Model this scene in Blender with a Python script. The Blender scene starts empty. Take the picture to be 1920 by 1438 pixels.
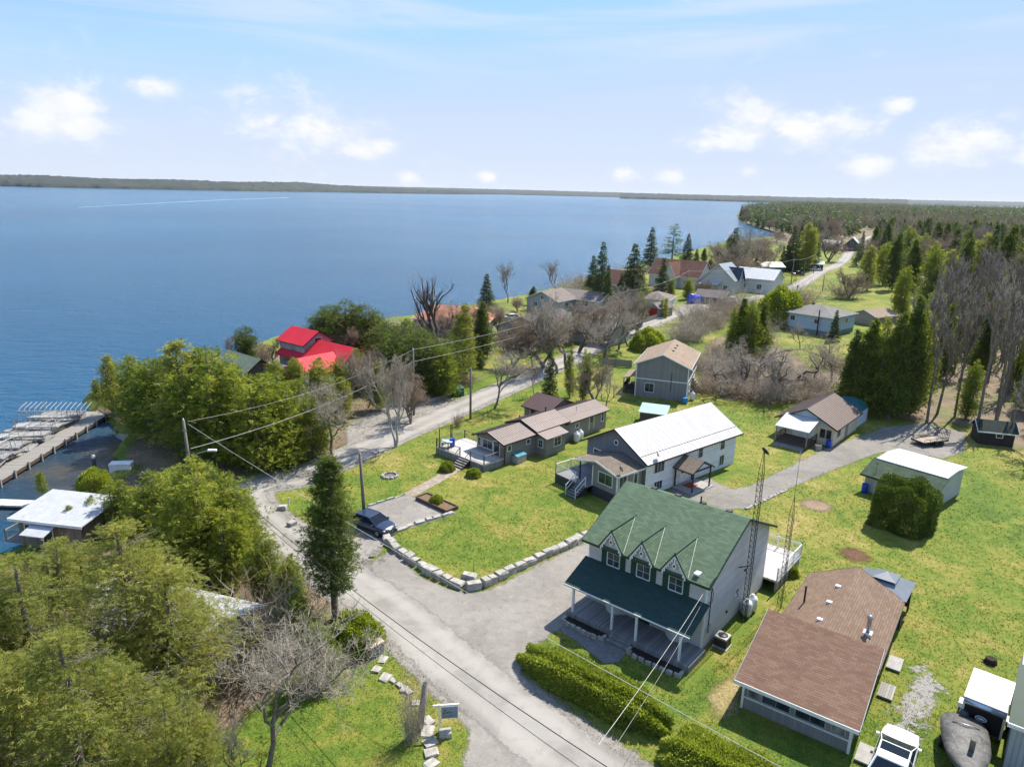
import bpy, math, random
import numpy as np
from mathutils import Matrix, Vector
random.seed(11); RNG = np.random.default_rng(11)
rad = math.radians
SC = bpy.context.scene; COL = SC.collection

# ------------------------------------------------------------------ camera
CAM_H = 28.0; FPX = 1331.0; PITCH = rad(15.05); ROLL = rad(1.37)
_cp, _sp = math.cos(PITCH), math.sin(PITCH); _cr, _sr = math.cos(ROLL), math.sin(ROLL)
_r = Vector((1, 0, 0)); _dn = Vector((0, -_sp, -_cp)); _f = Vector((0, _cp, -_sp))
cx = _r*_cr - _dn*_sr; cy = -(_r*_sr + _dn*_cr); cz = -_f
cam = bpy.data.cameras.new('camera'); camo = bpy.data.objects.new('camera', cam); COL.objects.link(camo)
camo.matrix_world = Matrix(((cx.x, cy.x, cz.x, 0), (cx.y, cy.y, cz.y, 0), (cx.z, cy.z, cz.z, CAM_H), (0, 0, 0, 1)))
cam.sensor_width = 36; cam.lens = 36*FPX/1920; cam.clip_start = 0.5; cam.clip_end = 90000
SC.camera = camo

# ------------------------------------------------------------------ light
SUN_AZ, SUN_EL = 49.0, 52.0          # azimuth counted from +X towards +Y
SUN_DIR = Vector((math.cos(rad(SUN_AZ))*math.cos(rad(SUN_EL)), math.sin(rad(SUN_AZ))*math.cos(rad(SUN_EL)), math.sin(rad(SUN_EL))))
sl = bpy.data.lights.new('sun', 'SUN'); sl.energy = 3.7; sl.angle = rad(0.53); sl.color = (1.0, 0.94, 0.83)
so = bpy.data.objects.new('sun', sl); COL.objects.link(so); so.location = (30, 30, 200)
so.rotation_euler = (-SUN_DIR).to_track_quat('-Z', 'Y').to_euler()
world = bpy.data.worlds.new('World'); SC.world = world; world.use_nodes = True
SC.view_settings.view_transform = 'Standard'; SC.view_settings.look = 'None'
SC.view_settings.exposure = 1.15; SC.view_settings.gamma = 1.0; SC.view_settings.use_curve_mapping = False
SC.cycles.max_bounces = 8; SC.cycles.transparent_max_bounces = 12; SC.cycles.volume_bounces = 0
SC.cycles.use_denoising = True
SC.cycles.diffuse_bounces = 3; SC.cycles.glossy_bounces = 3; SC.cycles.transmission_bounces = 4
SC.cycles.caustics_reflective = False; SC.cycles.caustics_refractive = False
SC.cycles.sample_clamp_indirect = 6.0

class NT:
    """tiny node-tree helper"""
    def __init__(s, tree): s.t = tree; s.n = tree.nodes; s.l = tree.links
    def add(s, typ, **kw):
        n = s.n.new(typ)
        for k, v in kw.items():
            if k.startswith('i_'): s.put(n.inputs[k[2:].replace('_', ' ')], v)
            else: setattr(n, k, v)
        return n
    def put(s, sock, v):
        if isinstance(v, bpy.types.NodeSocket): s.l.new(v, sock)
        elif isinstance(v, bpy.types.Node): s.l.new(v.outputs[0], sock)
        else:
            if sock.type == 'RGBA' and len(v) == 3: v = (*v, 1)
            sock.default_value = v
    def math(s, op, a, b=None, c=None, clamp=False):
        n = s.n.new('ShaderNodeMath'); n.operation = op; n.use_clamp = clamp
        for i, v in enumerate((a, b, c)):
            if v is not None: s.put(n.inputs[i], v)
        return n.outputs[0]
    def vmath(s, op, a, b=None):
        n = s.n.new('ShaderNodeVectorMath'); n.operation = op
        s.put(n.inputs[0], a)
        if b is not None: s.put(n.inputs[1], b)
        return n.outputs['Value'] if op in ('DOT_PRODUCT', 'LENGTH', 'DISTANCE') else n.outputs[0]
    def mix(s, f, a, b, blend='MIX'):
        n = s.n.new('ShaderNodeMix'); n.data_type = 'RGBA'; n.blend_type = blend
        s.put(n.inputs[0], f); s.put(n.inputs[6], a); s.put(n.inputs[7], b)
        return n.outputs[2]
    def noise(s, vec, scale, detail=4, rough=0.55, dist=0.0, out=0):
        n = s.n.new('ShaderNodeTexNoise'); s.put(n.inputs['Vector'], vec)
        n.inputs['Scale'].default_value = scale; n.inputs['Detail'].default_value = detail
        n.inputs['Roughness'].default_value = rough; n.inputs['Distortion'].default_value = dist
        return n.outputs[out]
    def ramp(s, f, stops, interp='LINEAR'):
        n = s.n.new('ShaderNodeValToRGB'); s.put(n.inputs[0], f); cr = n.color_ramp; cr.interpolation = interp
        while len(cr.elements) < len(stops): cr.elements.new(0.5)
        for e, (p, c) in zip(cr.elements, stops):
            e.position = p
            if not isinstance(c, (tuple, list)): c = (c, c, c)
            e.color = (*c, 1)
        return n.outputs[0]
    def smooth(s, v, lo, hi):
        n = s.n.new('ShaderNodeMapRange'); n.interpolation_type = 'SMOOTHSTEP'
        s.put(n.inputs[0], v); n.inputs[1].default_value = lo; n.inputs[2].default_value = hi
        return n.outputs[0]
    def bump(s, h, strength=0.5, dist=0.05):
        n = s.n.new('ShaderNodeBump'); n.inputs['Strength'].default_value = strength; n.inputs['Distance'].default_value = dist
        s.put(n.inputs['Height'], h); return n.outputs[0]

def cmul(c, k): return tuple(min(1, x*k) for x in c)

# ------------------------------------------------------------------ sky: Nishita plus cloud layers (by direction, all round)
def build_sky():
    w = NT(world.node_tree); w.n.clear()
    out = w.add('ShaderNodeOutputWorld'); bg = w.add('ShaderNodeBackground'); w.l.new(bg.outputs[0], out.inputs[0])
    sky = w.add('ShaderNodeTexSky', sky_type='NISHITA', sun_disc=False)
    sky.sun_elevation = rad(SUN_EL); sky.sun_rotation = rad(90 - SUN_AZ)
    sky.air_density = 1.0; sky.dust_density = 0.6; sky.ozone_density = 2.5; sky.altitude = 300
    co = w.add('ShaderNodeTexCoord').outputs['Generated']
    sep = w.add('ShaderNodeSeparateXYZ'); w.l.new(co, sep.inputs[0])
    x, y, z = sep.outputs
    az = w.math('ARCTAN2', x, y)                       # 0 straight ahead, + to the right
    el = w.math('ARCSINE', z)
    comb = w.add('ShaderNodeCombineXYZ'); w.put(comb.inputs[0], az); w.put(comb.inputs[1], w.math('MULTIPLY', el, 1.6))
    p2 = comb.outputs[0]
    warp = w.noise(p2, 8.0, 8, 0.66, 0.3); fine = w.noise(p2, 24.0, 7, 0.64)
    dens = w.math('MULTIPLY_ADD', fine, 0.35, w.math('MULTIPLY', warp, 0.65))     # about 0.5 +- 0.2
    # cumulus heaps low over the horizon: the ones in view, and more of the same kind all round the compass
    heaps = [(-38.4, 5.0, 3.4, 1.5), (-30.6, 6.2, 2.3, 1.8), (-31.5, 5.0, 3.4, 1.3), (-26.2, 8.2, 2.0, .6), (-18.5, 5.9, 3.0, 1.7), (-15.5, 5.2, 4.2, 1.3), (-11.3, 3.8, 2.2, .7),
             (17.2, 6.4, 3.2, 1.7), (20.4, 6.2, 4.8, 1.35), (14.5, 5.2, 3.2, .9), (25.6, 3.0, 1.6, .75), (31.0, 5.2, 2.6, 1.5), (29.0, 4.4, 2.2, 1.0), (35.6, 6.0, 2.0, 1.6), (35.2, 4.0, 1.6, .8), (26.5, 8.0, 1.2, .5),
             (8.2, 1.9, 1.3, .55), (11.6, 2.0, 1.1, .5), (-8.4, 1.0, 1.0, .5), (-2.2, 1.5, .8, .45), (17.4, 2.5, .8, .5), (33.0, 7.0, 1.0, .5)]
    heaps = [(a, e*.78, sa*1.1, se*1.2) for a, e, sa, se in heaps]; rr = random.Random(4)
    for k in range(16):
        a = 48 + k*16.5 + rr.uniform(-5, 5)
        heaps.append((a if a < 180 else a - 360, rr.uniform(3.5, 7), rr.uniform(2.5, 5), rr.uniform(1.0, 1.8)))
    cov = None
    for (a, e, sa, se) in heaps:
        da = w.math('DIVIDE', w.math('SUBTRACT', az, rad(a)), rad(sa)); de = w.math('DIVIDE', w.math('SUBTRACT', el, rad(e)), rad(se))
        g = w.math('EXPONENT', w.math('MULTIPLY', w.math('ADD', w.math('MULTIPLY', da, da), w.math('MULTIPLY', de, de)), -1.0))
        cov = g if cov is None else w.math('MAXIMUM', cov, g)
    cum = w.smooth(w.math('ADD', w.math('MULTIPLY', cov, 0.62), w.math('MULTIPLY', w.math('SUBTRACT', dens, 0.5), 3.2)), 0.16, 0.66)
    cum = w.math('MULTIPLY', cum, w.math('MULTIPLY_ADD', cov, 0.75, 0.25))
    soft = w.smooth(w.math('ADD', w.math('MULTIPLY', cov, 0.5), w.math('SUBTRACT', warp, 0.5)), 0.05, 0.5)
    # thin high streaks
    map1 = w.add('ShaderNodeMapping'); w.put(map1.inputs[0], p2); map1.inputs['Rotation'].default_value = (0, 0, rad(20)); map1.inputs['Scale'].default_value = (1.3, 9.0, 1)
    st = w.noise(map1.outputs[0], 1.2, 7, 0.55, 0.8)
    streak = w.math('MULTIPLY', w.smooth(st, 0.44, 0.70), w.smooth(el, rad(4), rad(13)))
    haze = w.math('POWER', w.math('SUBTRACT', 1.0, w.math('MAXIMUM', w.math('MULTIPLY', el, 3.0), 0.0), None, True), 2.2)
    skyc = sky.outputs[0]
    blue = w.vmath('MINIMUM', w.mix(1.0, skyc, (0.70, 0.86, 1.10), 'MULTIPLY'), (3.3, 3.9, 4.9))
    blue = w.mix(0.50, blue, (1.55, 2.65, 4.75))           # thin high veil over the whole sky
    c = w.mix(w.math('MULTIPLY', haze, 0.92), blue, (3.62, 3.92, 4.45))
    c = w.mix(w.math('MULTIPLY', streak, 0.62), c, (3.6, 3.95, 4.6))
    c = w.mix(w.math('MULTIPLY', soft, 0.30), c, (4.0, 4.2, 4.6))
    shade = w.mix(w.smooth(fine, 0.35, 0.62), (4.1, 4.25, 4.5), (4.75, 4.75, 4.7))
    c = w.mix(w.math('MULTIPLY', cum, 0.92), c, shade)
    w.put(bg.inputs[0], c); bg.inputs[1].default_value = 0.098
build_sky()

# ------------------------------------------------------------------ placing: where a point seen in the photograph stands on the ground
def ray(px, py):
    u = (px-960)/FPX; v = (py-719)/FPX
    a = u*_cr + v*_sr; b = -u*_sr + v*_cr
    return (a, _cp-b*_sp, -_sp-b*_cp)
def G(px, py, z=0.0):
    d = ray(px, py); t = (z-CAM_H)/d[2]
    return (d[0]*t, d[1]*t, z)
def PROJ(x, y, z):
    Z = z-CAM_H; dep = y*_cp - Z*_sp; b = (-y*_sp - Z*_cp)/dep; a = x/dep
    return (a*_cr - b*_sr)*FPX+960, (a*_sr + b*_cr)*FPX+719
def HZ(px, py, ty):
    g = G(px, py); lo, hi = 0, 60
    for _ in range(40):
        m = (lo+hi)/2
        if PROJ(g[0], g[1], m)[1] > ty: lo = m
        else: hi = m
    return m
LAKE_Z = -1.2

# ------------------------------------------------------------------ mesh builder
class MB:
    def __init__(s): s.v = []; s.f = []
    def quad(s, *p):
        b = len(s.v); s.v += [tuple(q) for q in p]; s.f.append(tuple(range(b, b+len(p)))); return s
    def box(s, x0, x1, y0, y1, z0, z1):
        b = len(s.v)
        s.v += [(x0,y0,z0),(x1,y0,z0),(x1,y1,z0),(x0,y1,z0),(x0,y0,z1),(x1,y0,z1),(x1,y1,z1),(x0,y1,z1)]
        s.f += [(b,b+3,b+2,b+1),(b+4,b+5,b+6,b+7),(b,b+1,b+5,b+4),(b+1,b+2,b+6,b+5),(b+2,b+3,b+7,b+6),(b+3,b,b+4,b+7)]
        return s
    def prism(s, poly, d):
        """poly: list of 3D points (ccw seen from the outside), extruded by vector d"""
        n = len(poly); b = len(s.v)
        s.v += [tuple(p) for p in poly] + [tuple(p[i]+d[i] for i in range(3)) for p in poly]
        s.f.append(tuple(range(b, b+n))); s.f.append(tuple(range(b+2*n-1, b+n-1, -1)))
        for i in range(n):
            j = (i+1) % n; s.f.append((b+i, b+n+i, b+n+j, b+j))
        return s
    def tube(s, pts, r, n=6, caps=True):
        pts = [Vector(p) for p in pts]; rs = r if isinstance(r, (list, tuple)) else [r]*len(pts)
        b = len(s.v); up = Vector((0, 0, 1))
        for i, p in enumerate(pts):
            d = (pts[min(i+1, len(pts)-1)] - pts[max(i-1, 0)]).normalized()
            a = d.cross(up) if abs(d.z) < 0.95 else d.cross(Vector((1, 0, 0)))
            a.normalize(); c = d.cross(a)
            for k in range(n):
                t = 2*math.pi*k/n; q = p + (a*math.cos(t) + c*math.sin(t))*rs[i]; s.v.append(tuple(q))
        for i in range(len(pts)-1):
            for k in range(n):
                k2 = (k+1) % n; s.f.append((b+i*n+k, b+i*n+k2, b+(i+1)*n+k2, b+(i+1)*n+k))
        if caps:
            s.f.append(tuple(b+k for k in range(n))[::-1]); e = b+(len(pts)-1)*n; s.f.append(tuple(e+k for k in range(n)))
        return s
    def lathe(s, prof, n=16, c=(0, 0, 0), caps=True):
        b = len(s.v)
        for r, z in prof:
            for k in range(n):
                t = 2*math.pi*k/n; s.v.append((c[0]+r*math.cos(t), c[1]+r*math.sin(t), c[2]+z))
        for i in range(len(prof)-1):
            for k in range(n):
                k2 = (k+1) % n; s.f.append((b+i*n+k, b+i*n+k2, b+(i+1)*n+k2, b+(i+1)*n+k))
        if caps:
            s.f.append(tuple(b+k for k in range(n))[::-1]); e = b+(len(prof)-1)*n; s.f.append(tuple(e+k for k in range(n)))
        return s
    def move(s, M, start=0):
        s.v[start:] = [tuple(M @ Vector(p)) for p in s.v[start:]]; return s
    def mesh(s, name, mats, smooth=False):
        me = bpy.data.meshes.new(name); me.from_pydata(s.v, [], s.f)
        for m in (mats if isinstance(mats, (list, tuple)) else [mats]): me.materials.append(m)
        auto_uv(me)
        if smooth: me.polygons.foreach_set('use_smooth', [True]*len(me.polygons))
        me.update(); return me
    def build(s, name, mat, parent=None, smooth=False):
        o = bpy.data.objects.new(name, s.mesh(name, mat, smooth)); COL.objects.link(o)
        if parent is not None: o.parent = parent
        return o

def auto_uv(me):
    """u runs level along the face, v up the slope, both in metres"""
    nl = len(me.loops)
    if nl == 0: return
    co = np.empty(len(me.vertices)*3); me.vertices.foreach_get('co', co); co = co.reshape(-1, 3)
    li = np.empty(nl, np.int32); me.loops.foreach_get('vertex_index', li)
    nrm = np.empty(len(me.polygons)*3); me.polygons.foreach_get('normal', nrm); nrm = nrm.reshape(-1, 3)
    lt = np.empty(len(me.polygons), np.int32); me.polygons.foreach_get('loop_total', lt)
    n = np.repeat(nrm, lt, axis=0)
    u = np.stack([-n[:, 1], n[:, 0], np.zeros(nl)], 1); L = np.linalg.norm(u, axis=1)
    flat = L < 1e-3; u[flat] = (1, 0, 0); L[flat] = 1; u /= L[:, None]
    v = np.cross(n, u)
    p = co[li]; uv = np.stack([(p*u).sum(1), (p*v).sum(1)], 1).astype(np.float32)
    me.uv_layers.new(name='uv').data.foreach_set('uv', uv.ravel())

def np_mesh(name, V, Fc, mat, cols=None, smooth=False, fcols=None):
    """numpy vertices (N,3) and faces (M,3|4) -> mesh; optional colour per vertex"""
    me = bpy.data.meshes.new(name); V = np.asarray(V, np.float32); Fc = np.asarray(Fc, np.int32)
    me.vertices.add(len(V)); me.vertices.foreach_set('co', V.ravel())
    k = Fc.shape[1]; me.loops.add(Fc.size); me.loops.foreach_set('vertex_index', Fc.ravel())
    me.polygons.add(len(Fc)); me.polygons.foreach_set('loop_start', np.arange(0, Fc.size, k, dtype=np.int32))
    me.polygons.foreach_set('loop_total', np.full(len(Fc), k, np.int32))
    if smooth: me.polygons.foreach_set('use_smooth', np.ones(len(Fc), bool))
    me.update(calc_edges=True)
    for m in (mat if isinstance(mat, (list, tuple)) else [mat]): me.materials.append(m)
    if cols is not None:
        ca = me.color_attributes.new('tint', 'FLOAT_COLOR', 'POINT')
        c4 = np.ones((len(V), 4), np.float32); c4[:, :3] = cols; ca.data.foreach_set('color', c4.ravel())
    return me

def tag(o, label=None, cat=None, group=None, kind=None):
    if label: o['label'] = label
    if cat: o['category'] = cat
    if group: o['group'] = group
    if kind: o['kind'] = kind
    return o
def thing(name, label, cat, loc=(0, 0, 0), rz=0.0, group=None):
    o = bpy.data.objects.new(name, None); COL.objects.link(o); o.empty_display_size = 0.3
    o.location = loc; o.rotation_euler = (0, 0, rz)
    return tag(o, label, cat, group)
def link(name, me, parent=None, loc=None, rz=None, s=None):
    o = bpy.data.objects.new(name, me); COL.objects.link(o)
    if parent is not None: o.parent = parent
    if loc is not None: o.location = loc
    if rz is not None: o.rotation_euler = (0, 0, rz)
    if s is not None: o.scale = s if isinstance(s, (tuple, list)) else (s, s, s)
    return o
def copy_thing(src, loc, rz=0.0, s=None, label=None, group=None):
    r = src.copy(); COL.objects.link(r); r.location = loc; r.rotation_euler = (0, 0, rz)
    if s is not None: r.scale = s if isinstance(s, (tuple, list)) else (s, s, s)
    if label: r['label'] = label
    if group: r['group'] = group
    for ch in list(src.children):
        c = ch.copy(); COL.objects.link(c); c.parent = r
        for g in ch.children:
            d = g.copy(); COL.objects.link(d); d.parent = c
    return r

# ------------------------------------------------------------------ materials
MATS = {}
def newmat(name):
    m = bpy.data.materials.new(name); m.use_nodes = True; t = NT(m.node_tree); t.n.clear()
    out = t.add('ShaderNodeOutputMaterial'); b = t.add('ShaderNodeBsdfPrincipled'); t.l.new(b.outputs[0], out.inputs[0])
    b.inputs['Specular IOR Level'].default_value = 0.3
    return m, t, b, out
def uvn(t): return t.add('ShaderNodeUVMap', uv_map='uv').outputs[0]
def objc(t): return t.add('ShaderNodeTexCoord').outputs['Object']
def paint(name, col, rough=0.6, metal=0.0, var=0.12, scale=1.5, spec=0.3):
    """plain surface with faint blotches of wear"""
    if name in MATS: return MATS[name]
    m, t, b, _ = newmat(name); p = objc(t)
    n = t.noise(p, scale, 5, 0.6); n2 = t.noise(p, scale*14, 3, 0.6)
    f = t.math('MULTIPLY_ADD', n2, 0.4, t.math('MULTIPLY', n, 0.6))
    c = t.mix(t.smooth(f, 0.32, 0.68), cmul(col, 1-var), cmul(col, 1+var)); t.put(b.inputs['Base Color'], c)
    b.inputs['Roughness'].default_value = rough; b.inputs['Metallic'].default_value = metal
    b.inputs['Specular IOR Level'].default_value = spec
    MATS[name] = m; return m
def siding(name, col, pitch=0.13, vertical=False, var=0.10, depth=0.02):
    if name in MATS: return MATS[name]
    m, t, b, _ = newmat(name); sep = t.add('ShaderNodeSeparateXYZ'); t.put(sep.inputs[0], uvn(t))
    q = t.math('DIVIDE', sep.outputs[0 if vertical else 1], pitch)
    fr = t.math('FRACT', q)
    if vertical: h = t.smooth(t.math('ABSOLUTE', t.math('SUBTRACT', fr, 0.5)), 0.40, 0.46)
    else: h = t.math('SUBTRACT', 1.0, fr)
    gap = t.smooth(fr, 0.0, 0.10)
    wn = t.add('ShaderNodeTexWhiteNoise', noise_dimensions='1D'); t.put(wn.inputs['W'], t.math('FLOOR', q))
    n = t.noise(objc(t), 0.9, 5, 0.6)
    f = t.math('MULTIPLY_ADD', wn.outputs[0], 0.35, t.math('MULTIPLY', n, 0.65))
    c = t.mix(t.smooth(f, 0.25, 0.75), cmul(col, 1-var), cmul(col, 1+var))
    if not vertical: c = t.mix(gap, cmul(col, 0.62), c)
    t.put(b.inputs['Base Color'], c); b.inputs['Roughness'].default_value = 0.65
    t.put(b.inputs['Normal'], t.bump(h, 0.9, depth))
    MATS[name] = m; return m
def shingle(name, ca, cb, row=0.15, wid=0.32, stain=0.25):
    if name in MATS: return MATS[name]
    m, t, b, _ = newmat(name); uv = uvn(t)
    br = t.add('ShaderNodeTexBrick', offset=0.5, offset_frequency=2); t.put(br.inputs['Vector'], uv)
    br.inputs['Scale'].default_value = 1.0; br.inputs['Brick Width'].default_value = wid; br.inputs['Row Height'].default_value = row
    br.inputs['Mortar Size'].default_value = 0.006; br.inputs['Mortar Smooth'].default_value = 0.2; br.inputs['Bias'].default_value = 0.0
    t.put(br.inputs['Color1'], ca); t.put(br.inputs['Color2'], cb); t.put(br.inputs['Mortar'], cmul(ca, 0.45))
    sep = t.add('ShaderNodeSeparateXYZ'); t.put(sep.inputs[0], uv)
    fr = t.math('FRACT', t.math('DIVIDE', sep.outputs[1], row))
    lip = t.math('SUBTRACT', 1.0, t.smooth(fr, 0.0, 0.22))
    c = t.mix(t.math('MULTIPLY', lip, 0.55), br.outputs[0], cmul(ca, 0.40))
    n = t.noise(objc(t), 0.55, 5, 0.62); c = t.mix(t.math('MULTIPLY', t.smooth(n, 0.42, 0.70), stain), c, cmul(ca, 0.35))
    gr = t.noise(uv, 55, 2, 0.7); c = t.mix(t.math('MULTIPLY', t.smooth(gr, 0.35, 0.7), 0.30), c, cmul(cb, 1.35))
    t.put(b.inputs['Base Color'], c); b.inputs['Roughness'].default_value = 0.9; b.inputs['Specular IOR Level'].default_value = 0.15
    t.put(b.inputs['Normal'], t.bump(t.math('SUBTRACT', 1.0, fr), 0.8, 0.012))
    MATS[name] = m; return m
def wood(name, col, pitch=0.14, axis=0, var=0.22, rough=0.75):
    """boards: joints across uv axis"""
    if name in MATS: return MATS[name]
    m, t, b, _ = newmat(name); sep = t.add('ShaderNodeSeparateXYZ'); t.put(sep.inputs[0], uvn(t))
    q = t.math('DIVIDE', sep.outputs[axis], pitch); fr = t.math('FRACT', q)
    wn = t.add('ShaderNodeTexWhiteNoise', noise_dimensions='1D'); t.put(wn.inputs['W'], t.math('FLOOR', q))
    mp = t.add('ShaderNodeMapping'); t.put(mp.inputs[0], objc(t)); mp.inputs['Scale'].default_value = (3, 3, 3)
    n = t.noise(mp.outputs[0], 3, 5, 0.65)
    f = t.math('MULTIPLY_ADD', wn.outputs[0], 0.5, t.math('MULTIPLY', n, 0.5))
    c = t.mix(t.smooth(f, 0.2, 0.8), cmul(col, 1-var), cmul(col, 1+var))
    j = t.math('MULTIPLY', t.smooth(fr, 0.0, 0.07), t.smooth(t.math('SUBTRACT', 1.0, fr), 0.0, 0.07))
    c = t.mix(j, cmul(col, 0.35), c); t.put(b.inputs['Base Color'], c); b.inputs['Roughness'].default_value = rough
    t.put(b.inputs['Normal'], t.bump(j, 0.5, 0.01)); MATS[name] = m; return m
def glass(name='window_glass', col=(0.03, 0.04, 0.05), rough=0.04):
    if name in MATS: return MATS[name]
    m, t, b, _ = newmat(name); n = t.noise(objc(t), 1.3, 3, 0.5)
    t.put(b.inputs['Base Color'], t.mix(t.smooth(n, .35, .65), cmul(col, .6), cmul(col, 1.8)))
    b.inputs['Roughness'].default_value = rough; b.inputs['Specular IOR Level'].default_value = 0.35
    MATS[name] = m; return m
def leafmat(name, col, col2, trans=0.35, hue=0.0):
    """leaves: tint attribute blends two greens, with light passing through"""
    m, t, b, out = newmat(name); at = t.add('ShaderNodeAttribute', attribute_name='tint')
    sep = t.add('ShaderNodeSeparateColor'); t.put(sep.inputs[0], at.outputs['Color'])
    oi = t.add('ShaderNodeObjectInfo')
    f = t.math('ADD', sep.outputs[0], t.math('MULTIPLY_ADD', oi.outputs['Random'], 0.30, -0.15), None, True)
    c = t.mix(f, col, col2)
    c = t.mix(sep.outputs[1], c, (0.20, 0.12, 0.05))             # some dead brown sprays
    t.put(b.inputs['Base Color'], c); b.inputs['Roughness'].default_value = 0.6; b.inputs['Specular IOR Level'].default_value = 0.25
    tr = t.add('ShaderNodeBsdfTranslucent'); t.put(tr.inputs[0], t.mix(1.0, c, (1.25, 1.25, 0.6), 'MULTIPLY'))
    mx = t.add('ShaderNodeMixShader'); mx.inputs[0].default_value = trans
    t.l.new(b.outputs[0], mx.inputs[1]); t.l.new(tr.outputs[0], mx.inputs[2]); t.l.new(mx.outputs[0], out.inputs[0])
    MATS[name] = m; return m
def barkmat(name, col, col2, scale=6):
    m, t, b, _ = newmat(name); p = objc(t); n = t.noise(p, scale, 4, 0.65)
    t.put(b.inputs['Base Color'], t.mix(t.smooth(n, 0.35, 0.65), col, col2)); b.inputs['Roughness'].default_value = 0.9
    t.put(b.inputs['Normal'], t.bump(n, 0.4, 0.03)); MATS[name] = m; return m
# ================================================================== GROUND
def sd_poly(P, poly):
    """signed distance of points P (N,2) to polygon: + inside"""
    poly = np.asarray(poly, float); d = np.full(len(P), 1e9); ins = np.zeros(len(P), bool)
    n = len(poly)
    for i in range(n):
        a = poly[i]; b = poly[(i+1) % n]; ab = b-a; ap = P-a
        t = np.clip((ap@ab)/max(ab@ab, 1e-9), 0, 1); q = ap-t[:, None]*ab
        d = np.minimum(d, np.hypot(q[:, 0], q[:, 1]))
        c = (a[1] > P[:, 1]) != (b[1] > P[:, 1])
        with np.errstate(divide='ignore', invalid='ignore'):
            xi = (b[0]-a[0])*(P[:, 1]-a[1])/(b[1]-a[1])+a[0]
        ins ^= c & (P[:, 0] < xi)
    return np.where(ins, d, -d)
def sd_path(P, path, width):
    path = np.asarray(path, float); d = np.full(len(P), 1e9); w = np.asarray(width, float)*np.ones(len(path))
    for i in range(len(path)-1):
        a, b = path[i], path[i+1]; ab = b-a; ap = P-a
        t = np.clip((ap@ab)/(ab@ab), 0, 1); q = ap-t[:, None]*ab
        d = np.minimum(d, np.hypot(q[:, 0], q[:, 1]) - (w[i]+(w[i+1]-w[i])*t)/2)
    return -d
SHEETS = {}
def sheet(name, z, cell, mat, poly=None, path=None, width=4, margin=0.8, label=None, kind='structure'):
    pts = np.array(poly if poly is not None else path, float)[:, :2]; pad = margin + (0 if poly is not None else np.max(width))
    x0, y0 = pts.min(0)-pad; x1, y1 = pts.max(0)+pad
    nx, ny = int((x1-x0)/cell)+2, int((y1-y0)/cell)+2
    gx, gy = np.meshgrid(x0+np.arange(nx)*cell, y0+np.arange(ny)*cell)
    P = np.stack([gx.ravel(), gy.ravel()], 1)
    fn = (lambda q: sd_poly(q, pts)) if poly is not None else (lambda q: sd_path(q, pts, width))
    B = 16; bx, by = np.meshgrid(np.arange(0, nx, B), np.arange(0, ny, B)); cen = np.stack([x0+(bx.ravel()+B/2)*cell, y0+(by.ravel()+B/2)*cell], 1)
    keep = (fn(cen) > -(margin+B*cell)).reshape(bx.shape)
    near = np.repeat(np.repeat(keep, B, 0), B, 1)[:ny, :nx].ravel()
    sd = np.full(nx*ny, -1e9); sd[near] = fn(P[near])
    idx = np.arange(nx*ny).reshape(ny, nx)
    F4 = np.stack([idx[:-1, :-1], idx[:-1, 1:], idx[1:, 1:], idx[1:, :-1]], -1).reshape(-1, 4)
    F4 = F4[(sd[F4] > -margin).any(1) & (sd[F4] > -1e8).all(1)]
    used = np.unique(F4); rm = np.full(nx*ny, -1); rm[used] = np.arange(len(used))
    V = np.column_stack([P[used], np.full(len(used), z)])
    me = np_mesh(name, V, rm[F4], mat)
    a = me.attributes.new('edge', 'FLOAT', 'POINT'); a.data.foreach_set('value', sd[used].astype(np.float32))
    o = link(name, me); tag(o, kind=kind)
    if name not in ('far_wood_floor', 'wood_floor', 'wake', 'thin_gravel', 'far_drive', 'shore_floor', 'lake_drive', 'dry_verge', 'road_shoulder'): SHEETS[o.name] = ('poly' if poly is not None else 'path', pts, width)
    if label: o['label'] = label
    return o
def fade(t, b, out, amp=0.55, soft=0.25, nscale=1.4, bias=0.0):
    """let the ragged, noisy rim of a sheet give way to what lies under it"""
    at = t.add('ShaderNodeAttribute', attribute_name='edge').outputs['Fac']
    p = objc(t); n = t.math('MULTIPLY_ADD', t.noise(p, nscale*6, 3, 0.7), 0.45, t.math('MULTIPLY', t.noise(p, nscale, 4, 0.6), 0.55))
    v = t.math('ADD', at, t.math('MULTIPLY', t.math('SUBTRACT', n, 0.5), amp*4)); v = t.math('ADD', v, bias)
    tr = t.add('ShaderNodeBsdfTransparent'); mx = t.add('ShaderNodeMixShader')
    t.put(mx.inputs[0], t.smooth(v, -soft, soft)); t.l.new(tr.outputs[0], mx.inputs[1]); t.l.new(b.outputs[0], mx.inputs[2]); t.l.new(mx.outputs[0], out.inputs[0])

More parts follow.
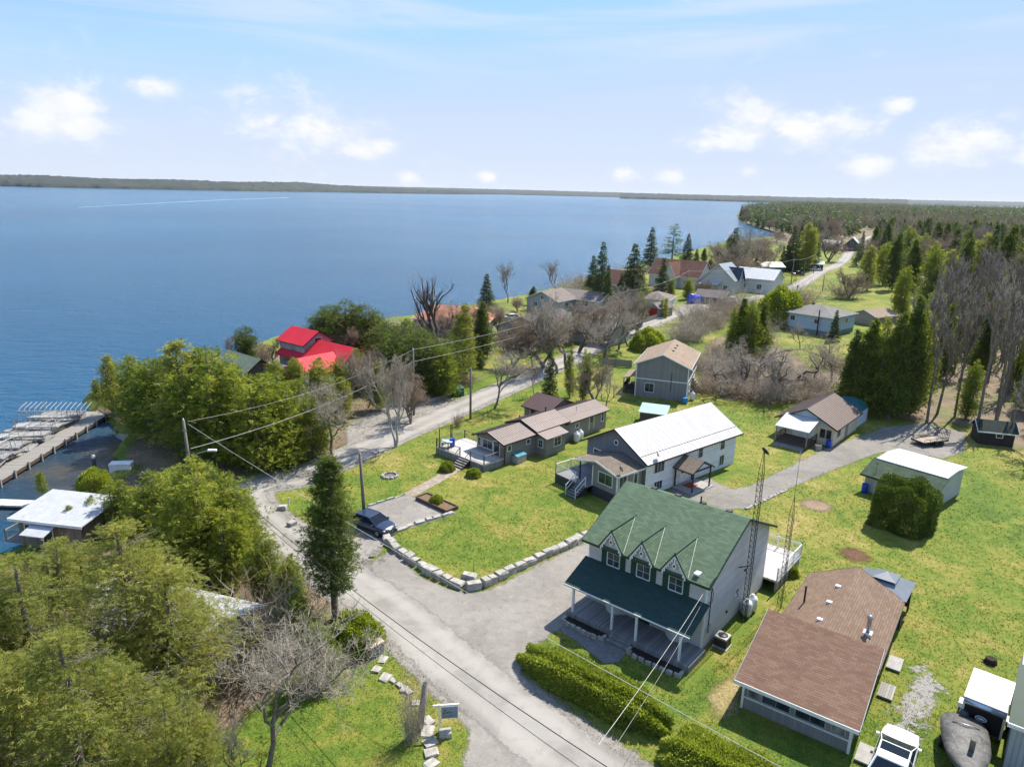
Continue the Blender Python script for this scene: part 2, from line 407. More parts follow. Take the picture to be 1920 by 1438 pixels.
def grass_color(t, p):
    big = t.noise(p, 0.055, 4, 0.6); mid = t.noise(p, 0.28, 5, 0.65, 0.6); sm = t.noise(p, 1.3, 5, 0.7, 0.4)
    mp = t.add('ShaderNodeMapping'); t.put(mp.inputs[0], p); mp.inputs['Rotation'].default_value = (0, 0, 0.6); mp.inputs['Scale'].default_value = (1, 2.6, 1)
    blade = t.noise(mp.outputs[0], 6.0, 5, 0.78)
    f = t.math('MULTIPLY_ADD', big, 0.36, t.math('MULTIPLY_ADD', mid, 0.38, t.math('MULTIPLY', sm, 0.26))); f = t.math('MULTIPLY_ADD', t.math('SUBTRACT', blade, 0.5), 0.16, t.math('MULTIPLY_ADD', t.math('SUBTRACT', f, 0.5), 1.45, 0.495))
    c = t.ramp(f, [(0.35, (0.048, 0.108, 0.012)), (0.435, (0.084, 0.145, 0.015)), (0.505, (0.142, 0.172, 0.024)), (0.575, (0.215, 0.198, 0.044)), (0.66, (0.320, 0.258, 0.100))])
    c = t.mix(t.math('MULTIPLY', t.smooth(blade, 0.42, 0.66), 0.55), c, t.mix(0.5, c, (0.36, 0.33, 0.08)))
    c = t.mix(t.math('MULTIPLY', t.smooth(blade, 0.50, 0.30), 0.60), c, t.mix(0.62, c, (0.025, 0.055, 0.006)))
    return c, blade, f
def m_grass():
    m, t, b, out = newmat('lawn'); p = objc(t); c, blade, f = grass_color(t, p)
    t.put(b.inputs['Base Color'], c); b.inputs['Roughness'].default_value = 0.85; b.inputs['Specular IOR Level'].default_value = 0.15
    t.put(b.inputs['Normal'], t.bump(blade, 0.7, 0.06)); return m
def m_litter(name, ca, cb, cc, amp=0.9, green=0.0):
    m, t, b, out = newmat(name); p = objc(t); n = t.noise(p, 0.35, 5, 0.65); s = t.noise(p, 5.0, 5, 0.75)
    c = t.mix(t.smooth(n, 0.38, 0.62), ca, cb); c = t.mix(t.math('MULTIPLY', t.smooth(s, 0.48, 0.68), 0.8), c, cc)
    c = t.mix(t.math('MULTIPLY', t.smooth(s, 0.50, 0.30), 0.7), c, cmul(ca, 0.3))
    if green: c = t.mix(t.math('MULTIPLY', t.smooth(t.noise(p, 0.16, 4, 0.6), 0.5, 0.62), green), c, (0.10, 0.16, 0.02))
    t.put(b.inputs['Base Color'], c); b.inputs['Roughness'].default_value = 0.9; t.put(b.inputs['Normal'], t.bump(s, 0.8, 0.08))
    fade(t, b, out, amp, 0.5, 0.6); return m
def m_gravel(name, ca, cb, tracks=0.0, amp=0.35, nscale=1.4, weeds=0.0, bias=0.0):
    m, t, b, out = newmat(name); p = objc(t); n = t.noise(p, 0.22, 5, 0.62, 0.5); g = t.noise(p, 7.0, 4, 0.8); f = t.noise(p, 26.0, 3, 0.8)
    c = t.mix(t.smooth(n, 0.36, 0.64), ca, cb)
    c = t.mix(t.math('MULTIPLY', t.smooth(f, 0.50, 0.72), 0.55), c, cmul(cb, 1.5)); c = t.mix(t.math('MULTIPLY', t.smooth(f, 0.48, 0.30), 0.6), c, cmul(ca, 0.42))
    c = t.mix(t.math('MULTIPLY', t.smooth(g, 0.50, 0.70), 0.30), c, (0.25, 0.19, 0.13)); q = t.noise(p, 1.6, 6, 0.75, 0.4); c = t.mix(t.math('MULTIPLY', t.smooth(q, 0.52, 0.68), 0.45), c, cmul(ca, 0.6)); c = t.mix(t.math('MULTIPLY', t.smooth(q, 0.48, 0.34), 0.4), c, cmul(cb, 1.28))
    if weeds: c = t.mix(t.math('MULTIPLY', t.smooth(t.noise(p, 0.6, 5, 0.7), 0.56, 0.66), weeds), c, (0.15, 0.17, 0.03))
    t.put(b.inputs['Base Color'], c); b.inputs['Roughness'].default_value = 0.9; t.put(b.inputs['Normal'], t.bump(t.math('ADD', f, g), 0.5, 0.03))
    fade(t, b, out, amp, 0.15, nscale, bias); return m
def m_road():
    """worn surface treatment: paler wheel tracks, grey crown, patches"""
    m, t, b, out = newmat('road_surface'); p = objc(t); n = t.noise(p, 0.25, 5, 0.65, 0.8); f = t.noise(p, 22.0, 3, 0.75); st = t.noise(p, 1.1, 5, 0.7)
    at = t.add('ShaderNodeAttribute', attribute_name='edge').outputs['Fac']
    tr = t.math('SUBTRACT', 1.0, t.smooth(t.math('ABSOLUTE', t.math('SUBTRACT', at, 0.95)), 0.15, 0.70))
    c = t.mix(t.smooth(n, 0.38, 0.62), (0.225, 0.207, 0.184), (0.305, 0.283, 0.254))
    c = t.mix(t.math('MULTIPLY', tr, 0.55), c, (0.365, 0.338, 0.302))
    c = t.mix(t.math('MULTIPLY', t.smooth(st, 0.52, 0.70), 0.35), c, (0.185, 0.168, 0.148))
    c = t.mix(t.math('MULTIPLY', t.smooth(f, 0.55, 0.75), 0.4), c, (0.36,0.34,0.31)); c = t.mix(t.math('MULTIPLY', t.smooth(f, 0.45, 0.28), 0.5), c, (0.13, 0.125, 0.12))
    t.put(b.inputs['Base Color'], c); b.inputs['Roughness'].default_value = 0.85; t.put(b.inputs['Normal'], t.bump(f, 0.35, 0.015))
    fade(t, b, out, 0.42, 0.16, 1.1); return m
M_GRASS = m_grass()
M_WOODFLOOR = m_litter('leaf_litter', (0.130, 0.092, 0.058), (0.205, 0.150, 0.098), (0.30, 0.235, 0.165), 1.2, 0.45)
M_MULCH = m_litter('brown_litter', (0.110, 0.050, 0.026), (0.175, 0.085, 0.045), (0.24, 0.135, 0.075), 0.7)
M_STRAW = m_litter('dry_grass', (0.24, 0.18, 0.075), (0.33, 0.26, 0.115), (0.44, 0.36, 0.18), 0.6, 0.35)
M_GRAVEL = m_gravel('pale_gravel', (0.205, 0.188, 0.168), (0.270, 0.248, 0.222))
M_GRAVEL2 = m_gravel('drive_gravel', (0.170, 0.156, 0.140), (0.235, 0.216, 0.192), weeds=0.55)
M_PATCH = m_gravel('thin_gravel', (0.23, 0.22, 0.21), (0.31, 0.295, 0.275), amp=1.3, nscale=0.5, weeds=0.95, bias=-0.75)
M_ROAD = m_road()

# --- land with its shore line
shore_px = [(-700, 1500), (-320, 1180), (-120, 1075), (30, 1052), (95, 1015), (150, 965), (215, 925), (206, 905), (262, 878), (252, 862), (232, 846), (252, 815), (240, 795), (205, 770), (170, 748), (205, 728), (285, 712),
            (380, 690), (455, 664), (520, 640), (600, 622), (690, 610), (760, 600), (830, 588), (890, 576), (945, 567), (985, 558), (1040, 545), (1085, 530), (1120, 520), (1190, 505), (1260, 486),
            (1310, 470), (1350, 458), (1400, 450), (1440, 447), (1476, 441), (1462, 436), (1440, 430), (1415, 424), (1394, 417), (1385, 409), (1383, 402), (1395, 394.5), (1440, 389.5), (1500, 386), (1560, 384.2), (1640, 384.0)]
shore = [G(px, py, LAKE_Z+0.25)[:2] for px, py in shore_px]
far = shore[-1]
land_poly = shore + [(26000, 21000), (26000, -600), (-700, -600)]
def smooth_poly(pts, closed, n, jit):
    out = []
    for i in range(len(pts) - (0 if closed else 1)):
        a = np.array(pts[i]); b = np.array(pts[(i+1) % len(pts)]); L = np.linalg.norm(b-a); k = max(1, min(n, int(L/1.5)))
        nn = np.array([-(b-a)[1], (b-a)[0]])/max(L, 1e-6)
        for j in range(k): out.append(a+(b-a)*j/k + nn*RNG.normal(0, jit*min(1, L/12)) * (1 if j else 0))
    return out
sh = smooth_poly(shore, False, 8, 0.35) + [np.array(shore[-1])]
lp = [tuple(q) for q in sh] + [(26000, 21000), (26000, -600), (-700, -600)]
import bmesh
bm = bmesh.new(); vs = [bm.verts.new((x, y, 0)) for x, y in lp]; es = [bm.edges.new((vs[i], vs[(i+1) % len(vs)])) for i in range(len(vs))]
bmesh.ops.triangle_fill(bm, use_beauty=True, edges=es, normal=(0, 0, 1))
ns = len(sh)
low = []
for i in range(ns):
    a = np.array(lp[max(i-1, 0)]); b = np.array(lp[min(i+1, ns-1)]); d = b-a; d = d/max(np.linalg.norm(d), 1e-6)
    w = 1.6 + abs(RNG.normal(0, .4)); q = np.array(lp[i]) + np.array([-d[1], d[0]])*w
    low.append(bm.verts.new((q[0], q[1], -1.9)))
for i in range(ns-1): bm.faces.new((vs[i], vs[i+1], low[i+1], low[i]))
bmesh.ops.recalc_face_normals(bm, faces=bm.faces)
me = bpy.data.meshes.new('ground'); bm.to_mesh(me); bm.free(); me.materials.append(M_GRASS)
ground = link('ground', me); tag(ground, kind='structure')

# --- lake
def m_water():
    m, t, b, out = newmat('lake_water'); p = objc(t); sep = t.add('ShaderNodeSeparateXYZ'); t.put(sep.inputs[0], p)
    mp = t.add('ShaderNodeMapping'); t.put(mp.inputs[0], p); mp.inputs['Rotation'].default_value = (0, 0, rad(-20)); mp.inputs['Scale'].default_value = (0.55, 1.25, 1)
    w1 = t.noise(mp.outputs[0], 0.36, 5, 0.62, 0.6); w2 = t.noise(mp.outputs[0], 1.5, 4, 0.65, 0.4); gust = t.noise(p, 0.012, 4, 0.6)
    gw = t.noise(p, 0.0022, 3, 0.55)
    sh_d = t.vmath('DISTANCE', p, (-36.0, 72.0, LAKE_Z)); near = t.math('SUBTRACT', 1.0, t.smooth(sh_d, 8.0, 27.0))
    deep = t.mix(t.smooth(gust, 0.35, 0.65), (0.003, 0.078, 0.172), (0.004, 0.096, 0.205))
    deep = t.mix(t.smooth(gw, 0.4, 0.62), deep, (0.008, 0.118, 0.240))
    c = t.mix(t.math('MULTIPLY', near, 0.9), deep, t.mix(t.smooth(t.noise(p, 0.15, 4, 0.6), 0.4, 0.62), (0.034, 0.030, 0.022), (0.085, 0.058, 0.020)))
    t.put(b.inputs['Base Color'], c); b.inputs['Roughness'].default_value = 0.12; b.inputs['IOR'].default_value = 1.33; b.inputs['Specular IOR Level'].default_value = 0.18
    h = t.math('MULTIPLY_ADD', w2, 0.5, w1)
    bp = t.add('ShaderNodeBump'); bp.inputs['Distance'].default_value = 2.4; t.put(bp.inputs['Height'], h)
    t.put(bp.inputs['Strength'], t.math('MULTIPLY', t.math('MULTIPLY_ADD', near, -0.72, 1.0), t.math('MULTIPLY_ADD', gust, 0.6, 0.35)))
    t.put(b.inputs['Normal'], bp.outputs[0]); return m
M_WATER = m_water()
mb = MB(); mb.quad((-40000, -500, LAKE_Z), (40000, -500, LAKE_Z), (40000, 60000, LAKE_Z), (-40000, 60000, LAKE_Z))
lake = mb.build('lake', M_WATER); tag(lake, kind='structure')
# boat wake far out
wm, t, b, out = newmat('wake_foam'); n = t.noise(objc(t), 0.05, 5, 0.7); b.inputs['Base Color'].default_value = (0.30, 0.42, 0.52, 1); b.inputs['Roughness'].default_value = 0.3
fade(t, b, out, 1.6, 3.0, 0.05)
sheet('wake', LAKE_Z+0.02, 6, wm, path=[G(150, 389, LAKE_Z)[:2], G(300, 381, LAKE_Z)[:2], G(430, 374.5, LAKE_Z)[:2], G(540, 371, LAKE_Z)[:2]], width=[5, 8, 10, 12], margin=8)

# --- roads, drives, yards: thin sheets each a few mm above the one below
def gp(*px): return [G(x, y)[:2] for x, y in px]
road_line = gp((1290, 1570), (1100, 1440), (1000, 1366), (891, 1279), (800, 1199), (745, 1151), (682, 1107), (618, 1062), (556, 1022), (498, 980), (468, 952), (459, 931), (474, 913), (515, 903), (563, 895), (620, 870), (690, 839), (740, 816), (850, 770), (960, 722), (1062, 677), (1150, 635), (1296, 581), (1474, 545.5), (1540, 508.5), (1580, 490))
road_line += [(road_line[-1][0]+110, road_line[-1][1]+210), (road_line[-1][0]+330, road_line[-1][1]+560)]
_d = np.array(road_line[0])-np.array(road_line[1]); _d /= np.linalg.norm(_d)
road_line = [tuple(np.array(road_line[0])+_d*70), tuple(np.array(road_line[0])+_d*30)] + road_line
def catmull(pts, k=6):
    P = [np.array(q, float) for q in pts]; P = [2*P[0]-P[1]] + P + [2*P[-1]-P[-2]]; out = []
    for i in range(1, len(P)-2):
        for j in range(k):
            u = j/k; out.append(0.5*((2*P[i])+(-P[i-1]+P[i+1])*u+(2*P[i-1]-5*P[i]+4*P[i+1]-P[i+2])*u*u+(-P[i-1]+3*P[i]-3*P[i+1]+P[i+2])*u**3))
    out.append(P[-2]); return out
ROAD = catmull(road_line)
sheet('wood_floor', 0.004, 6.0, M_WOODFLOOR, poly=gp((1700, 790), (1640, 760), (1560, 752), (1480, 748), (1420, 750), (1330, 748), (1310, 700), (1330, 640), (1400, 612), (1450, 605), (1440, 640), (1480, 660), (1530, 700), (1590, 690), (1640, 660), (1680, 600), (1720, 575), (1760, 545), (1660, 520), (1700, 480), (1900, 440), (2600, 420), (2600, 760), (1990, 830), (1905, 850), (1840, 790), (1790, 800)), margin=5, kind='structure')
sheet('far_wood_floor', 0.002, 40.0, M_WOODFLOOR, poly=[G(1590, 476)[:2], G(1500, 462)[:2], G(1440, 452)[:2], G(1476, 441)[:2], G(1440, 431)[:2], G(1400, 419)[:2], G(1385, 405)[:2], G(1397, 394.5)[:2], G(1440, 389.5)[:2], (2600, 5600), (9000, 12000), (16000, 9000), (9000, 500), (700, 330)], margin=60)
sheet('shore_floor', 0.004, 2.0, M_WOODFLOOR, poly=gp((260, 810), (235, 850), (262, 880), (225, 908), (300, 935), (440, 905), (445, 890), (560, 872), (640, 842), (690, 800), (790, 770), (800, 730), (870, 690), (900, 650), (820, 610), (700, 625), (560, 655), (430, 690), (300, 720), (200, 745)), margin=2)
sheet('yard_floor', 0.004, 2.0, M_WOODFLOOR, poly=gp((-200, 1500), (-300, 1200), (150, 1000), (300, 950), (420, 930), (485, 960), (560, 1050), (640, 1120), (620, 1190), (560, 1250), (480, 1330), (400, 1380), (300, 1450)), margin=2)
sheet('mulch_bed', 0.008, 0.6, M_MULCH, poly=gp((370, 1080), (440, 1068), (500, 1090), (520, 1130), (470, 1150), (400, 1120)), margin=1.4)
sheet('road_shoulder', 0.010, 0.6, M_GRAVEL, path=ROAD[:-6], width=5.2, margin=0.9)
sheet('gravel_yard', 0.014, 0.4, M_GRAVEL, poly=gp((690, 1085), (700, 1052), (735, 1030), (790, 1083), (850, 1108), (890, 1113), (940, 1096), (1000, 1064), (1100, 1016), (1180, 1020), (1180, 1120), (1100, 1135), (1062, 1172), (1015, 1200), (985, 1232), (975, 1262), (1010, 1300), (1120, 1400), (1060, 1400), (880, 1250), (760, 1140)), margin=0.9)
sheet('parking_pad', 0.014, 0.4, M_GRAVEL, poly=gp((555, 1008), (603, 993), (688, 951), (765, 927), (858, 962), (738, 999), (722, 1024), (690, 1062), (640, 1060), (590, 1040)), margin=0.8)
sheet('gravel_drive', 0.014, 0.4, M_GRAVEL2, poly=gp((1240, 925), (1325, 893), (1345, 905), (1372, 917), (1402, 913), (1450, 890), (1545, 843), (1600, 822), (1660, 800), (1740, 793), (1812, 812), (1806, 848), (1768, 860), (1710, 848), (1650, 848), (1570, 878), (1475, 917), (1395, 954), (1300, 960)), margin=0.9)
sheet('left_drive', 0.014, 0.4, M_GRAVEL, poly=gp((868, 1560), (866, 1430), (882, 1380), (868, 1330), (880, 1280), (960, 1330), (1080, 1420), (1250, 1560)), margin=0.7)
sheet('far_drive', 0.014, 1.0, M_GRAVEL, poly=gp((1290, 588), (1265, 578), (1300, 563), (1345, 560), (1352, 572)), margin=0.8)
sheet('lake_drive', 0.014, 0.6, M_GRAVEL, poly=gp((650, 852), (650, 800), (700, 770), (790, 735), (860, 740), (800, 790), (740, 815)), margin=1.2)
sheet('thin_gravel', 0.010, 0.5, M_PATCH, poly=gp((1625, 1438), (1660, 1330), (1690, 1250), (1740, 1230), (1795, 1290), (1790, 1330), (1740, 1380), (1740, 1500), (1620, 1500)), margin=1.8)
sheet('dry_verge', 0.006, 0.8, M_STRAW, poly=gp((975, 1255), (1040, 1300), (1130, 1385), (1230, 1450), (1330, 1520), (1180, 1500), (1060, 1400), (980, 1310)), margin=1.0)
sheet('dry_patch', 0.006, 0.6, M_STRAW, poly=gp((1332, 1312), (1350, 1288), (1383, 1255), (1390, 1290), (1378, 1340), (1345, 1345)), margin=0.9)
sheet('road', 0.020, 0.45, M_ROAD, path=ROAD, width=[3.9]*(len(ROAD)), margin=0.6)
# ================================================================== BUILDINGS
TRIM_W = paint('white_trim', (0.72, 0.72, 0.70), 0.5); TRIM_G = paint('green_trim', (0.018, 0.055, 0.032), 0.5); TRIM_B = paint('brown_trim', (0.050, 0.032, 0.026), 0.5)
TRIM_D = paint('dark_trim', (0.035, 0.035, 0.038), 0.5); GLASS = glass(); GLASS_C = glass('curtained_glass', (0.16, 0.16, 0.15), 0.1)
CONC = paint('concrete', (0.33, 0.32, 0.30), 0.9, var=0.2, scale=3); STEEL = paint('galvanised_steel', (0.38, 0.39, 0.40), 0.4, 0.8); DARKMETAL = paint('dark_metal', (0.035, 0.033, 0.032), 0.5, 0.4)
TANKW = paint('white_enamel', (0.70, 0.70, 0.68), 0.35); BLUEP = paint('blue_plastic', (0.015, 0.06, 0.42), 0.4); BLACKP = paint('black_plastic', (0.012, 0.012, 0.013), 0.45)
DECKGREY = wood('grey_deck', (0.23, 0.225, 0.225)); DECKPALE = wood('pale_deck', (0.52, 0.49, 0.46)); DECKBROWN = wood('brown_deck', (0.105, 0.072, 0.055)); WEATHERED = wood('weathered_wood', (0.27, 0.25, 0.225))
WOODV = wood('board_wall', (0.20, 0.165, 0.13), 0.16, 0); FENCEB = wood('brown_fence', (0.17, 0.085, 0.05), 0.15, 0)

def mapper(face, c):
    return {'y-': lambda u, v, d: (u, c-d, v), 'y+': lambda u, v, d: (u, c+d, v), 'x-': lambda u, v, d: (c-d, u, v), 'x+': lambda u, v, d: (c+d, u, v)}[face]
def fbox(mb, mp, u0, u1, v0, v1, d0, d1):
    a = mp(u0, v0, d0); b = mp(u1, v1, d1); mb.box(min(a[0], b[0]), max(a[0], b[0]), min(a[1], b[1]), max(a[1], b[1]), min(a[2], b[2]), max(a[2], b[2]))
def window(par, face, c, u, v, w, h, nx=1, ny=1, frame=None, gl=None, fw=0.07, name='window', sill=False):
    """u: centre along the wall, v: sill height"""
    mp = mapper(face, c); mb = MB(); u0, u1 = u-w/2, u+w/2; frame = frame or TRIM_W
    fbox(mb, mp, u0-fw, u0, v-fw, v+h+fw, -.02, .055); fbox(mb, mp, u1, u1+fw, v-fw, v+h+fw, -.02, .055)
    fbox(mb, mp, u0, u1, v+h, v+h+fw, -.02, .055); fbox(mb, mp, u0, u1, v-fw, v, -.02, .075)
    for i in range(1, nx): x = u0+w*i/nx; fbox(mb, mp, x-.009, x+.009, v, v+h, -.02, .045)
    for i in range(1, ny): z = v+h*i/ny; fbox(mb, mp, u0, u1, z-.008, z+.008, -.02, .042)
    o = mb.build(name, frame, par); g = MB(); fbox(g, mp, u0, u1, v, v+h, -.02, .016); g.build('pane', gl or GLASS, o); return o
def door(par, face, c, u, v, w=.9, h=2.05, mat=None, frame=None, glazed=True):
    mp = mapper(face, c); mb = MB(); fbox(mb, mp, u-w/2, u+w/2, v, v+h, -.02, .03); o = mb.build('door', mat or TRIM_W, par)
    f = MB(); fbox(f, mp, u-w/2-.08, u-w/2, v, v+h+.08, -.02, .06); fbox(f, mp, u+w/2, u+w/2+.08, v, v+h+.08, -.02, .06); fbox(f, mp, u-w/2, u+w/2, v+h, v+h+.08, -.02, .06); f.build('door_frame', frame or TRIM_W, o)
    if glazed: g = MB(); fbox(g, mp, u-w*.3, u+w*.3, v+h*.5, v+h*.9, 0, .04); g.build('pane', GLASS, o)
    k = MB(); fbox(k, mp, u+w*.36, u+w*.42, v+.95, v+1.05, .03, .09); k.build('handle', STEEL, o); return o
def gable(par, x0, x1, y0, y1, zb, ze, zr, axis='x', ov=.4, rk=.35, wall=None, roof=None, trim=None, mid=.5, t=.10, wallname='wall', seams=None, seamw=.03):
    """walls and chevron roof; the ridge runs along axis; ze is the eave height at the wall"""
    if axis == 'x': P = lambda a, b, z: (a, b, z); a0, a1, b0, b1 = x0, x1, y0, y1
    else: P = lambda a, b, z: (b, a, z); a0, a1, b0, b1 = y0, y1, x0, x1
    br = b0+(b1-b0)*mid; e = .012
    if wall is not None:
        prof = [(b0, zb), (b1, zb), (b1, ze-e), (br, zr-e), (b0, ze-e)]
        poly = [P(a0, b, z) for b, z in prof]; d = Vector(P(a1, 0, 0))-Vector(P(a0, 0, 0))
        if axis == 'x': poly = poly[::-1]
        mb = MB(); mb.prism(poly, d); mb.build(wallname, wall, par)
    s0 = (zr-ze)/(br-b0); s1 = (zr-ze)/(b1-br)
    prof = [(b0-ov, ze-ov*s0), (br, zr), (b1+ov, ze-ov*s1), (b1+ov, ze-ov*s1+t), (br, zr+t), (b0-ov, ze-ov*s0+t)]
    poly = [P(a0-rk, b, z) for b, z in prof]; d = Vector(P(a1+rk, 0, 0))-Vector(P(a0-rk, 0, 0))
    if axis == 'x': poly = poly[::-1]
    mb = MB(); mb.prism(poly, d); ro = mb.build('roof', roof, par)
    if trim is not None:
        f = MB(); h = .16
        for a in (a0-rk, a1+rk):
            a_ = a-.03 if a < (a0+a1)/2 else a+.002; aw = .028
            pr = [(b0-ov, ze-ov*s0-h+t), (br, zr-h+t), (b1+ov, ze-ov*s1-h+t), (b1+ov, ze-ov*s1+t+.012), (br, zr+t+.012), (b0-ov, ze-ov*s0+t+.012)]
            q = [P(a_, b, z) for b, z in pr]; dd = Vector(P(a_+aw, 0, 0))-Vector(P(a_, 0, 0))
            f.prism(q[::-1] if axis == 'x' else q, dd)
        for b, z, sg in ((b0-ov, ze-ov*s0, -1), (b1+ov, ze-ov*s1, 1)):
            p, q = P(a0-rk, b+sg*.004, z-.07), P(a1+rk, b+sg*.034, z+t+.004)
            f.box(min(p[0], q[0]), max(p[0], q[0]), min(p[1], q[1]), max(p[1], q[1]), p[2], q[2])
        f.build('fascia', trim, ro)
    if seams:
        sm = MB(); n = int((a1-a0+2*rk)/seams)
        for i in range(n+1):
            a = a0-rk+.02+(a1-a0+2*rk-.04)*i/n
            for (bb, zz) in ((b0-ov, ze-ov*s0), (b1+ov, ze-ov*s1)):
                lo = (bb, zz+t); hi = (br, zr+t)
                q = [P(a-seamw/2, lo[0], lo[1]-.01), P(a+seamw/2, lo[0], lo[1]-.01), P(a+seamw/2, hi[0], hi[1]-.01), P(a-seamw/2, hi[0], hi[1]-.01)]
                k = len(sm.v); sm.prism(q, (0, 0, .045))
        tag(sm.build('roof_seams', roof, ro), kind='stuff')
    return ro
def hip(par, x0, x1, y0, y1, ze, zr, roof, ov=.45, t=.09, trim=None, ridge=.45):
    X0, X1, Y0, Y1 = x0-ov, x1+ov, y0-ov, y1+ov; W, D = X1-X0, Y1-Y0; mb = MB()
    if W >= D: r0 = (X0+D*ridge, (Y0+Y1)/2, zr); r1 = (X1-D*ridge, (Y0+Y1)/2, zr)
    else: r0 = ((X0+X1)/2, Y0+W*ridge, zr); r1 = ((X0+X1)/2, Y1-W*ridge, zr)
    c = [(X0, Y0, ze), (X1, Y0, ze), (X1, Y1, ze), (X0, Y1, ze)]
    if W >= D:
        mb.quad(c[0], c[1], r1, r0); mb.quad(c[1], c[2], r1); mb.quad(c[2], c[3], r0, r1); mb.quad(c[3], c[0], r0)
    else:
        mb.quad(c[0], c[1], r0); mb.quad(c[1], c[2], r1, r0); mb.quad(c[2], c[3], r1); mb.quad(c[3], c[0], r0, r1)
    mb.quad(*c[::-1]); ro = mb.build('roof', roof, par)
    if trim is not None:
        f = MB(); f.box(X0-.02, X1+.02, Y0-.02, Y0+.01, ze-.14, ze+.03); f.box(X0-.02, X1+.02, Y1-.01, Y1+.02, ze-.14, ze+.03); f.box(X0-.02, X0+.01, Y0, Y1, ze-.14, ze+.03); f.box(X1-.01, X1+.02, Y0, Y1, ze-.14, ze+.03)
        f.build('fascia', trim, ro)
    return ro
def part(par, name, mat, *boxes, smooth=False):
    if name in ('deck_skirt', 'screen', 'porch_screen', 'stringer', 'rail', 'frame_leg') and len(boxes) > 1:
        return [part(par, name, mat, b, smooth=smooth) for b in boxes][0]
    mb = MB()
    for b in boxes: mb.box(*b)
    return mb.build(name, mat, par, smooth)
def slab(par, name, mat, prof, y0, y1, axis='y'):
    """extrude an (a,z) profile along the other level axis"""
    mb = MB()
    if axis == 'y': mb.prism([(a, y0, z) for a, z in prof], (0, y1-y0, 0))
    else: mb.prism([(y0, a, z) for a, z in prof][::-1], (y1-y0, 0, 0))
    return mb.build(name, mat, par)
def railing(par, pts, h=.95, mat=None, gap=.13, post=.09, top=None, r=.012, base=.08):
    mb = MB()
    for i in range(len(pts)-1):
        a, b = Vector(pts[i]), Vector(pts[i+1]); L = (b-a).length; n = max(1, int(L/gap)); up = Vector((0, 0, 1))
        mb.tube([a+up*(h-.03), b+up*(h-.03)], .045, 4); mb.tube([a+up*base, b+up*base], .03, 4)
        for k in range(n+1):
            p = a+(b-a)*k/n; mb.tube([p+up*base, p+up*(h-.03)], r, 4, False)
        m = max(1, int(L/1.6))
        for k in range(m+1):
            p = a+(b-a)*k/m; mb.box(p.x-post/2, p.x+post/2, p.y-post/2, p.y+post/2, p.z-.02, p.z+h+.05)
    return mb.build('railing', mat or TRIM_W, par)
def steps(par, x0, x1, y0, y1, z, n, axis, mat, side=None):
    """n treads falling from height z; axis '-x' '-y' ..: the way they go down, from edge x0/y0"""
    for i in range(n):
        zz = z*(n-i)/(n+1)
        if axis == '-y': b = (x0, x1, y0-(y0-y1)*(i+1)/n, y0-(y0-y1)*i/n, zz-.05, zz)
        if axis == '-x': b = (x0-(x0-x1)*(i+1)/n, x0-(x0-x1)*i/n, y0, y1, zz-.05, zz)
        if axis == '+x': b = (x0+(x1-x0)*i/n, x0+(x1-x0)*(i+1)/n, y0, y1, zz-.05, zz)
        part(par, 'step', mat, b)
        r = b[:4]; part(par, 'riser', side or mat, (r[0]+.03, r[1]-.03, r[2]+.03, r[3]-.03, 0, zz-.06))
def house(name, label, px, py, ang, z=0.0, cat='house', xy=None):
    g = G(px, py) if xy is None else (xy[0], xy[1], 0); return thing(name, label, cat, (g[0], g[1], z), rad(ang))
def roofvent(par, x, y, z, mat=None, s=.22, sl=0):
    part(par, 'roof_vent', mat or TRIM_D, (x-s, x+s, y-s*.8, y+s*.8, z-.05, z+.14))

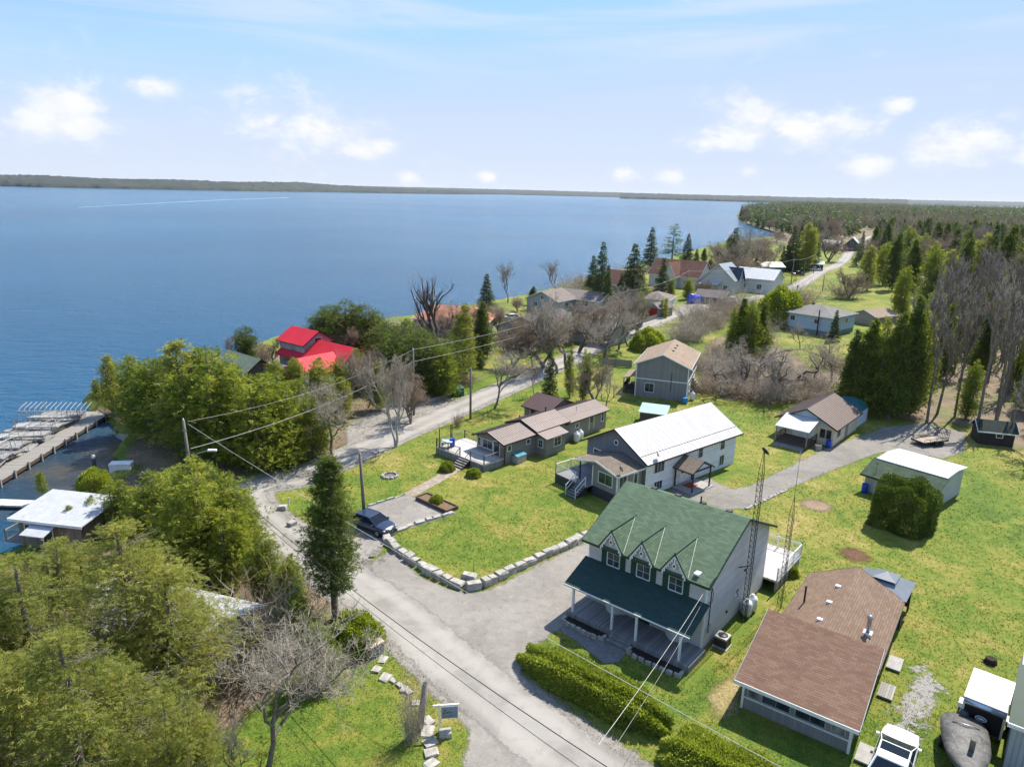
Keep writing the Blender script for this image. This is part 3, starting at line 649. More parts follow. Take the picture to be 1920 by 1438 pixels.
# ---------------------------------------------------------------- green-roofed house
h = house('house', 'two-storey grey-sided house with green shingle roof and three pointed dormers', 1100, 1130, -39.5)
SID = siding('grey_siding', (0.54, 0.52, 0.49), .12); SH_G = shingle('green_shingle', (0.076, 0.118, 0.072), (0.126, 0.176, 0.114), .17, .36, .20)
gable(h, 0, 8.65, 0, 10.4, .25, 5.15, 7.55, 'x', .45, .38, SID, SH_G, TRIM_G, .49)
part(h, 'foundation', CONC, (.03, 8.62, .03, 10.37, -.1, .25))
for x in (.0, 8.65): part(h, 'corner_board', TRIM_W, (x-.06, x+.06, -.022, .10, .25, 5.1))
sl_ = (7.55-5.15)/(10.4*.49)
SHUT = siding('green_shutter', (0.016, 0.060, 0.034), .07, depth=.03)
for xc in (1.95, 4.25, 6.6):
    window(h, 'y-', 0, xc, 3.66, .92, 1.36, 2, 3, fw=.05)
    for s in (-1, 1): part(h, 'shutter', SHUT, (xc+s*.74-.19, xc+s*.74+.19, -.06, .0, 3.66, 5.04))
    d = MB(); hw = .92; zp = 6.42; zb_ = 5.02; back = 2.75; fr = -.52; t = .09
    prof = [(xc-hw, zb_), (xc, zp), (xc+hw, zb_), (xc+hw, zb_+t), (xc, zp+t), (xc-hw, zb_+t)]
    d.prism([(a, fr, z) for a, z in prof], (0, back-fr, 0)); dr = d.build('dormer_roof', SH_G, h)
    part(dr, 'dormer_ridge', TRIM_G, (xc-.07, xc+.07, fr-.01, back-.1, zp+t-.03, zp+t+.03))
    g = MB(); g.prism([(xc-hw+.25, -.30, zb_+.06), (xc+hw-.25, -.30, zb_+.06), (xc, -.30, zp-.22)], (0, .32, 0)); g.build('dormer_gable', SID, h)
    b = MB()                                                             # lacy white barge board
    for s in (-1, 1):
        b.prism([(xc+s*hw, fr-.03, zb_-.02), (xc+s*hw, fr-.03, zb_+.11), (xc, fr-.03, zp+.11), (xc, fr-.03, zp-.06)][::s], (0, .028, 0))
    b.build('rake_board', TRIM_G, dr)
    l = MB()
    for s in (-1, 1):
        for k in range(7):
            u = (k+.5)/7; px_, pz = xc+s*hw*(1-u)*.90, zb_+(zp-zb_)*u-.10; l.box(px_-.055, px_+.055, fr+.002, fr+.024, pz-.13-.05*(k % 2), pz+.06)
        l.prism([(xc+s*hw*.9, fr+.003, zb_-.05), (xc+s*hw*.9, fr+.003, zb_+.07), (xc+s*.03, fr+.003, zp-.08), (xc+s*.03, fr+.003, zp-.20)][::s], (0, .022, 0))
    l.box(xc-.05, xc+.05, fr+.003, fr+.025, zb_+.35, zp-.15)
    l.lathe([(.17, 0), (.17, .022)], 14, (0, 0, 0)); l.move(Matrix.Translation((xc, fr+.026, zb_+.62)) @ Matrix.Rotation(rad(90), 4, 'X'), len(l.v)-28)
    l.build('gingerbread_trim', TRIM_W, dr)
    o_ = MB(); o_.lathe([(.085, 0), (.085, .012)], 12); o_.move(Matrix.Translation((xc, fr-.002, zb_+.60)) @ Matrix.Rotation(rad(90), 4, 'X')); o_.build('ornament', TRIM_D, dr)
    yv = lambda z: (z-5.15)/sl_
    v = MB(); v.tube([(xc+hw+.02, -.40, zb_+.10), (xc+.06, yv(zp)-.25, zp+.06)], .015, 4); v.build('flashing', TRIM_W, dr)
for i in range(4): roofvent(h, 1.6+1.9*i, 5.75, 7.55-.62*sl_+.10, TRIM_D, .2)
part(h, 'vent_pipe', DARKMETAL, (5.3, 5.38, 5.5, 5.58, 7.3, 8.0)); part(h, 'roof_panel', TRIM_W, (7.75, 8.1, -.12, .34, 5.30, 5.42)).rotation_euler = (0, 0, 0)
PROOF = shingle('dark_green_porch_roof', (0.026, 0.056, 0.050), (0.036, 0.070, 0.062), .19, .4, .1)
pr = slab(h, 'porch_roof', PROOF, [(-2.45, 2.52), (0, 3.55), (0, 3.63), (-2.45, 2.60)], -.3, 8.95, 'x')
part(pr, 'fascia', TRIM_G, (-.3, 8.95, -2.49, -2.455, 2.42, 2.62)); part(pr, 'gutter', TRIM_W, (-.3, 8.95, -2.56, -2.495, 2.50, 2.58))
part(h, 'porch_beam', TRIM_W, (-.05, 8.7, -2.2, -2.05, 2.32, 2.52))
part(h, 'porch_deck', DECKGREY, (-.1, 9.0, -2.35, -.003, 0, .45))
for x in (.25, 3.35, 5.15, 8.2): part(h, 'porch_post', TRIM_W, (x-.07, x+.07, -2.19, -2.05, .45, 2.33))
steps(h, 3.45, 5.05, -2.36, -2.95, .45, 2, '-y', DECKGREY)
for xc in (2.35, 6.95):                                                  # bowed windows under the porch roof
    b = MB(); n = 10; arc = [(xc-.85+1.7*i/n, -.62*math.sin(math.pi*i/n)) for i in range(n+1)]
    b.prism([(x, y-.003, .46) for x, y in arc], (0, 0, .62)); b.build('bow_panel', siding('white_siding', (0.62, 0.62, 0.60), .1), h)
    g = MB(); g.prism([(xc+(x-xc)*.97, y*.95-.003, 1.08) for x, y in arc], (0, 0, .42)); gl = g.build('window', GLASS, h)
    f = MB()
    for i in range(0, n+1, 2): x, y = arc[i]; f.box(x-.04, x+.04, y-.045, y+.03, 1.08, 1.50)
    f.prism([(xc+(x-xc)*1.05, y*1.1-.003, 1.50) for x, y in arc], (0, 0, .10)); f.prism([(xc+(x-xc)*1.05, y*1.1-.003, 1.02) for x, y in arc], (0, 0, .06)); f.build('window_frame', TRIM_W, gl)
door(h, 'y-', 0, 4.55, .46, .95, 2.05, TRIM_G); part(h, 'mail_panel', TRIM_W, (5.35, 5.85, -.05, -.003, .85, 1.35))
window(h, 'x+', 8.65, 5.2, 1.6, .45, .75, 1, 2); part(h, 'meter_box', STEEL, (8.66, 8.8, .7, .95, 1.2, 1.7)); part(h, 'conduit', DARKMETAL, (8.655, 8.70, .78, .83, 1.7, 4.3))
part(h, 'wall_vent', TRIM_D, (8.655, 8.74, 3.6, 3.75, 1.2, 1.35), ); part(h, 'exhaust_vent', TRIM_D, (8.655, 8.74, 6.2, 6.35, 3.2, 3.35))
cb = MB(); cb.tube([(8.70, .3, 4.9), (8.78, .55, 4.5), (8.80, .8, 4.0), (8.80, .7, 3.4), (8.72, .35, 3.5)], .02, 5); cb.build('service_cable', DARKMETAL, h)
part(h, 'rear_deck', DECKPALE, (2.2, 9.7, 10.403, 15.7, .82, .98)); part(h, 'deck_skirt', WEATHERED, (2.3, 9.6, 15.5, 15.6, 0, .82), (9.5, 9.6, 10.41, 15.5, 0, .82))
railing(h, [(9.62, 10.5, .98), (9.62, 15.6, .98), (2.4, 15.6, .98)], 1.0, TRIM_W, .14)
GH = h
def at(par, x, y, z=0):
    a = par.rotation_euler.z; return (par.location.x+x*math.cos(a)-y*math.sin(a), par.location.y+x*math.sin(a)+y*math.cos(a), z)

# ---------------------------------------------------------------- brown cottage, bottom right
h = house('cottage', 'low grey cottage with brown shingle roof and a band of front windows', 1590, 1412, -36)
SH_B = shingle('brown_shingle', (0.150, 0.086, 0.058), (0.212, 0.134, 0.096), .16, .34, .25); SIDV = siding('grey_board', (0.24, 0.235, 0.23), .22, True)
part(h, 'front_wall', SIDV, (-5.65, 0, 0, 4.6, -.1, 2.08))
g = MB(); prof = [(-.62, 1.88), (2.55, 2.90), (4.85, 3.62), (5.9, 3.0), (5.9, 3.1), (4.85, 3.74), (2.55, 2.99), (-.62, 1.98)]
g.prism([(-6.05, y, z) for y, z in prof][::-1], (6.45, 0, 0)); fr_ = g.build('roof', SH_B, h)
f = MB(); f.box(-6.05, .40, -.66, -.625, 1.80, 2.02); f.build('fascia', TRIM_W, fr_)
f = MB()
for x in (-6.09, .402):
    q = [(x, -.64, 1.82), (x, 2.55, 2.84), (x, 4.85, 3.58), (x, 4.85, 3.76), (x, 2.55, 3.01), (x, -.64, 2.0)]; f.prism(q[::-1], (.03, 0, 0))
f.build('rake_board', paint('grey_trim', (.30, .31, .33), .5), fr_)
side = MB(); side.prism([(0-.02, .01, 2.07), (0-.02, 4.59, 2.07), (0-.02, 4.59, 3.45)], (.02, 0, 0)); side.build('gable_wall', SIDV, h)
gable(h, -5.35, -.1, 5.0, 13.8, -.1, 2.25, 3.58, 'y', .42, .3, SIDV, shingle('tan_brown_shingle', (.165, .108, .076), (.225, .158, .115), .16, .34, .25), TRIM_B)
for u, w in ((-5.05, .62), (-3.85, 1.45), (-2.05, 1.5), (-.62, .62)): window(h, 'y-', 0, u, .92, w, .82, 2 if w > 1 else 1, 1, paint('grey_trim', (.30, .31, .33), .5), GLASS_C if w < 1 else GLASS)
part(h, 'sill_band', TRIM_W, (-5.65, 0, -.05, -.002, .72, .80)); part(h, 'corner_board', TRIM_W, (-5.72, -5.6, -.06, .08, 0, 1.95)); part(h, 'corner_board', TRIM_W, (-.08, .06, -.06, .08, 0, 1.95))
for y in (6.2, 8.6, 11.0): roofvent(h, -3.35, y, 3.34, TRIM_W, .16)
c = MB(); c.lathe([(.12, 0), (.12, 1.25), (.17, 1.27), (.17, 1.42), (.02, 1.5)], 12, (-.85, 7.6, 2.5)); ch = c.build('chimney_pipe', STEEL, h, True); part(ch, 'flashing_plate', TRIM_W, (-1.1, -.6, 7.35, 7.85, 2.62, 2.85))
c = MB(); c.lathe([(.06, 0), (.06, 1.2)], 8, (-4.9, 9.0, 2.6)); c.build('vent_pipe', DARKMETAL, h)
window(h, 'x+', 0, 2.2, 1.0, .9, .8); window(h, 'x+', -.1, 8.5, 1.1, .8, .8); door(h, 'x+', -.1, 6.2, .3, .85, 1.95)
BC = h
for k, (x, y, lab) in enumerate(((.75, 6.5, 'wooden step at the side door of the brown cottage'), (.7, 9.7, 'pale stone step behind the brown cottage side door'), (.75, .35, 'flat stone slab at the front corner of the brown cottage'))):
    s = thing('door_step', lab, 'step', at(BC, x, y), BC.rotation_euler.z); part(s, 'tread', WEATHERED if k == 0 else CONC, (-.4, .4, -.75, .75, .10, .18)); part(s, 'riser', CONC, (-.32, .32, -.65, .65, 0, .10))

# ---------------------------------------------------------------- white house with ribbed metal roof and grey front addition
h = house('house', 'long white house with pale ribbed metal roof and grey porch addition', 1240, 920, 40)
SIDW = siding('white_lap_siding', (0.66, 0.67, 0.68), .20); SIDG = siding('blue_grey_board', (0.185, 0.195, 0.215), .18, True); MROOF = paint('pale_metal_roof', (0.50, 0.49, 0.48), .55, .0, .10, .6)
gable(h, -2.6, 12.3, 0, 7.8, -.1, 3.72, 5.85, 'x', .5, .45, SIDW, MROOF, TRIM_B, .5, .08, seams=.42, seamw=.06)
g = MB(); g.prism([(-2.62, 0.0, 0), (-2.62, 0.0, 3.70), (-2.62, 3.9, 5.82), (-2.62, 7.8, 3.70), (-2.62, 7.8, 0)], (.015, 0, 0)); g.build('gable_cladding', SIDG, h)
for sg in (0, 1):
    r_ = MB(); y = -.5+.95 if sg == 0 else 8.3-.95; z = 3.72-.5*2.13/3.9+.95*2.13/3.9+.09; r_.tube([(-3.0, y, z), (12.7, y, z)], .035, 4); r_.build('snow_guard', TRIM_B, h)
rw = MB(); rw.lathe([(.30, 0), (.30, .05)], 18); rw.move(Matrix.Translation((-2.63, 3.9, 4.45)) @ Matrix.Rotation(rad(-90), 4, 'Y')); rr_ = rw.build('window', TRIM_W, h)
rw = MB(); rw.lathe([(.20, 0), (.20, .02)], 18); rw.move(Matrix.Translation((-2.68, 3.9, 4.45)) @ Matrix.Rotation(rad(-90), 4, 'Y')); rw.build('pane', GLASS, rr_)
window(h, 'y-', 0, -.65, 2.15, 1.5, 1.35, 3, 1); window(h, 'y-', 0, 5.95, 2.15, .75, 1.25, 1, 2); window(h, 'y-', 0, 9.8, 2.2, .75, 1.2, 1, 2); window(h, 'y-', 0, -.65, .35, 1.2, .85, 3, 1); window(h, 'y-', 0, 9.9, .4, .8, 1.1, 2, 1); window(h, 'y-', 0, 8.0, 2.2, .01, .01)
bpy.data.objects.remove(h.children[-1].children[0]); bpy.data.objects.remove(h.children[-1])
SIDT = siding('taupe_board', (0.245, 0.225, 0.205), .2, True); SKIRT = paint('dark_skirt', (0.055, 0.055, 0.06), .7); SH_T = shingle('tan_shingle', (0.145, 0.118, 0.092), (0.205, 0.168, 0.132), .16, .34, .3)
part(h, 'addition_wall', SIDT, (-6.2, -2.63, .4, 3.5, 1.0, 3.1)); part(h, 'addition_skirt', SKIRT, (-6.18, -2.63, .42, 3.5, -.1, 1.0))
gable(h, -6.2, -2.66, .4, 5.5, 3.0, 3.02, 3.66, 'x', .32, .32, None, SH_T, TRIM_W, .5, .08)
g = MB(); g.prism([(-6.19, .4, 3.02), (-6.19, 2.95, 3.62), (-6.19, 5.5, 3.02)], (.04, 0, 0)); g.build('addition_gable', SIDT, h)
for y in (.4, 3.5): part(h, 'corner_board', TRIM_W, (-6.24, -6.12, y-.06, y+.06, 1.0, 3.0))
window(h, 'x-', -6.2, 1.85, 1.62, 1.7, 1.05, 2, 1, gl=glass('green_glass', (.03, .06, .035))); window(h, 'y-', .4, -5.4, 1.55, 1.0, 1.15, 2, 1); window(h, 'y-', .4, -3.6, 1.6, .5, 1.0)
door(h, 'y+', 3.5, -4.4, 1.02, .9, 1.95); door(h, 'x-', -2.63, 6.0, 1.02, 1.6, 1.95, GLASS)
part(h, 'deck', DECKGREY, (-7.0, -2.63, 3.505, 7.9, .88, 1.0)); part(h, 'deck_skirt', SKIRT, (-6.98, -6.9, 3.6, 7.88, 0, .88), (-6.9, -2.7, 7.8, 7.88, 0, .88))
railing(h, [(-6.95, 5.0, 1.0), (-6.95, 7.85, 1.0), (-2.8, 7.85, 1.0)], 1.0, TRIM_W, .14)
part(h, 'porch_post', SKIRT, (-6.1, -5.98, 5.3, 5.42, 1.0, 3.0))
steps(h, -7.0, -8.35, 3.7, 4.9, 1.0, 5, '-x', DECKGREY, SKIRT)
for y in (3.65, 4.95): r_ = MB(); r_.tube([(-7.0, y, 1.95), (-8.3, y, 1.05)], .045, 5); r_.tube([(-7.0, y, 1.45), (-8.3, y, .55)], .03, 5); r_.tube([(-8.3, y, 0), (-8.3, y, 1.1)], .045, 5); r_.tube([(-7.0, y, 1), (-7.0, y, 2.0)], .045, 5); r_.build('handrail', TRIM_W, h)
cp_ = gable(h, 1.75, 4.75, -2.3, -.02, 2.2, 2.25, 3.05, 'y', .25, .12, None, SH_T, TRIM_D, .5, .07)
for x, y in ((1.85, -2.25), (4.65, -2.25), (1.85, -.15), (4.65, -.15)): part(h, 'canopy_post', TRIM_B, (x-.06, x+.06, y-.06, y+.06, 0, 2.25))
part(h, 'canopy_beam', TRIM_B, (1.75, 4.75, -2.32, -2.2, 2.12, 2.26)); door(h, 'y-', 0, 3.2, .12, .95, 2.0); part(h, 'entry_slab', CONC, (1.5, 5.2, -2.5, -.01, -.1, .10)); part(h, 'red_mat', paint('red_mat', (.25, .05, .04), .8), (2.6, 3.9, -1.5, -.5, .10, .125))
def dish(par, name, loc, az):
    d = MB(); d.lathe([(.02, 0), (.16, .03), (.30, .10), (.31, .11), (.16, .045), (.02, .015)], 16, caps=False); d.move(Matrix.Translation(loc) @ Matrix.Rotation(az, 4, 'Z') @ Matrix.Rotation(rad(55), 4, 'Y')); o = d.build(name, TRIM_D, par, True)
    m = MB(); L = Vector(loc); m.tube([L-Vector((0, 0, .55)), L], .02, 6); m.tube([L, L+Vector((.35*math.cos(az), .35*math.sin(az), .25))], .012, 5); m.build('mast', STEEL, o); return o
dish(h, 'satellite_dish', (-1.4, -.25, 4.15), rad(-40)); dish(h, 'satellite_dish', (-6.0, .3, 3.6), rad(-60)); WH = h

# ---------------------------------------------------------------- taupe mobile home
h = house('mobile_home', 'long low taupe mobile home with three-step brown metal roof and deck', 945, 872, 47)
SIDM = siding('taupe_lap', (0.235, 0.215, 0.190), .14); MB_ROOF = paint('brown_metal_roof', (0.165, 0.128, 0.118), .5, .15, .10, .8)
gable(h, 0, 5.1, 0, 4.2, -.05, 2.48, 3.18, 'x', .35, .45, SIDM, MB_ROOF, TRIM_B, .5, .07, seams=.30, seamw=.07)
gable(h, 5.103, 10.3, 0, 4.2, -.05, 2.72, 3.46, 'x', .38, .32, SIDM, MB_ROOF, TRIM_B, .5, .07, seams=.30, seamw=.07)
gable(h, 10.303, 18.2, .02, 4.18, -.05, 2.45, 3.14, 'x', .35, .3, SIDM, MB_ROOF, TRIM_B, .5, .07, seams=.30, seamw=.07)
for x0, x1, z in ((-.4, 5.4, 2.78), (4.9, 10.5, 3.03), (10.4, 18.4, 2.74)): r_ = MB(); r_.tube([(x0, .75, z), (x1, .75, z)], .035, 4); r_.build('snow_guard', TRIM_B, h)
part(h, 'bump_wall', SIDM, (5.0, 8.3, -1.55, -.003, -.05, 2.2)); slab(h, 'bump_roof', MB_ROOF, [(-1.85, 2.12), (0, 2.60), (0, 2.67), (-1.85, 2.19)], 4.75, 8.55, 'x')
window(h, 'y-', -1.55, 6.9, .95, 1.15, .95, 2, 2); window(h, 'x-', 5.0, -.75, 1.0, .6, .8, 2, 2); window(h, 'y-', 0, .75, 1.45, .5, .55); window(h, 'y-', 0, 3.75, 1.5, .5, .5); window(h, 'y-', 0, 9.3, 1.45, .55, .6); window(h, 'y-', .02, 12.4, 1.4, .55, .5); window(h, 'y-', .02, 17.4, 1.1, .45, 1.1, 1, 2)
door(h, 'y-', .02, 15.2, .5, .85, 1.9, SIDM); window(h, 'x-', 0, 2.5, 1.25, 1.5, .9, 2, 1); window(h, 'x-', 0, 3.75, 1.25, .45, .9); door(h, 'x-', 0, 1.1, .82, .8, 1.5, TRIM_D)
v_ = MB(); v_.lathe([(.07, 0), (.07, .5), (.11, .52), (.11, .62)], 10, (9.6, 2.6, 3.3)); v_.build('vent_pipe', DARKMETAL, h); part(h, 'aerial', DARKMETAL, (13.4, 13.43, 1.0, 1.03, 2.7, 3.6))
part(h, 'downpipe', TRIM_B, (.02, .1, -.07, -.004, 0, 2.45))
part(h, 'deck', DECKPALE, (-3.0, -.02, 0, 4.2, .68, .80), (-3.0, 1.4, 4.203, 7.6, .68, .80)); part(h, 'deck_skirt', DECKGREY, (-2.98, -.1, .01, .08, 0, .68), (-2.98, -2.9, .08, 2.1, 0, .68), (-2.98, -2.9, 3.7, 7.58, 0, .68), (-2.9, 1.3, 7.5, 7.58, 0, .68))
RAILB = wood('rail_brown', (0.20, 0.175, 0.150)); railing(h, [(-.1, .06, .8), (-2.94, .06, .8), (-2.94, 2.1, .8)], .95, RAILB, .13); railing(h, [(-2.94, 3.7, .8), (-2.94, 7.5, .8), (1.3, 7.5, .8), (1.3, 4.35, .8)], .95, RAILB, .13)
steps(h, -3.0, -4.1, 2.15, 3.65, .80, 4, '-x', WEATHERED, DECKBROWN)
for y in (2.12, 3.68): r_ = MB(); r_.tube([(-3.0, y, 1.7), (-4.0, y, .95)], .045, 5); r_.tube([(-4.0, y, 0), (-4.0, y, 1.0)], .045, 5); r_.tube([(-3.0, y, 1.3), (-4.0, y, .55)], .03, 4); r_.build('handrail', RAILB, h)
for x, y in ((-2.7, 7.3), (-.9, 7.45), (-.75, 7.4), (-2.85, 7.1)): part(h, 'tall_post', DARKMETAL, (x-.03, x+.03, y-.03, y+.03, .8, 2.9))
MH = h
h = house('shed', 'grey shed with plain brown metal roof behind the mobile home', 0, 0, 47, xy=at(MH, 12.8, 4.9)[:2], cat='shed')
gable(h, 0, 5.4, 0, 3.9, -.05, 2.1, 3.15, 'y', .35, .3, SIDM, paint('brown_metal_plain', (0.150, 0.095, 0.085), .4, .3, .08), TRIM_B, .5, .07, seams=.4)
window(h, 'x-', 0, 1.0, 1.1, .5, .6); door(h, 'x-', 0, 2.4, .1, .9, 1.9, TRIM_D, glazed=False); railing(h, [(-.9, 2.9, .1), (-.9, 3.9, .1)], .8, DECKBROWN)

# ---------------------------------------------------------------- grey two-storey house behind
h = house('house', 'two-storey grey board house with tan shingle roof and side porch', 1190, 742, -20)
SIDB = siding('grey_batten', (0.215, 0.215, 0.215), .30, True); SH_TAN = shingle('sand_shingle', (0.245, 0.180, 0.132), (0.315, 0.240, 0.180), .18, .36, .2)
gable(h, 0, 7.3, 0, 11.2, -.1, 4.9, 6.45, 'y', .4, .35, SIDB, SH_TAN, TRIM_W); part(h, 'belly_band', TRIM_W, (-.03, 7.33, -.03, 11.23, 2.62, 2.76))
for x in (0, 7.3): part(h, 'corner_board', TRIM_W, (x-.07, x+.07, -.035, .09, -.05, 4.85))
window(h, 'y-', 0, 2.0, .85, 1.25, 1.25, 2, 1); window(h, 'x+', 7.3, 2.5, .9, 1.0, 1.0, 2); window(h, 'x+', 7.3, 5.5, 3.3, 1.1, 1.0, 2); window(h, 'x+', 7.3, 8.5, .9, 1.0, 1.0, 2)
part(h, 'roof_vent', TRIM_D, (4.3, 4.6, 4.0, 4.3, 6.12, 6.34)); part(h, 'roof_vent', TRIM_D, (4.3, 4.6, 6.2, 6.5, 6.12, 6.34)); part(h, 'roof_vent', TRIM_D, (4.3, 4.6, 8.2, 8.5, 6.12, 6.34)); part(h, 'conduit', DARKMETAL, (5.0, 5.07, -.06, -.003, 1.2, 4.0))
slab(h, 'porch_roof', SH_TAN, [(-2.1, 2.2), (-.01, 2.75), (-.01, 2.84), (-2.1, 2.29)], 1.0, 6.0); part(h, 'porch_deck', DECKBROWN, (-2.0, -.01, 1.0, 6.0, 0, .5)); part(h, 'porch_screen', paint('porch_screen', (.03, .03, .035), .6), (-1.95, -1.9, 1.1, 5.9, .5, 1.4), (-1.9, -.05, 1.05, 1.1, .5, 1.4))
for y in (1.1, 3.4, 5.8): part(h, 'porch_post', TRIM_D, (-1.98, -1.86, y-.06, y+.06, .5, 2.25))
steps(h, 7.32, 9.0, 6.0, 7.2, 2.4, 6, '+x', WEATHERED); GB = h

# ---------------------------------------------------------------- cream cottage
h = house('cottage', 'small cream cottage with brown metal roof and white-roofed front porch', 1560, 838, 49)
SIDC = siding('cream_siding', (0.60, 0.53, 0.38), .18); SIDLB = siding('pale_blue_siding', (0.42, 0.52, 0.58), .16); BRM = paint('taupe_metal_roof', (0.155, 0.118, 0.105), .5, .2, .08, .7)
gable(h, 0, 9.3, 0, 6.6, -.1, 2.3, 3.95, 'x', .4, .3, SIDC, BRM, TRIM_B, .5, .08, seams=.55)
g = MB(); g.prism([(-.015, .1, 2.32), (-.015, 3.3, 3.88), (-.015, 6.5, 2.32)], (.012, 0, 0)); g.build('gable_cladding', SIDLB, h)
slab(h, 'porch_roof', paint('white_metal_roof', (.42, .43, .45), .6, .0), [(-3.5, 2.12), (-.02, 2.95), (-.02, 3.02), (-3.5, 2.19)], 1.7, 5.7); part(h, 'porch_deck', DECKBROWN, (-3.6, -.02, 1.8, 5.6, 0, .35)); steps(h, -3.62, -4.4, 2.0, 5.4, .35, 2, '-x', DECKGREY)
for x, y in ((-3.35, 1.9), (-3.35, 5.5)): part(h, 'porch_post', WEATHERED, (x-.06, x+.06, y-.06, y+.06, .35, 2.15))
railing(h, [(-3.3, 1.85, .35), (-.1, 1.85, .35)], .85, DECKBROWN, .12); railing(h, [(-3.3, 5.55, .35), (-.1, 5.55, .35)], .85, DECKBROWN, .12); door(h, 'x-', 0, 4.2, .36, .9, 1.95); door(h, 'x-', 0, 2.9, .36, 1.4, 1.9, TRIM_W, glazed=False)
window(h, 'x-', 0, 1.25, .95, .45, .9, frame=TRIM_D); window(h, 'x-', 0, .55, .95, .4, .9, frame=TRIM_D); window(h, 'y-', 0, 1.9, .9, 1.0, .8, 2, frame=WEATHERED); door(h, 'y-', 0, 4.9, .05, .8, 1.95, WEATHERED, WEATHERED, False)
CC = h
t_ = thing('tarp_shelter', 'teal-roofed fabric shelter with white sides behind the cream cottage', 'shelter', at(CC, 9.7, .2), CC.rotation_euler.z)
prof = [(0, 0), (0, 1.7), (.35, 2.25), (1.2, 2.65), (2.2, 2.75), (3.2, 2.65), (4.05, 2.25), (4.4, 1.7), (4.4, 0)]
mb = MB(); mb.prism([(0, y, z) for y, z in prof[1:8]], (4.6, 0, 0)); mb.build('cover', paint('teal_tarp', (.03, .12, .14), .45, 0, .5, 1.6), t_); part(t_, 'side_panel', paint('white_tarp', (.55, .60, .66), .5), (.05, 4.55, -.02, .05, 0, 1.72)); part(t_, 'frame_leg', STEEL, (.02, .08, .0, .06, 0, 1.7), (4.5, 4.56, 4.3, 4.36, 0, 1.7))

# ---------------------------------------------------------------- green-and-white roofed outbuilding, black shed
h = house('shed', 'grey outbuilding with half green, half white roof beside the clipped hedge', 1745, 960, 40, cat='shed')
SHW = siding('pale_grey_board', (0.42, 0.42, 0.40), .3, True)
part(h, 'front_wall', SHW, (0, 2.2, 0, 6.3, -.05, 1.98)); g = MB(); g.prism([(0, -.001, 1.98), (2.2, -.001, 1.98), (2.2, -.001, 2.8)], (0, .03, 0)); g.build('gable_wall', SHW, h)
slab(h, 'green_roof', shingle('mossy_shingle', (0.045, 0.070, 0.045), (0.075, 0.105, 0.070), .17, .35, .5), [(-.5, 1.72), (2.25, 2.82), (2.25, 2.92), (-.5, 1.82)], -.35, 6.65); part(h, 'fascia', TRIM_D, (-.53, -.502, -.35, 6.65, 1.66, 1.86))
part(h, 'rear_wall', SHW, (2.253, 7.1, .02, 6.1, -.05, 2.75)); g = MB(); g.prism([(2.1, -.25, 2.78), (4.6, -.25, 3.02), (7.35, -.25, 2.74), (7.35, -.25, 2.84), (4.6, -.25, 3.12), (2.1, -.25, 2.95)][::1], (0, 6.6, 0)); g.build('white_roof', paint('white_roof', (.46, .47, .48), .6, .0, .06), h)
door(h, 'x-', 0, 3.2, 0, .85, 1.8, SHW, TRIM_D, False); part(h, 'corner_board', TRIM_W, (-.03, .06, -.04, .08, 0, 1.9)); vn = MB(); vn.tube([(.6, 5.6, 2.1), (.6, 5.6, 3.1)], .015, 5); vn.tube([(.35, 5.6, 3.0), (.85, 5.6, 3.0)], .02, 4); vn.tube([(.6, 5.4, 2.9), (.6, 5.8, 2.9)], .02, 4); vn.build('weather_vane', DARKMETAL, h); OB = h
h = house('shed', 'small black shed with white fascia at the edge of the wood', 1833, 832, -16, cat='shed')
gable(h, 0, 3.7, 0, 2.8, -.05, 1.85, 2.7, 'x', .35, .3, siding('black_board', (.028, .026, .026), .2, True), shingle('black_green_shingle', (.020, .030, .026), (.035, .046, .040), .17, .35, .2), TRIM_W, .5, .07); window(h, 'y-', 0, 2.1, 1.05, .6, .4)

# ---------------------------------------------------------------- pale blue bungalow
h = house('bungalow', 'pale blue bungalow with grey hip roof on a dark foundation', 1555, 632, 41)
part(h, 'wall', siding('sky_siding', (0.40, 0.50, 0.60), .2), (0, 11.0, 0, 11.5, .95, 4.1)); part(h, 'foundation', paint('grey_block', (.20, .22, .24), .9), (.04, 10.96, .04, 11.46, -.1, .95)); hip(h, 0, 11, 0, 11.5, 4.1, 5.7, shingle('grey_shingle', (.165, .158, .148), (.225, .215, .200), .2, .4, .3), .5, trim=TRIM_W, ridge=.42)
window(h, 'x-', 0, 8.6, 2.4, 1.0, 1.0, 2); window(h, 'x-', 0, 3.2, 2.4, 1.0, .9, 2); window(h, 'y-', 0, 2.6, 2.4, .7, .9); window(h, 'y-', 0, 7.0, 2.4, 1.0, .9, 2); part(h, 'chimney', CONC, (-.02, -.5, 2.4, 2.9, 0, 4.9)) if 0 else part(h, 'chimney', TRIM_D, (-.55, -.35, 2.5, 2.7, 0, 5.4)); part(h, 'roof_vent', TRIM_D, (5.2, 5.7, 6.8, 7.2, 5.5, 6.0)); BL = h

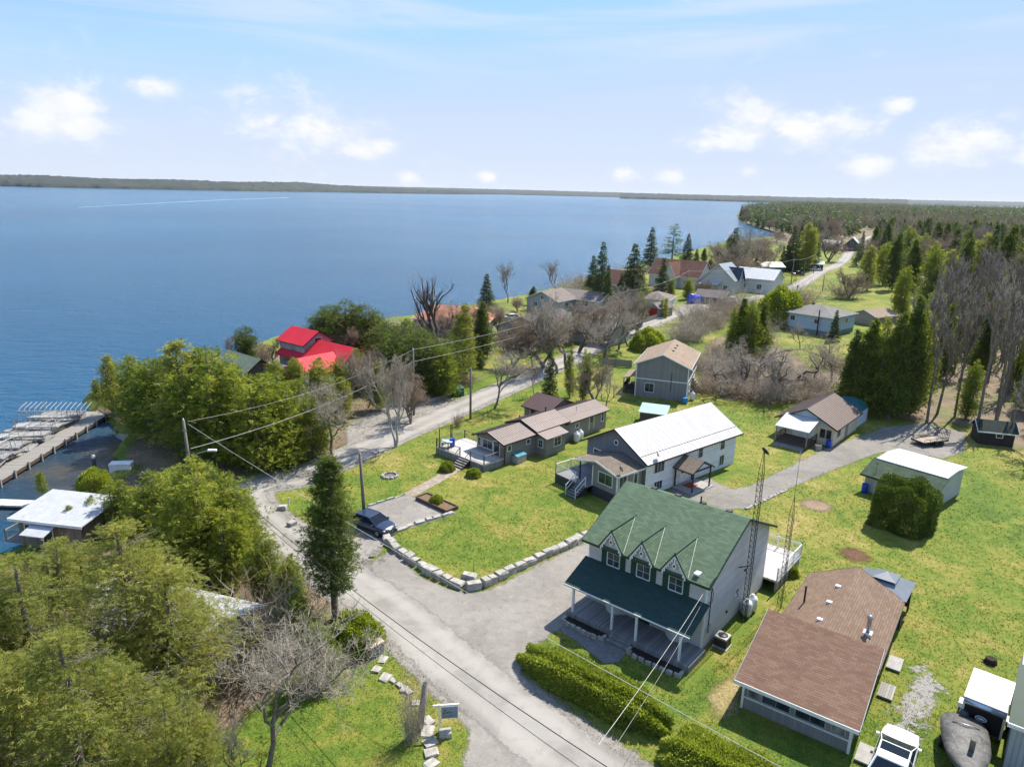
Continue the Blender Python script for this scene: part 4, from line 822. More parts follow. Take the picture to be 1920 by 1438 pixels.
# ---------------------------------------------------------------- gazebo
a_ = G(1660, 1092, 2.3); h = thing('gazebo', 'square gazebo with grey two-tier metal roof behind the brown cottage', 'gazebo', (a_[0], a_[1], 0), rad(51))
GZ = paint('grey_metal_roof', (.20, .215, .235), .35, .4, .08); mb = MB()
for (r, z0, r1, z1) in ((1.65, 2.2, .55, 2.75), (.75, 2.85, .05, 3.15)):
    b = len(mb.v); mb.v += [(-r, -r, z0), (r, -r, z0), (r, r, z0), (-r, r, z0), (-r1, -r1, z1), (r1, -r1, z1), (r1, r1, z1), (-r1, r1, z1)]; mb.f += [(b, b+1, b+5, b+4), (b+1, b+2, b+6, b+5), (b+2, b+3, b+7, b+6), (b+3, b, b+4, b+7), (b+4, b+5, b+6, b+7), (b+3, b+2, b+1, b)]
mb.build('roof', GZ, h); part(h, 'vent_ring', TRIM_D, (-.6, .6, -.6, .6, 2.72, 2.86))
for x in (-1.45, 1.45):
    for y in (-1.45, 1.45): part(h, 'post', TRIM_D, (x-.06, x+.06, y-.06, y+.06, 0, 2.22))
part(h, 'screen', paint('dark_screen', (.03, .03, .03), .8), (1.40, 1.42, -1.4, 1.4, .3, 2.1), (-1.4, 1.4, 1.40, 1.42, .3, 2.1)); part(h, 'bench', DECKBROWN, (-1.2, 1.2, .8, 1.3, .35, .45))

# ---------------------------------------------------------------- metal-clad building in the right bottom corner
a_ = G(1899, 1360, 2.7); h = thing('garage', 'grey ribbed-metal garage cut off by the right edge', 'garage', (a_[0], a_[1], 0), rad(-38))
MC = siding('ribbed_metal', (.33, .35, .37), .24, True, .05, .05); part(h, 'wall', MC, (0, 6, 0, 8, -.1, 2.6)); slab(h, 'roof', paint('green_metal', (.02, .05, .035), .6, 0), [(-.05, 2.72), (4, 3.9), (4, 3.98), (-.05, 2.8)], -.2, 6.2, 'x'); part(h, 'eave_trim', TRIM_W, (-.22, 6.2, -.12, -.055, 2.62, 2.84))
# ================================================================== LAKESIDE AND FAR BUILDINGS
RED = paint('red_metal_roof', (0.58, 0.022, 0.040), .65, .0, .10, .5); GRW = siding('lake_grey_siding', (.30, .32, .34), .2)
h = house('house', 'lakeside house with bright red metal roofs among the cedars', 0, 0, -38, xy=(-36.6, 108.6))
gable(h, 0, 14.6, 0, 6.4, -.2, 3.1, 5.3, 'x', .5, .4, GRW, RED, RED, .5, .08, seams=.5)
gable(h, -.6, 5.6, .6, 5.8, 3.6, 5.0, 6.6, 'x', .45, .4, GRW, RED, TRIM_D, .5, .08, 'upper_wall', seams=.5)
gable(h, 9.4, 13.8, -5.0, 1.0, -.2, 2.8, 4.6, 'y', .45, .4, GRW, RED, RED, .5, .08, 'wing_wall', seams=.5)
window(h, 'y-', -5.0, 11.6, 1.1, 1.4, 1.1, 2); window(h, 'y-', 0, 4.0, 1.2, 1.6, 1.1, 2); window(h, 'x+', 5.6, 3.2, 4.7, 1.2, .9, 2); window(h, 'x+', 14.6, 3.0, 1.2, 1.2, 1.1, 2); window(h, 'x+', 13.8, -2.5, 1.1, 1.0, 1.1, 2)
slab(h, 'porch_roof', RED, [(-7.2, 1.9), (-5.01, 2.7), (-5.01, 2.78), (-7.2, 1.98)], 10.2, 13.4, 'x')
for x in (10.4, 13.2): part(h, 'porch_post', TRIM_W, (x-.06, x+.06, -7.05, -6.93, 0, 1.98))
GSH = shingle('pale_green_shingle', (.115, .150, .110), (.165, .200, .150), .18, .36, .3)
h = house('cottage', 'grey-green roofed cottage left of the red-roofed house', 0, 0, -40, xy=(-42.2, 103.0)); gable(h, 0, 8.4, -2.6, 2.6, -.2, 2.6, 4.4, 'x', .4, .4, siding('dark_wood_siding', (.10, .085, .07), .2), GSH, TRIM_D); window(h, 'x+', 8.4, 0, 1.0, 1.4, 1.0, 2); window(h, 'y-', -2.6, 2.5, 1.0, 1.0, .9, 2)
h = house('shed', 'tiny pale shed with green roof in front of the red-roofed house', 0, 0, -40, xy=G(524, 716)[:2], cat='shed'); gable(h, -1.4, 1.4, -1.6, 1.6, -.1, 2.0, 2.7, 'x', .25, .25, siding('pale_blue_siding', (0.42, 0.52, 0.58), .16), GSH, TRIM_W); door(h, 'x+', 1.4, 0, .05, .8, 1.8)
# boathouse
h = house('boathouse', 'weathered board boathouse with white metal roof and small balcony at the water', 0, 0, -10, xy=(-39.2, 50.6), cat='boathouse'); WMR = paint('white_metal_roof', (.42, .43, .45), .6, .0)
part(h, 'wall', WOODV, (.4, 6.0, .5, 4.3, -2.0, 2.35)); mb = MB(); mb.prism([(-.1, .1, 2.38), (-.1, 4.7, 2.91), (-.1, 4.7, 2.99), (-.1, .1, 2.46)][::-1], (6.6, 0, 0)); ro = mb.build('roof', WMR, h); sm = MB()
for i in range(22): x = -.08+i*.305; sm.prism([(x, .1, 2.455), (x+.05, .1, 2.455), (x+.05, 4.7, 2.985), (x, 4.7, 2.985)], (0, 0, .03))
tag(sm.build('roof_seams', WMR, ro), kind='stuff'); part(ro, 'fascia', TRIM_W, (-.1, 6.5, .06, .098, 2.25, 2.48), (-.13, -.102, .1, 4.7, 2.25, 2.48))
window(h, 'y-', .5, 1.35, .9, .7, 1.0); door(h, 'y-', .5, 3.0, -.1, .85, 1.95, TRIM_D); slab(h, 'awning', WMR, [(-1.0, 1.75), (.49, 2.15), (.49, 2.21), (-1.0, 1.81)], 1.9, 4.0, 'x'); window(h, 'y-', .5, 1.6, -1.2, .5, .7, frame=TRIM_D)
part(h, 'balcony', DECKGREY, (-1.2, .397, .6, 3.4, .05, .15)); railing(h, [(.3, .65, .15), (-1.15, .65, .15), (-1.15, 3.35, .15), (.3, 3.35, .15)], .95, WEATHERED, .14)
d = thing('floating_dock', 'white walkway on the water behind the boathouse', 'dock', (G(0, 941, -.8)[0]-1, G(0, 941, -.8)[1], 0), rad(-2)); part(d, 'deck', DECKPALE, (-4, 9.5, -.6, .7, -.95, -.8)); part(d, 'float', TRIM_D, (-3.8, 9.3, -.5, .6, -1.35, -.95))
# cottage under the foreground cedars
h = house('cottage', 'grey-roofed cottage mostly hidden under the lower left cedars', 0, 0, -18, xy=(-27.0, 36.0)); gable(h, 0, 9.4, 0, 6.6, -.1, 2.5, 3.7, 'x', .5, .5, siding('pale_grey_lap', (.34, .34, .33), .15), shingle('pale_shingle', (.33, .335, .35), (.42, .425, .44), .18, .36, .25), TRIM_W); window(h, 'y-', 0, 3, 1.0, 1.2, 1.0, 2); window(h, 'x+', 9.4, 3, 1.0, 1.2, 1.0, 2)
d = thing('deck', 'pale wooden deck beside the hidden grey-roofed cottage', 'deck', G(425, 1235), rad(-30)); part(d, 'boards', DECKPALE, (-1.4, 1.2, -1.6, 1.6, .12, .22)); part(d, 'joist', WEATHERED, (-1.3, 1.1, -1.5, 1.5, 0, .12))
# far lakeside houses
def simple(name, label, xy, ang, w, d, ze, zr, wallc, roof, axis='x', wins=(), trim=TRIM_W, hipped=False, zb=-.2, ov=.45):
    h = house(name, label, 0, 0, ang, xy=xy); wm = siding('wall_%02d%02d%02d' % tuple(int(c*99) for c in wallc), wallc, .2)
    if hipped: part(h, 'wall', wm, (0, w, 0, d, zb, ze)); hip(h, 0, w, 0, d, ze, zr, roof, ov, trim=trim)
    else: gable(h, 0, w, 0, d, zb, ze, zr, axis, ov, ov, wm, roof, trim, .5, .12)
    for (f, u, v, ww, hh) in wins: window(h, f, {'y-': 0, 'x-': 0, 'x+': w, 'y+': d}[f], u, v, ww, hh, 2)
    return h
SH_DG = shingle('violet_grey_shingle', (.085, .075, .078), (.125, .112, .112), .2, .4, .3); SH_TG = shingle('taupe_shingle', (.175, .145, .128), (.235, .200, .178), .2, .4, .3); SH_RB = shingle('red_brown_shingle', (.135, .068, .048), (.185, .100, .074), .2, .4, .3)
simple('house', 'lakeside house with coral pink roof behind the dead tree', (-20.0, 140.5), -8, 15, 8, 3.2, 5.6, (.50, .46, .42), shingle('coral_shingle', (.36, .150, .095), (.46, .215, .145), .2, .4, .2), 'x', [('y-', 3, 1.2, 1.4, 1.1), ('y-', 7, 1.2, 1.4, 1.1), ('y-', 11, 1.2, 1.4, 1.1)], hipped=True)
simple('house', 'low house under a broad violet-grey roof behind bare trees', (-3.0, 138.5), -36, 12, 13, 2.7, 5.0, (.34, .33, .32), SH_DG, 'y', [('y-', 3, 1, 1.3, 1.1), ('y-', 8, 1, 1.3, 1.1)])
simple('house', 'low wing with long taupe roof beside the roadside lawn', (8.5, 139.0), -36, 12, 8, 2.6, 4.2, (.36, .34, .33), SH_TG, 'x', [('y-', 3, 1, 1.3, 1.0), ('y-', 8, 1, 1.3, 1.0)])
simple('house', 'grey-sided lakeside house with gable window and taupe roof', (3.2, 174.5), -36, 9.0, 8, 3.1, 5.0, (.33, .34, .35), SH_TG, 'y', [('y-', 4.5, 3.1, .9, .9), ('y-', 2.4, 1.0, 1.4, 1.3), ('x+', 4, 1.0, 1.4, 1.3)])
simple('house', 'lakeside house with flat-looking tan roof behind the grey gable house', (11.0, 178.5), -36, 12, 8, 3.0, 4.6, (.45, .43, .42), SH_TG, 'x', [('y-', 3, 1.5, 1.6, 1.6), ('y-', 8, 1.5, 1.6, 1.6)])
simple('house', 'house with steep brown roof hidden behind the tall spruces', (25.0, 207.0), -36, 10, 8, 3.4, 6.8, (.30, .28, .27), SH_RB, 'x', [('y-', 3, 1.2, 1.4, 1.2)])
h = simple('house', 'large lakeside house with two steep red-brown gable roofs', (43.6, 231.5), -38, 17, 10, 3.9, 8.3, (.55, .53, .48), SH_RB, 'x', [('y-', 3, 1.2, 1.6, 1.2), ('y-', 13, 1.2, 1.6, 1.2)]); gable(h, 6.2, 10.5, -3.0, 5, -.2, 4.2, 8.0, 'y', .4, .4, siding('grey_siding', (0.43, 0.41, 0.385), .12), SH_RB, TRIM_W, wallname='gable_wing'); window(h, 'y-', -3.0, 8.3, 1.2, 1.4, 1.3, 2)
h = simple('house', 'grey house with blue-grey metal cross gables by the lake', (57.6, 219.0), -38, 10, 9, 4.3, 8.6, (.48, .48, .47), paint('blue_grey_metal', (.25, .28, .31), .4, .3), 'y', [('y-', 2.5, 1.2, 1.2, 1.2), ('y-', 7.5, 1.2, 1.2, 1.2)]); gable(h, 4, 10.4, 2.2, 6.8, 3.9, 4.2, 7.6, 'x', .4, .5, siding('blue_grey_board', (0.185, 0.195, 0.215), .18, True), paint('slate_metal', (.05, .06, .075), .4, .3), TRIM_W, wallname='dormer_wall'); window(h, 'x+', 10.4, 4.5, 4.6, 1.2, 1.2, 2); slab(h, 'porch_roof', WMR, [(-2.4, 2.5), (-.02, 3.3), (-.02, 3.4), (-2.4, 2.6)], 0, 6, 'x')
simple('house', 'white house with pale roof beside the leafless clump', (68.5, 222.5), -38, 12, 9, 4.4, 7.0, (.62, .62, .60), paint('pale_grey_roof', (.55, .55, .54), .5), 'x', [('y-', 3, 1.2, 1.4, 1.4), ('y-', 8, 1.2, 1.4, 1.4)])
h = simple('house', 'small white bungalow with low hip roof beside the road', (31.8, 180.5), -22, 7.6, 9, 2.8, 4.2, (.55, .58, .58), SH_TG, 'x', [('y-', 5.4, 1.1, .8, .8), ('y-', 6.8, 1.1, .6, .8), ('x+', 3, 1.1, 1.0, .9)], hipped=True)
h = house('garage', 'little garage with a bright red door by the road', 0, 0, -50, xy=(32.4, 170.6), cat='garage'); gable(h, 0, 3.4, 0, 5.2, -.1, 2.3, 3.3, 'y', .3, .3, siding('taupe_lap', (0.235, 0.215, 0.190), .14), SH_TG, TRIM_W); part(h, 'garage_door', paint('red_door', (.34, .02, .025), .5), (.5, 2.9, -.05, -.002, 0, 2.1))
h = simple('shed', 'weathered grey shed on the verge left of the red-doored garage', (21.4, 155.5), -38, 6, 4, 2.1, 3.1, (.30, .31, .33), SH_TG, 'x'); h['category'] = 'shed'; door(h, 'x+', 6, 2, 0, 1.0, 1.9, TRIM_D)
h = simple('shed', 'reddish-brown board shed behind the blue tarpaulin', (50.0, 194.0), -30, 7.5, 4.2, 2.2, 3.5, (.19, .10, .07), SH_TG, 'x'); h['category'] = 'shed'; door(h, 'y-', 0, 3, 0, 1.0, 1.9, DECKBROWN)
h = simple('garage', 'dark teal garage with pale roof behind the clipped dark hedge', (95.5, 276.5), 10, 9, 6, 2.6, 4.0, (.04, .09, .11), paint('pale_grey_roof', (.55, .55, .54), .5), 'x'); h['category'] = 'garage'; door(h, 'x+', 9, 2, 0, 2.2, 2.1, TRIM_W, glazed=False)
h = simple('house', 'small dark chalet with white gable far down the road', (189.0, 417.0), -30, 9, 9, 3.0, 7.5, (.08, .08, .09), paint('pale_grey_roof', (.55, .55, .54), .5), 'y', [('y-', 4.5, 3.4, 1.4, 1.4)])
h = simple('shed', 'low shed with sandy roof behind the pale blue bungalow', G(1640, 612)[:2], 30, 8, 6, 2.2, 3.4, (.30, .26, .22), SH_TAN, 'x'); h['category'] = 'shed'
h = simple('carport', 'green-roofed carport in the dark trees beside the far road', G(1508, 506)[:2], -20, 7, 5, 2.6, 3.6, (.05, .05, .05), paint('sea_green_roof', (.12, .28, .24), .5), 'x'); h['category'] = 'carport'
for i, (px, py, s, lab) in enumerate(((1440, 400, 1.0, 'first white cottage among the trees of the peninsula'), (1420, 408, .8, 'second white cottage low on the peninsula shore'), (1540, 470, .9, 'pale house glimpsed among conifers right of the bay'), (1660, 512, .8, 'long pale trailer at the foot of the evergreens'))):
    g = G(px, py); simple('cottage', lab, g[:2], -20, 10*s, 7*s, 4*s, 6.5*s, (.62, .62, .6), paint('pale_grey_roof', (.55, .55, .54), .5), 'x', [('y-', 5*s, 1.2, 1.5, 1.5)])
# fences
def fence(label, pts, hgt, mat, n=None, bw=.15):
    a, b = Vector((*pts[0], 0)), Vector((*pts[1], 0)); L = (b-a).length; ang = math.atan2(b.y-a.y, b.x-a.x)
    f = thing('fence', label, 'fence', a, ang); k = int(L/bw); me = MB().box(0, bw-.02, -.012, .012, .06, hgt).mesh('board', mat)
    for i in range(k): link('board', me, f, (i*bw, TR0.uniform(-.006, .006), TR0.uniform(-.03, .03)))
    part(f, 'rail', mat, (0, L, .014, .06, .35, .45), (0, L, .014, .06, hgt-.45, hgt-.35)); 
    for i in range(int(L/2.4)+1): part(f, 'post', mat, (i*2.4-.05, i*2.4+.05, .06, .16, 0, hgt+.05))
TR0 = random.Random(2)
fence('brown board fence behind the parked white car', [G(1331, 584)[:2], G(1380, 577)[:2]], 1.9, FENCEB, bw=.3); fence('reddish board fence below the blue-grey gabled house', [G(1322, 536)[:2], G(1392, 544)[:2]], 1.7, FENCEB, bw=.3)
fence('low grey plank fence beside the tan-roofed house', [G(1128, 685)[:2], G(1186, 690)[:2]], 1.3, WEATHERED, bw=.3); fence('low wooden fence by the red-doored garage', [G(1206, 606)[:2], G(1232, 598)[:2]], 1.1, WEATHERED, bw=.3)

# ================================================================== DOCK WITH STORED SECTIONS
d = thing('dock', 'long timber dock running out beside the stored dock sections', 'dock', (-50.9, 62.0, 0), rad(94))
me = MB().box(0, .27, -1.0, 1.0, -.62, -.55).mesh('plank', WEATHERED)
for i in range(92): link('plank', me, d, (i*.285, TR0.uniform(-.03, .03), TR0.uniform(-.01, .01)))
part(d, 'stringer', DECKBROWN, (0, 26.2, -.98, -.86, -.95, -.625), (0, 26.2, .86, .98, -.95, -.625)); 
for i in range(12): part(d, 'pile', WEATHERED, (i*2.35, i*2.35+.2, -1.15, -.99, -2.5, -.3))
part(d, 'crib', WEATHERED, (0, 26, 1.02, 7.0, -1.7, -.72))
ALU = paint('aluminium', (.34, .345, .35), .5, .3); PANEL = wood('pale_panel', (.34, .325, .30), .15, 0)
def dock_section(i, x, y, z, rz, tilt, L, mat):
    s = thing('dock_section', '%s stored dock section from the near end of the dock' % ORD_[i], 'dock section', at(d, x, y, z), d.rotation_euler.z+rz, 'stored dock sections'); s.rotation_euler = (tilt, TR0.uniform(-.05, .05), d.rotation_euler.z+rz)
    n = int(1.6/.2); me_ = MB().box(-L/2, L/2, 0, .17, .10, .13).mesh('slat', mat)
    for k in range(n): link('slat', me_, s, (0, -.8+k*.2, 0))
    part(s, 'frame', ALU, (-L/2, L/2, -.86, -.81, 0, .16), (-L/2, L/2, .81, .86, 0, .16), (-L/2-.05, -L/2, -.86, .86, 0, .16), (L/2, L/2+.05, -.86, .86, 0, .16))
    for sx in (-1, 1):
        for sy in (-1, 1):
            m = MB(); m.tube([(sx*L*.47, sy*.9, -.5), (sx*L*.47, sy*.9, TR0.uniform(.7, 1.6))], .03, 6); m.build('leg_pipe', ALU, s)
ORD_ = ['first', 'second', 'third', 'fourth', 'fifth', 'sixth', 'seventh', 'eighth', 'ninth', 'tenth', 'eleventh', 'twelfth', 'thirteenth', 'fourteenth', 'fifteenth', 'sixteenth', 'seventeenth', 'eighteenth', 'nineteenth', 'twentieth']
for i in range(20): dock_section(i, 1.6+i*1.12, 3.6+TR0.uniform(-.5, .5), -.55+.34*(i % 3)+TR0.uniform(0, .1), rad(90)+TR0.uniform(-.14, .14), TR0.uniform(-.16, .16), TR0.uniform(4.2, 5.4), PANEL if i % 3 != 1 else WEATHERED)
for k in range(9):
    f = thing('lift_frame', '%s upright grey lift frame standing on the dock pile' % ORD_[k], 'frame', at(d, 2.2+k*2.35, 3.2+TR0.uniform(-1.2, 1.2), -.6), d.rotation_euler.z+TR0.uniform(-.3, .3), 'upright lift frames on the dock pile'); m = MB(); w_ = TR0.uniform(1.2, 1.9); hh_ = TR0.uniform(1.1, 1.7)
    for sx in (-1, 1):
        for sy in (-.6, .6): m.tube([(sx*w_, sy, 0), (sx*w_, sy, hh_)], .035, 5)
        m.tube([(sx*w_, -.6, hh_*.8), (sx*w_, .6, hh_*.8)], .035, 5)
    m.tube([(-w_, -.6, hh_*.8), (w_, -.6, hh_*.8)], .035, 5); m.tube([(-w_, .6, hh_*.8), (w_, .6, hh_*.8)], .035, 5); m.tube([(-w_, -.6, .2), (w_, .6, hh_*.8)], .03, 5); m.build('pipework', ALU if k % 2 else STEEL, f)
c = thing('canopy_frame', 'rack of curved pale pipes at the far end of the dock', 'frame', at(d, 23.6, 1.0, -.5), d.rotation_euler.z)
for k in range(14):
    m = MB(); y = .4+k*.62; m.tube([(0, y, 0), (.08, y, .45), (.4, y+.05, .72), (1.4, y+.25, .80), (3.0, y+.6, .84)], .045, 6); m.build('hoop', ALU, c)
part(c, 'rail', ALU, (-.06, .06, .3, 8.6, .5, .58), (-.06, .06, .3, 8.6, -.02, .06))
g = thing('gangway', 'dark timber gangway from the dock end to the shaded shore', 'gangway', (*G(196, 764, -.5)[:2], 0), math.atan2(G(250, 800, -.5)[1]-G(196, 764, -.5)[1], G(250, 800, -.5)[0]-G(196, 764, -.5)[0]))
me = MB().box(0, .27, -.9, .9, -.55, -.48).mesh('plank', DECKBROWN)
for k in range(36): link('plank', me, g, (k*.3, 0, k*.008))
railing(g, [(0, .85, -.45), (10.8, .85, -.2)], .9, STEEL, .6)
r = thing('boat_ramp', 'grey concrete slab ramp sloping into the inlet', 'ramp', (*G(236, 820, -.5)[:2], 0), rad(-40)); mb = MB(); mb.prism([(-3, 0, -1.6), (3, 0, -1.6), (3, 0, .05), (-3, 0, -.9)], (0, 3.6, 0)); mb.build('slab', CONC, r); part(r, 'kerb', CONC, (-2.9, 3.02, 3.61, 3.8, -1.5, .12))
p = thing('mooring_post', 'dark piling with a pale cap at the small point', 'post', (*G(179, 886, -.4)[:2], 0)); mb = MB(); mb.lathe([(.16, -2), (.17, .3), (.20, .8), (.15, 1.15)], 10); mb.build('pile', DECKBROWN, p, True); mb = MB(); mb.lathe([(.16, 1.14), (.19, 1.3), (.12, 1.5), (.02, 1.55)], 10); mb.build('cap', TRIM_W, p, True)
p = thing('storage_box', 'white box on the shore beside the dark piling', 'box', G(228, 878, 0), rad(10)); part(p, 'body', TRIM_W, (-1.0, 1.0, -.5, .5, -.3, .55)); part(p, 'lid', TRIM_W, (-1.05, 1.05, -.55, .55, .55, .63))
# ================================================================== THINGS IN THE YARDS
def gth(name, label, cat, px, py, rz=0.0, z=0.0, group=None): g = G(px, py, z); return thing(name, label, cat, (g[0], g[1], z), rz, group)
def lathe_part(par, name, mat, prof, c=(0, 0, 0), n=14): mb = MB(); mb.lathe(prof, n, c); return mb.build(name, mat, par, True)
# ---- lattice aerial towers
def tower(label, xyz, H, w=.36, top=1.6, r=.02, mast=0.0, lean=0.0):
    t = thing('aerial_tower', label, 'tower', xyz, rad(20)); t.rotation_euler = (lean, 0, rad(20)); c = [(w*.58*math.cos(a), w*.58*math.sin(a)) for a in (0, 2.094, 4.189)]; hb = H-top-mast
    for x, y in c: m = MB(); m.tube([(x, y, -.05), (x, y, hb), (x*.15, y*.15, hb+top)], [r, r, r*.7], 6); m.build('leg', DARKMETAL, t)
    b = MB(); n = int(hb/.4)
    for i in range(n):
        z0, z1 = i*.4, (i+1)*.4
        for k in range(3):
            p, q = c[k], c[(k+1) % 3]; b.tube([(*p, z1), (*q, z1)], r*.6, 4, False); b.tube([((p[0], p[1], z0)), (q[0], q[1], z1)], r*.5, 4, False)
    tag(b.build('bracing', DARKMETAL, t), kind='stuff'); lathe_part(t, 'mast', STEEL, [(.02, 0), (.02, .5+mast)], (0, 0, hb+top-.1), 6); return t
t = tower('tall lattice aerial tower against the gable of the green-roofed house', at(GH, 9.3, 5.4), 12.4); dish(t, 'antenna', (0, 0, 12.3), 0); part(t, 'wall_bracket', DARKMETAL, (-.9, 0, -.03, .03, 4.2, 4.26))
t = tower('second lattice tower beside the rear deck with a thin mast', at(GH, 10.6, 8.6), 11.4, .32, 1.2, .017, 3.0); a_ = MB(); a_.tube([(-.3, 0, 11.2), (.3, 0, 11.2)], .015, 4); a_.tube([(0, -.3, 11.3), (0, .3, 11.3)], .015, 4); a_.build('antenna', STEEL, t)
# ---- gas tanks, condenser, barrels
def tank(label, xyz, s=1.0):
    t = thing('gas_tank', label, 'gas tank', xyz); lathe_part(t, 'shell', TANKW, [(.05, .08), (.30, .12), (.37, .25), (.37, .95), (.30, 1.10), (.12, 1.18), (.12, 1.3), (.02, 1.32)], n=18); lathe_part(t, 'foot_ring', STEEL, [(.30, 0), (.30, .13)]); t.scale = (s, s, s)
tank('first white gas tank at the foot of the tall tower', at(GH, 9.15, 6.1)); tank('second white gas tank behind the first, at the tall tower', at(GH, 9.2, 6.95)); tank('first white gas tank beside the mobile home', at(MH, 11.4, -.75)); tank('second white gas tank beside the mobile home', at(MH, 12.3, -.6)); tank('white gas tank at the rear corner of the tan-roofed house', at(GB, 8.0, 1.2))
c = thing('air_conditioner', 'square outdoor cooling unit beside the green-roofed house', 'air conditioner', at(GH, 9.35, 1.75), GH.rotation_euler.z); part(c, 'case', paint('beige_case', (.42, .40, .37), .5), (-.4, .4, -.4, .4, .06, .78)); part(c, 'grille', TRIM_D, (-.41, .41, -.41, .41, .12, .66)); lathe_part(c, 'fan_guard', TRIM_D, [(.02, .80), (.32, .80), (.33, .78)]); part(c, 'base', CONC, (-.48, .48, -.48, .48, 0, .06))
def barrel(label, xyz, mat=None, s=1.0): t = thing('barrel', label, 'barrel', xyz); lathe_part(t, 'drum', mat or BLUEP, [(.02, 0), (.28, 0), (.29, .3), (.285, .32), (.30, .45), (.285, .58), (.29, .6), (.28, .88), (.02, .88)]); lathe_part(t, 'rim', mat or BLUEP, [(.285, .86), (.30, .88), (.30, .92), (.26, .92), (.26, .89)]); t.scale = (s, s, s)
barrel('blue barrel at the front corner of the cream cottage', at(CC, -.55, .3)); barrel('blue barrel at the end of the green-roofed outbuilding', at(OB, -.45, 6.0)); barrel('blue tub on the deck of the mobile home', at(MH, -1.6, 6.4, .8)); barrel('blue bin beside the road under the cedar stand', G(588, 853))
b = thing('planter_pot', 'pale concrete planter beside the cream cottage porch', 'planter', at(CC, -2.2, .9)); part(b, 'box', CONC, (-.3, .3, -.3, .3, 0, .6)); part(b, 'soil', M_MULCH, (-.25, .25, -.25, .25, .6, .62))
b = thing('storage_box', 'low grey storage box with teal lid against the mobile home', 'box', at(MH, 1.9, -.45), MH.rotation_euler.z); part(b, 'body', siding('pale_grey_board', (0.42, 0.42, 0.40), .3, True), (-.7, .7, -.4, .4, 0, .8)); slab(b, 'lid', paint('teal_lid', (.10, .28, .32), .3), [(-.45, .8), (.45, .98), (.45, 1.03), (-.45, .85)], -.75, .75, 'x')
b = thing('deck_table', 'pale blue table on the mobile home deck', 'table', at(MH, -2.2, 6.6, .8)); part(b, 'top', paint('pale_blue_paint', (.35, .50, .58), .5), (-.6, .6, -.5, .5, .68, .74))
for x in (-.5, .5):
    for y in (-.4, .4): part(b, 'leg', TRIM_D, (x-.03, x+.03, y-.03, y+.03, 0, .68))
s = thing('satellite_dish', 'grey satellite dish on a post behind the mobile home', 'satellite dish', at(MH, 9.8, 6.6)); dish(s, 'reflector', (0, 0, 1.5), rad(-40)); lathe_part(s, 'pole', STEEL, [(.04, 0), (.04, 1.3)], n=8)
b = thing('shed', 'small teal-roofed garden shed between the mobile home and the white house', 'shed', G(1225, 790), rad(-20)); part(b, 'wall', siding('dark_wood_siding', (.10, .085, .07), .2), (-1.6, 1.6, -1.1, 1.1, 0, 1.5)); slab(b, 'roof', paint('pale_teal_metal', (.33, .45, .45), .4, .2), [(-1.4, 1.4), (1.4, 1.9), (1.4, 1.97), (-1.4, 1.47)], -1.8, 1.8, 'x')
b = thing('wheeled_bin', 'small bright blue wheeled cart at the corner of the tan-roofed house', 'bin', at(GB, 7.2, -.9)); part(b, 'body', paint('cyan_plastic', (.02, .22, .45), .4), (-.35, .35, -.3, .3, .12, .75)); part(b, 'lid', paint('cyan_plastic', (.02, .22, .45), .4), (-.38, .38, -.34, .34, .75, .82))
for x in (-.3, .3): part(b, 'wheel', BLACKP, (x-.04, x+.04, .2, .42, 0, .22))
b = gth('waste_bin', 'dark green waste bin at the end of the timber bed by the road', 'bin', 858, 742, rad(30)); part(b, 'body', paint('green_plastic', (.02, .10, .06), .5), (-.8, .8, -.5, .5, 0, 1.1)); slab(b, 'lid', paint('green_plastic', (.02, .10, .06), .5), [(-.55, 1.1), (.55, 1.3), (.55, 1.36), (-.55, 1.16)], -.85, .85, 'x')
# timber-walled bed by the upper road
b = gth('raised_bed', 'long timber-edged bed beside the road below the dark cedars', 'garden bed', 820, 752, math.atan2(G(850, 738)[1]-G(805, 755)[1], G(850, 738)[0]-G(805, 755)[0]))
for k in range(3): part(b, 'timber', WEATHERED, (-2.2, 4.2, -.12, .06, k*.2, k*.2+.19))
for k in range(3): part(b, 'timber', WEATHERED, (-2.38, -2.2, -.12, 3.0, k*.2, k*.2+.19))
part(b, 'soil', paint('dry_soil', (.21, .15, .085), .95, 0, .3, 4), (-2.2, 4.2, .062, 3.0, 0, .5))
# ---- stone retaining wall and kerb stones
def stone_me(rg, l, w, hh):
    v = []; 
    for z, k in ((0, 1.0), (hh*.80, 1.0), (hh, .86)):
        for sx, sy in ((-1, -1), (1, -1), (1, 1), (-1, 1)): v.append((sx*l/2*k*rg.uniform(.80, 1.06), sy*w/2*k*rg.uniform(.78, 1.08), z+rg.uniform(-.06, .06)*(z > 0)))
    f = [(3, 2, 1, 0), (8, 9, 10, 11)]
    for r in (0, 4):
        for i in range(4): j = (i+1) % 4; f.append((r+i, r+j, r+4+j, r+4+i))
    mb = MB(); mb.v = v; mb.f = f; return mb
def m_stone():
    m, t, b, _ = newmat('pale_stone'); p = objc(t); n = t.noise(p, 2.2, 6, .7); f = t.noise(p, 14, 4, .75); oi = t.add('ShaderNodeObjectInfo').outputs['Random']
    c = t.mix(t.smooth(n, .36, .64), (.30, .285, .255), (.50, .475, .43)); c = t.mix(t.math('MULTIPLY', t.smooth(f, .52, .7), .5), c, (.16, .15, .13)); c = t.mix(t.math('MULTIPLY', oi, .35), c, (.34, .30, .24))
    t.put(b.inputs['Base Color'], c); b.inputs['Roughness'].default_value = .9; t.put(b.inputs['Normal'], t.bump(t.math('ADD', n, f), .7, .05)); return m
M_STONE = m_stone(); STR = random.Random(9)
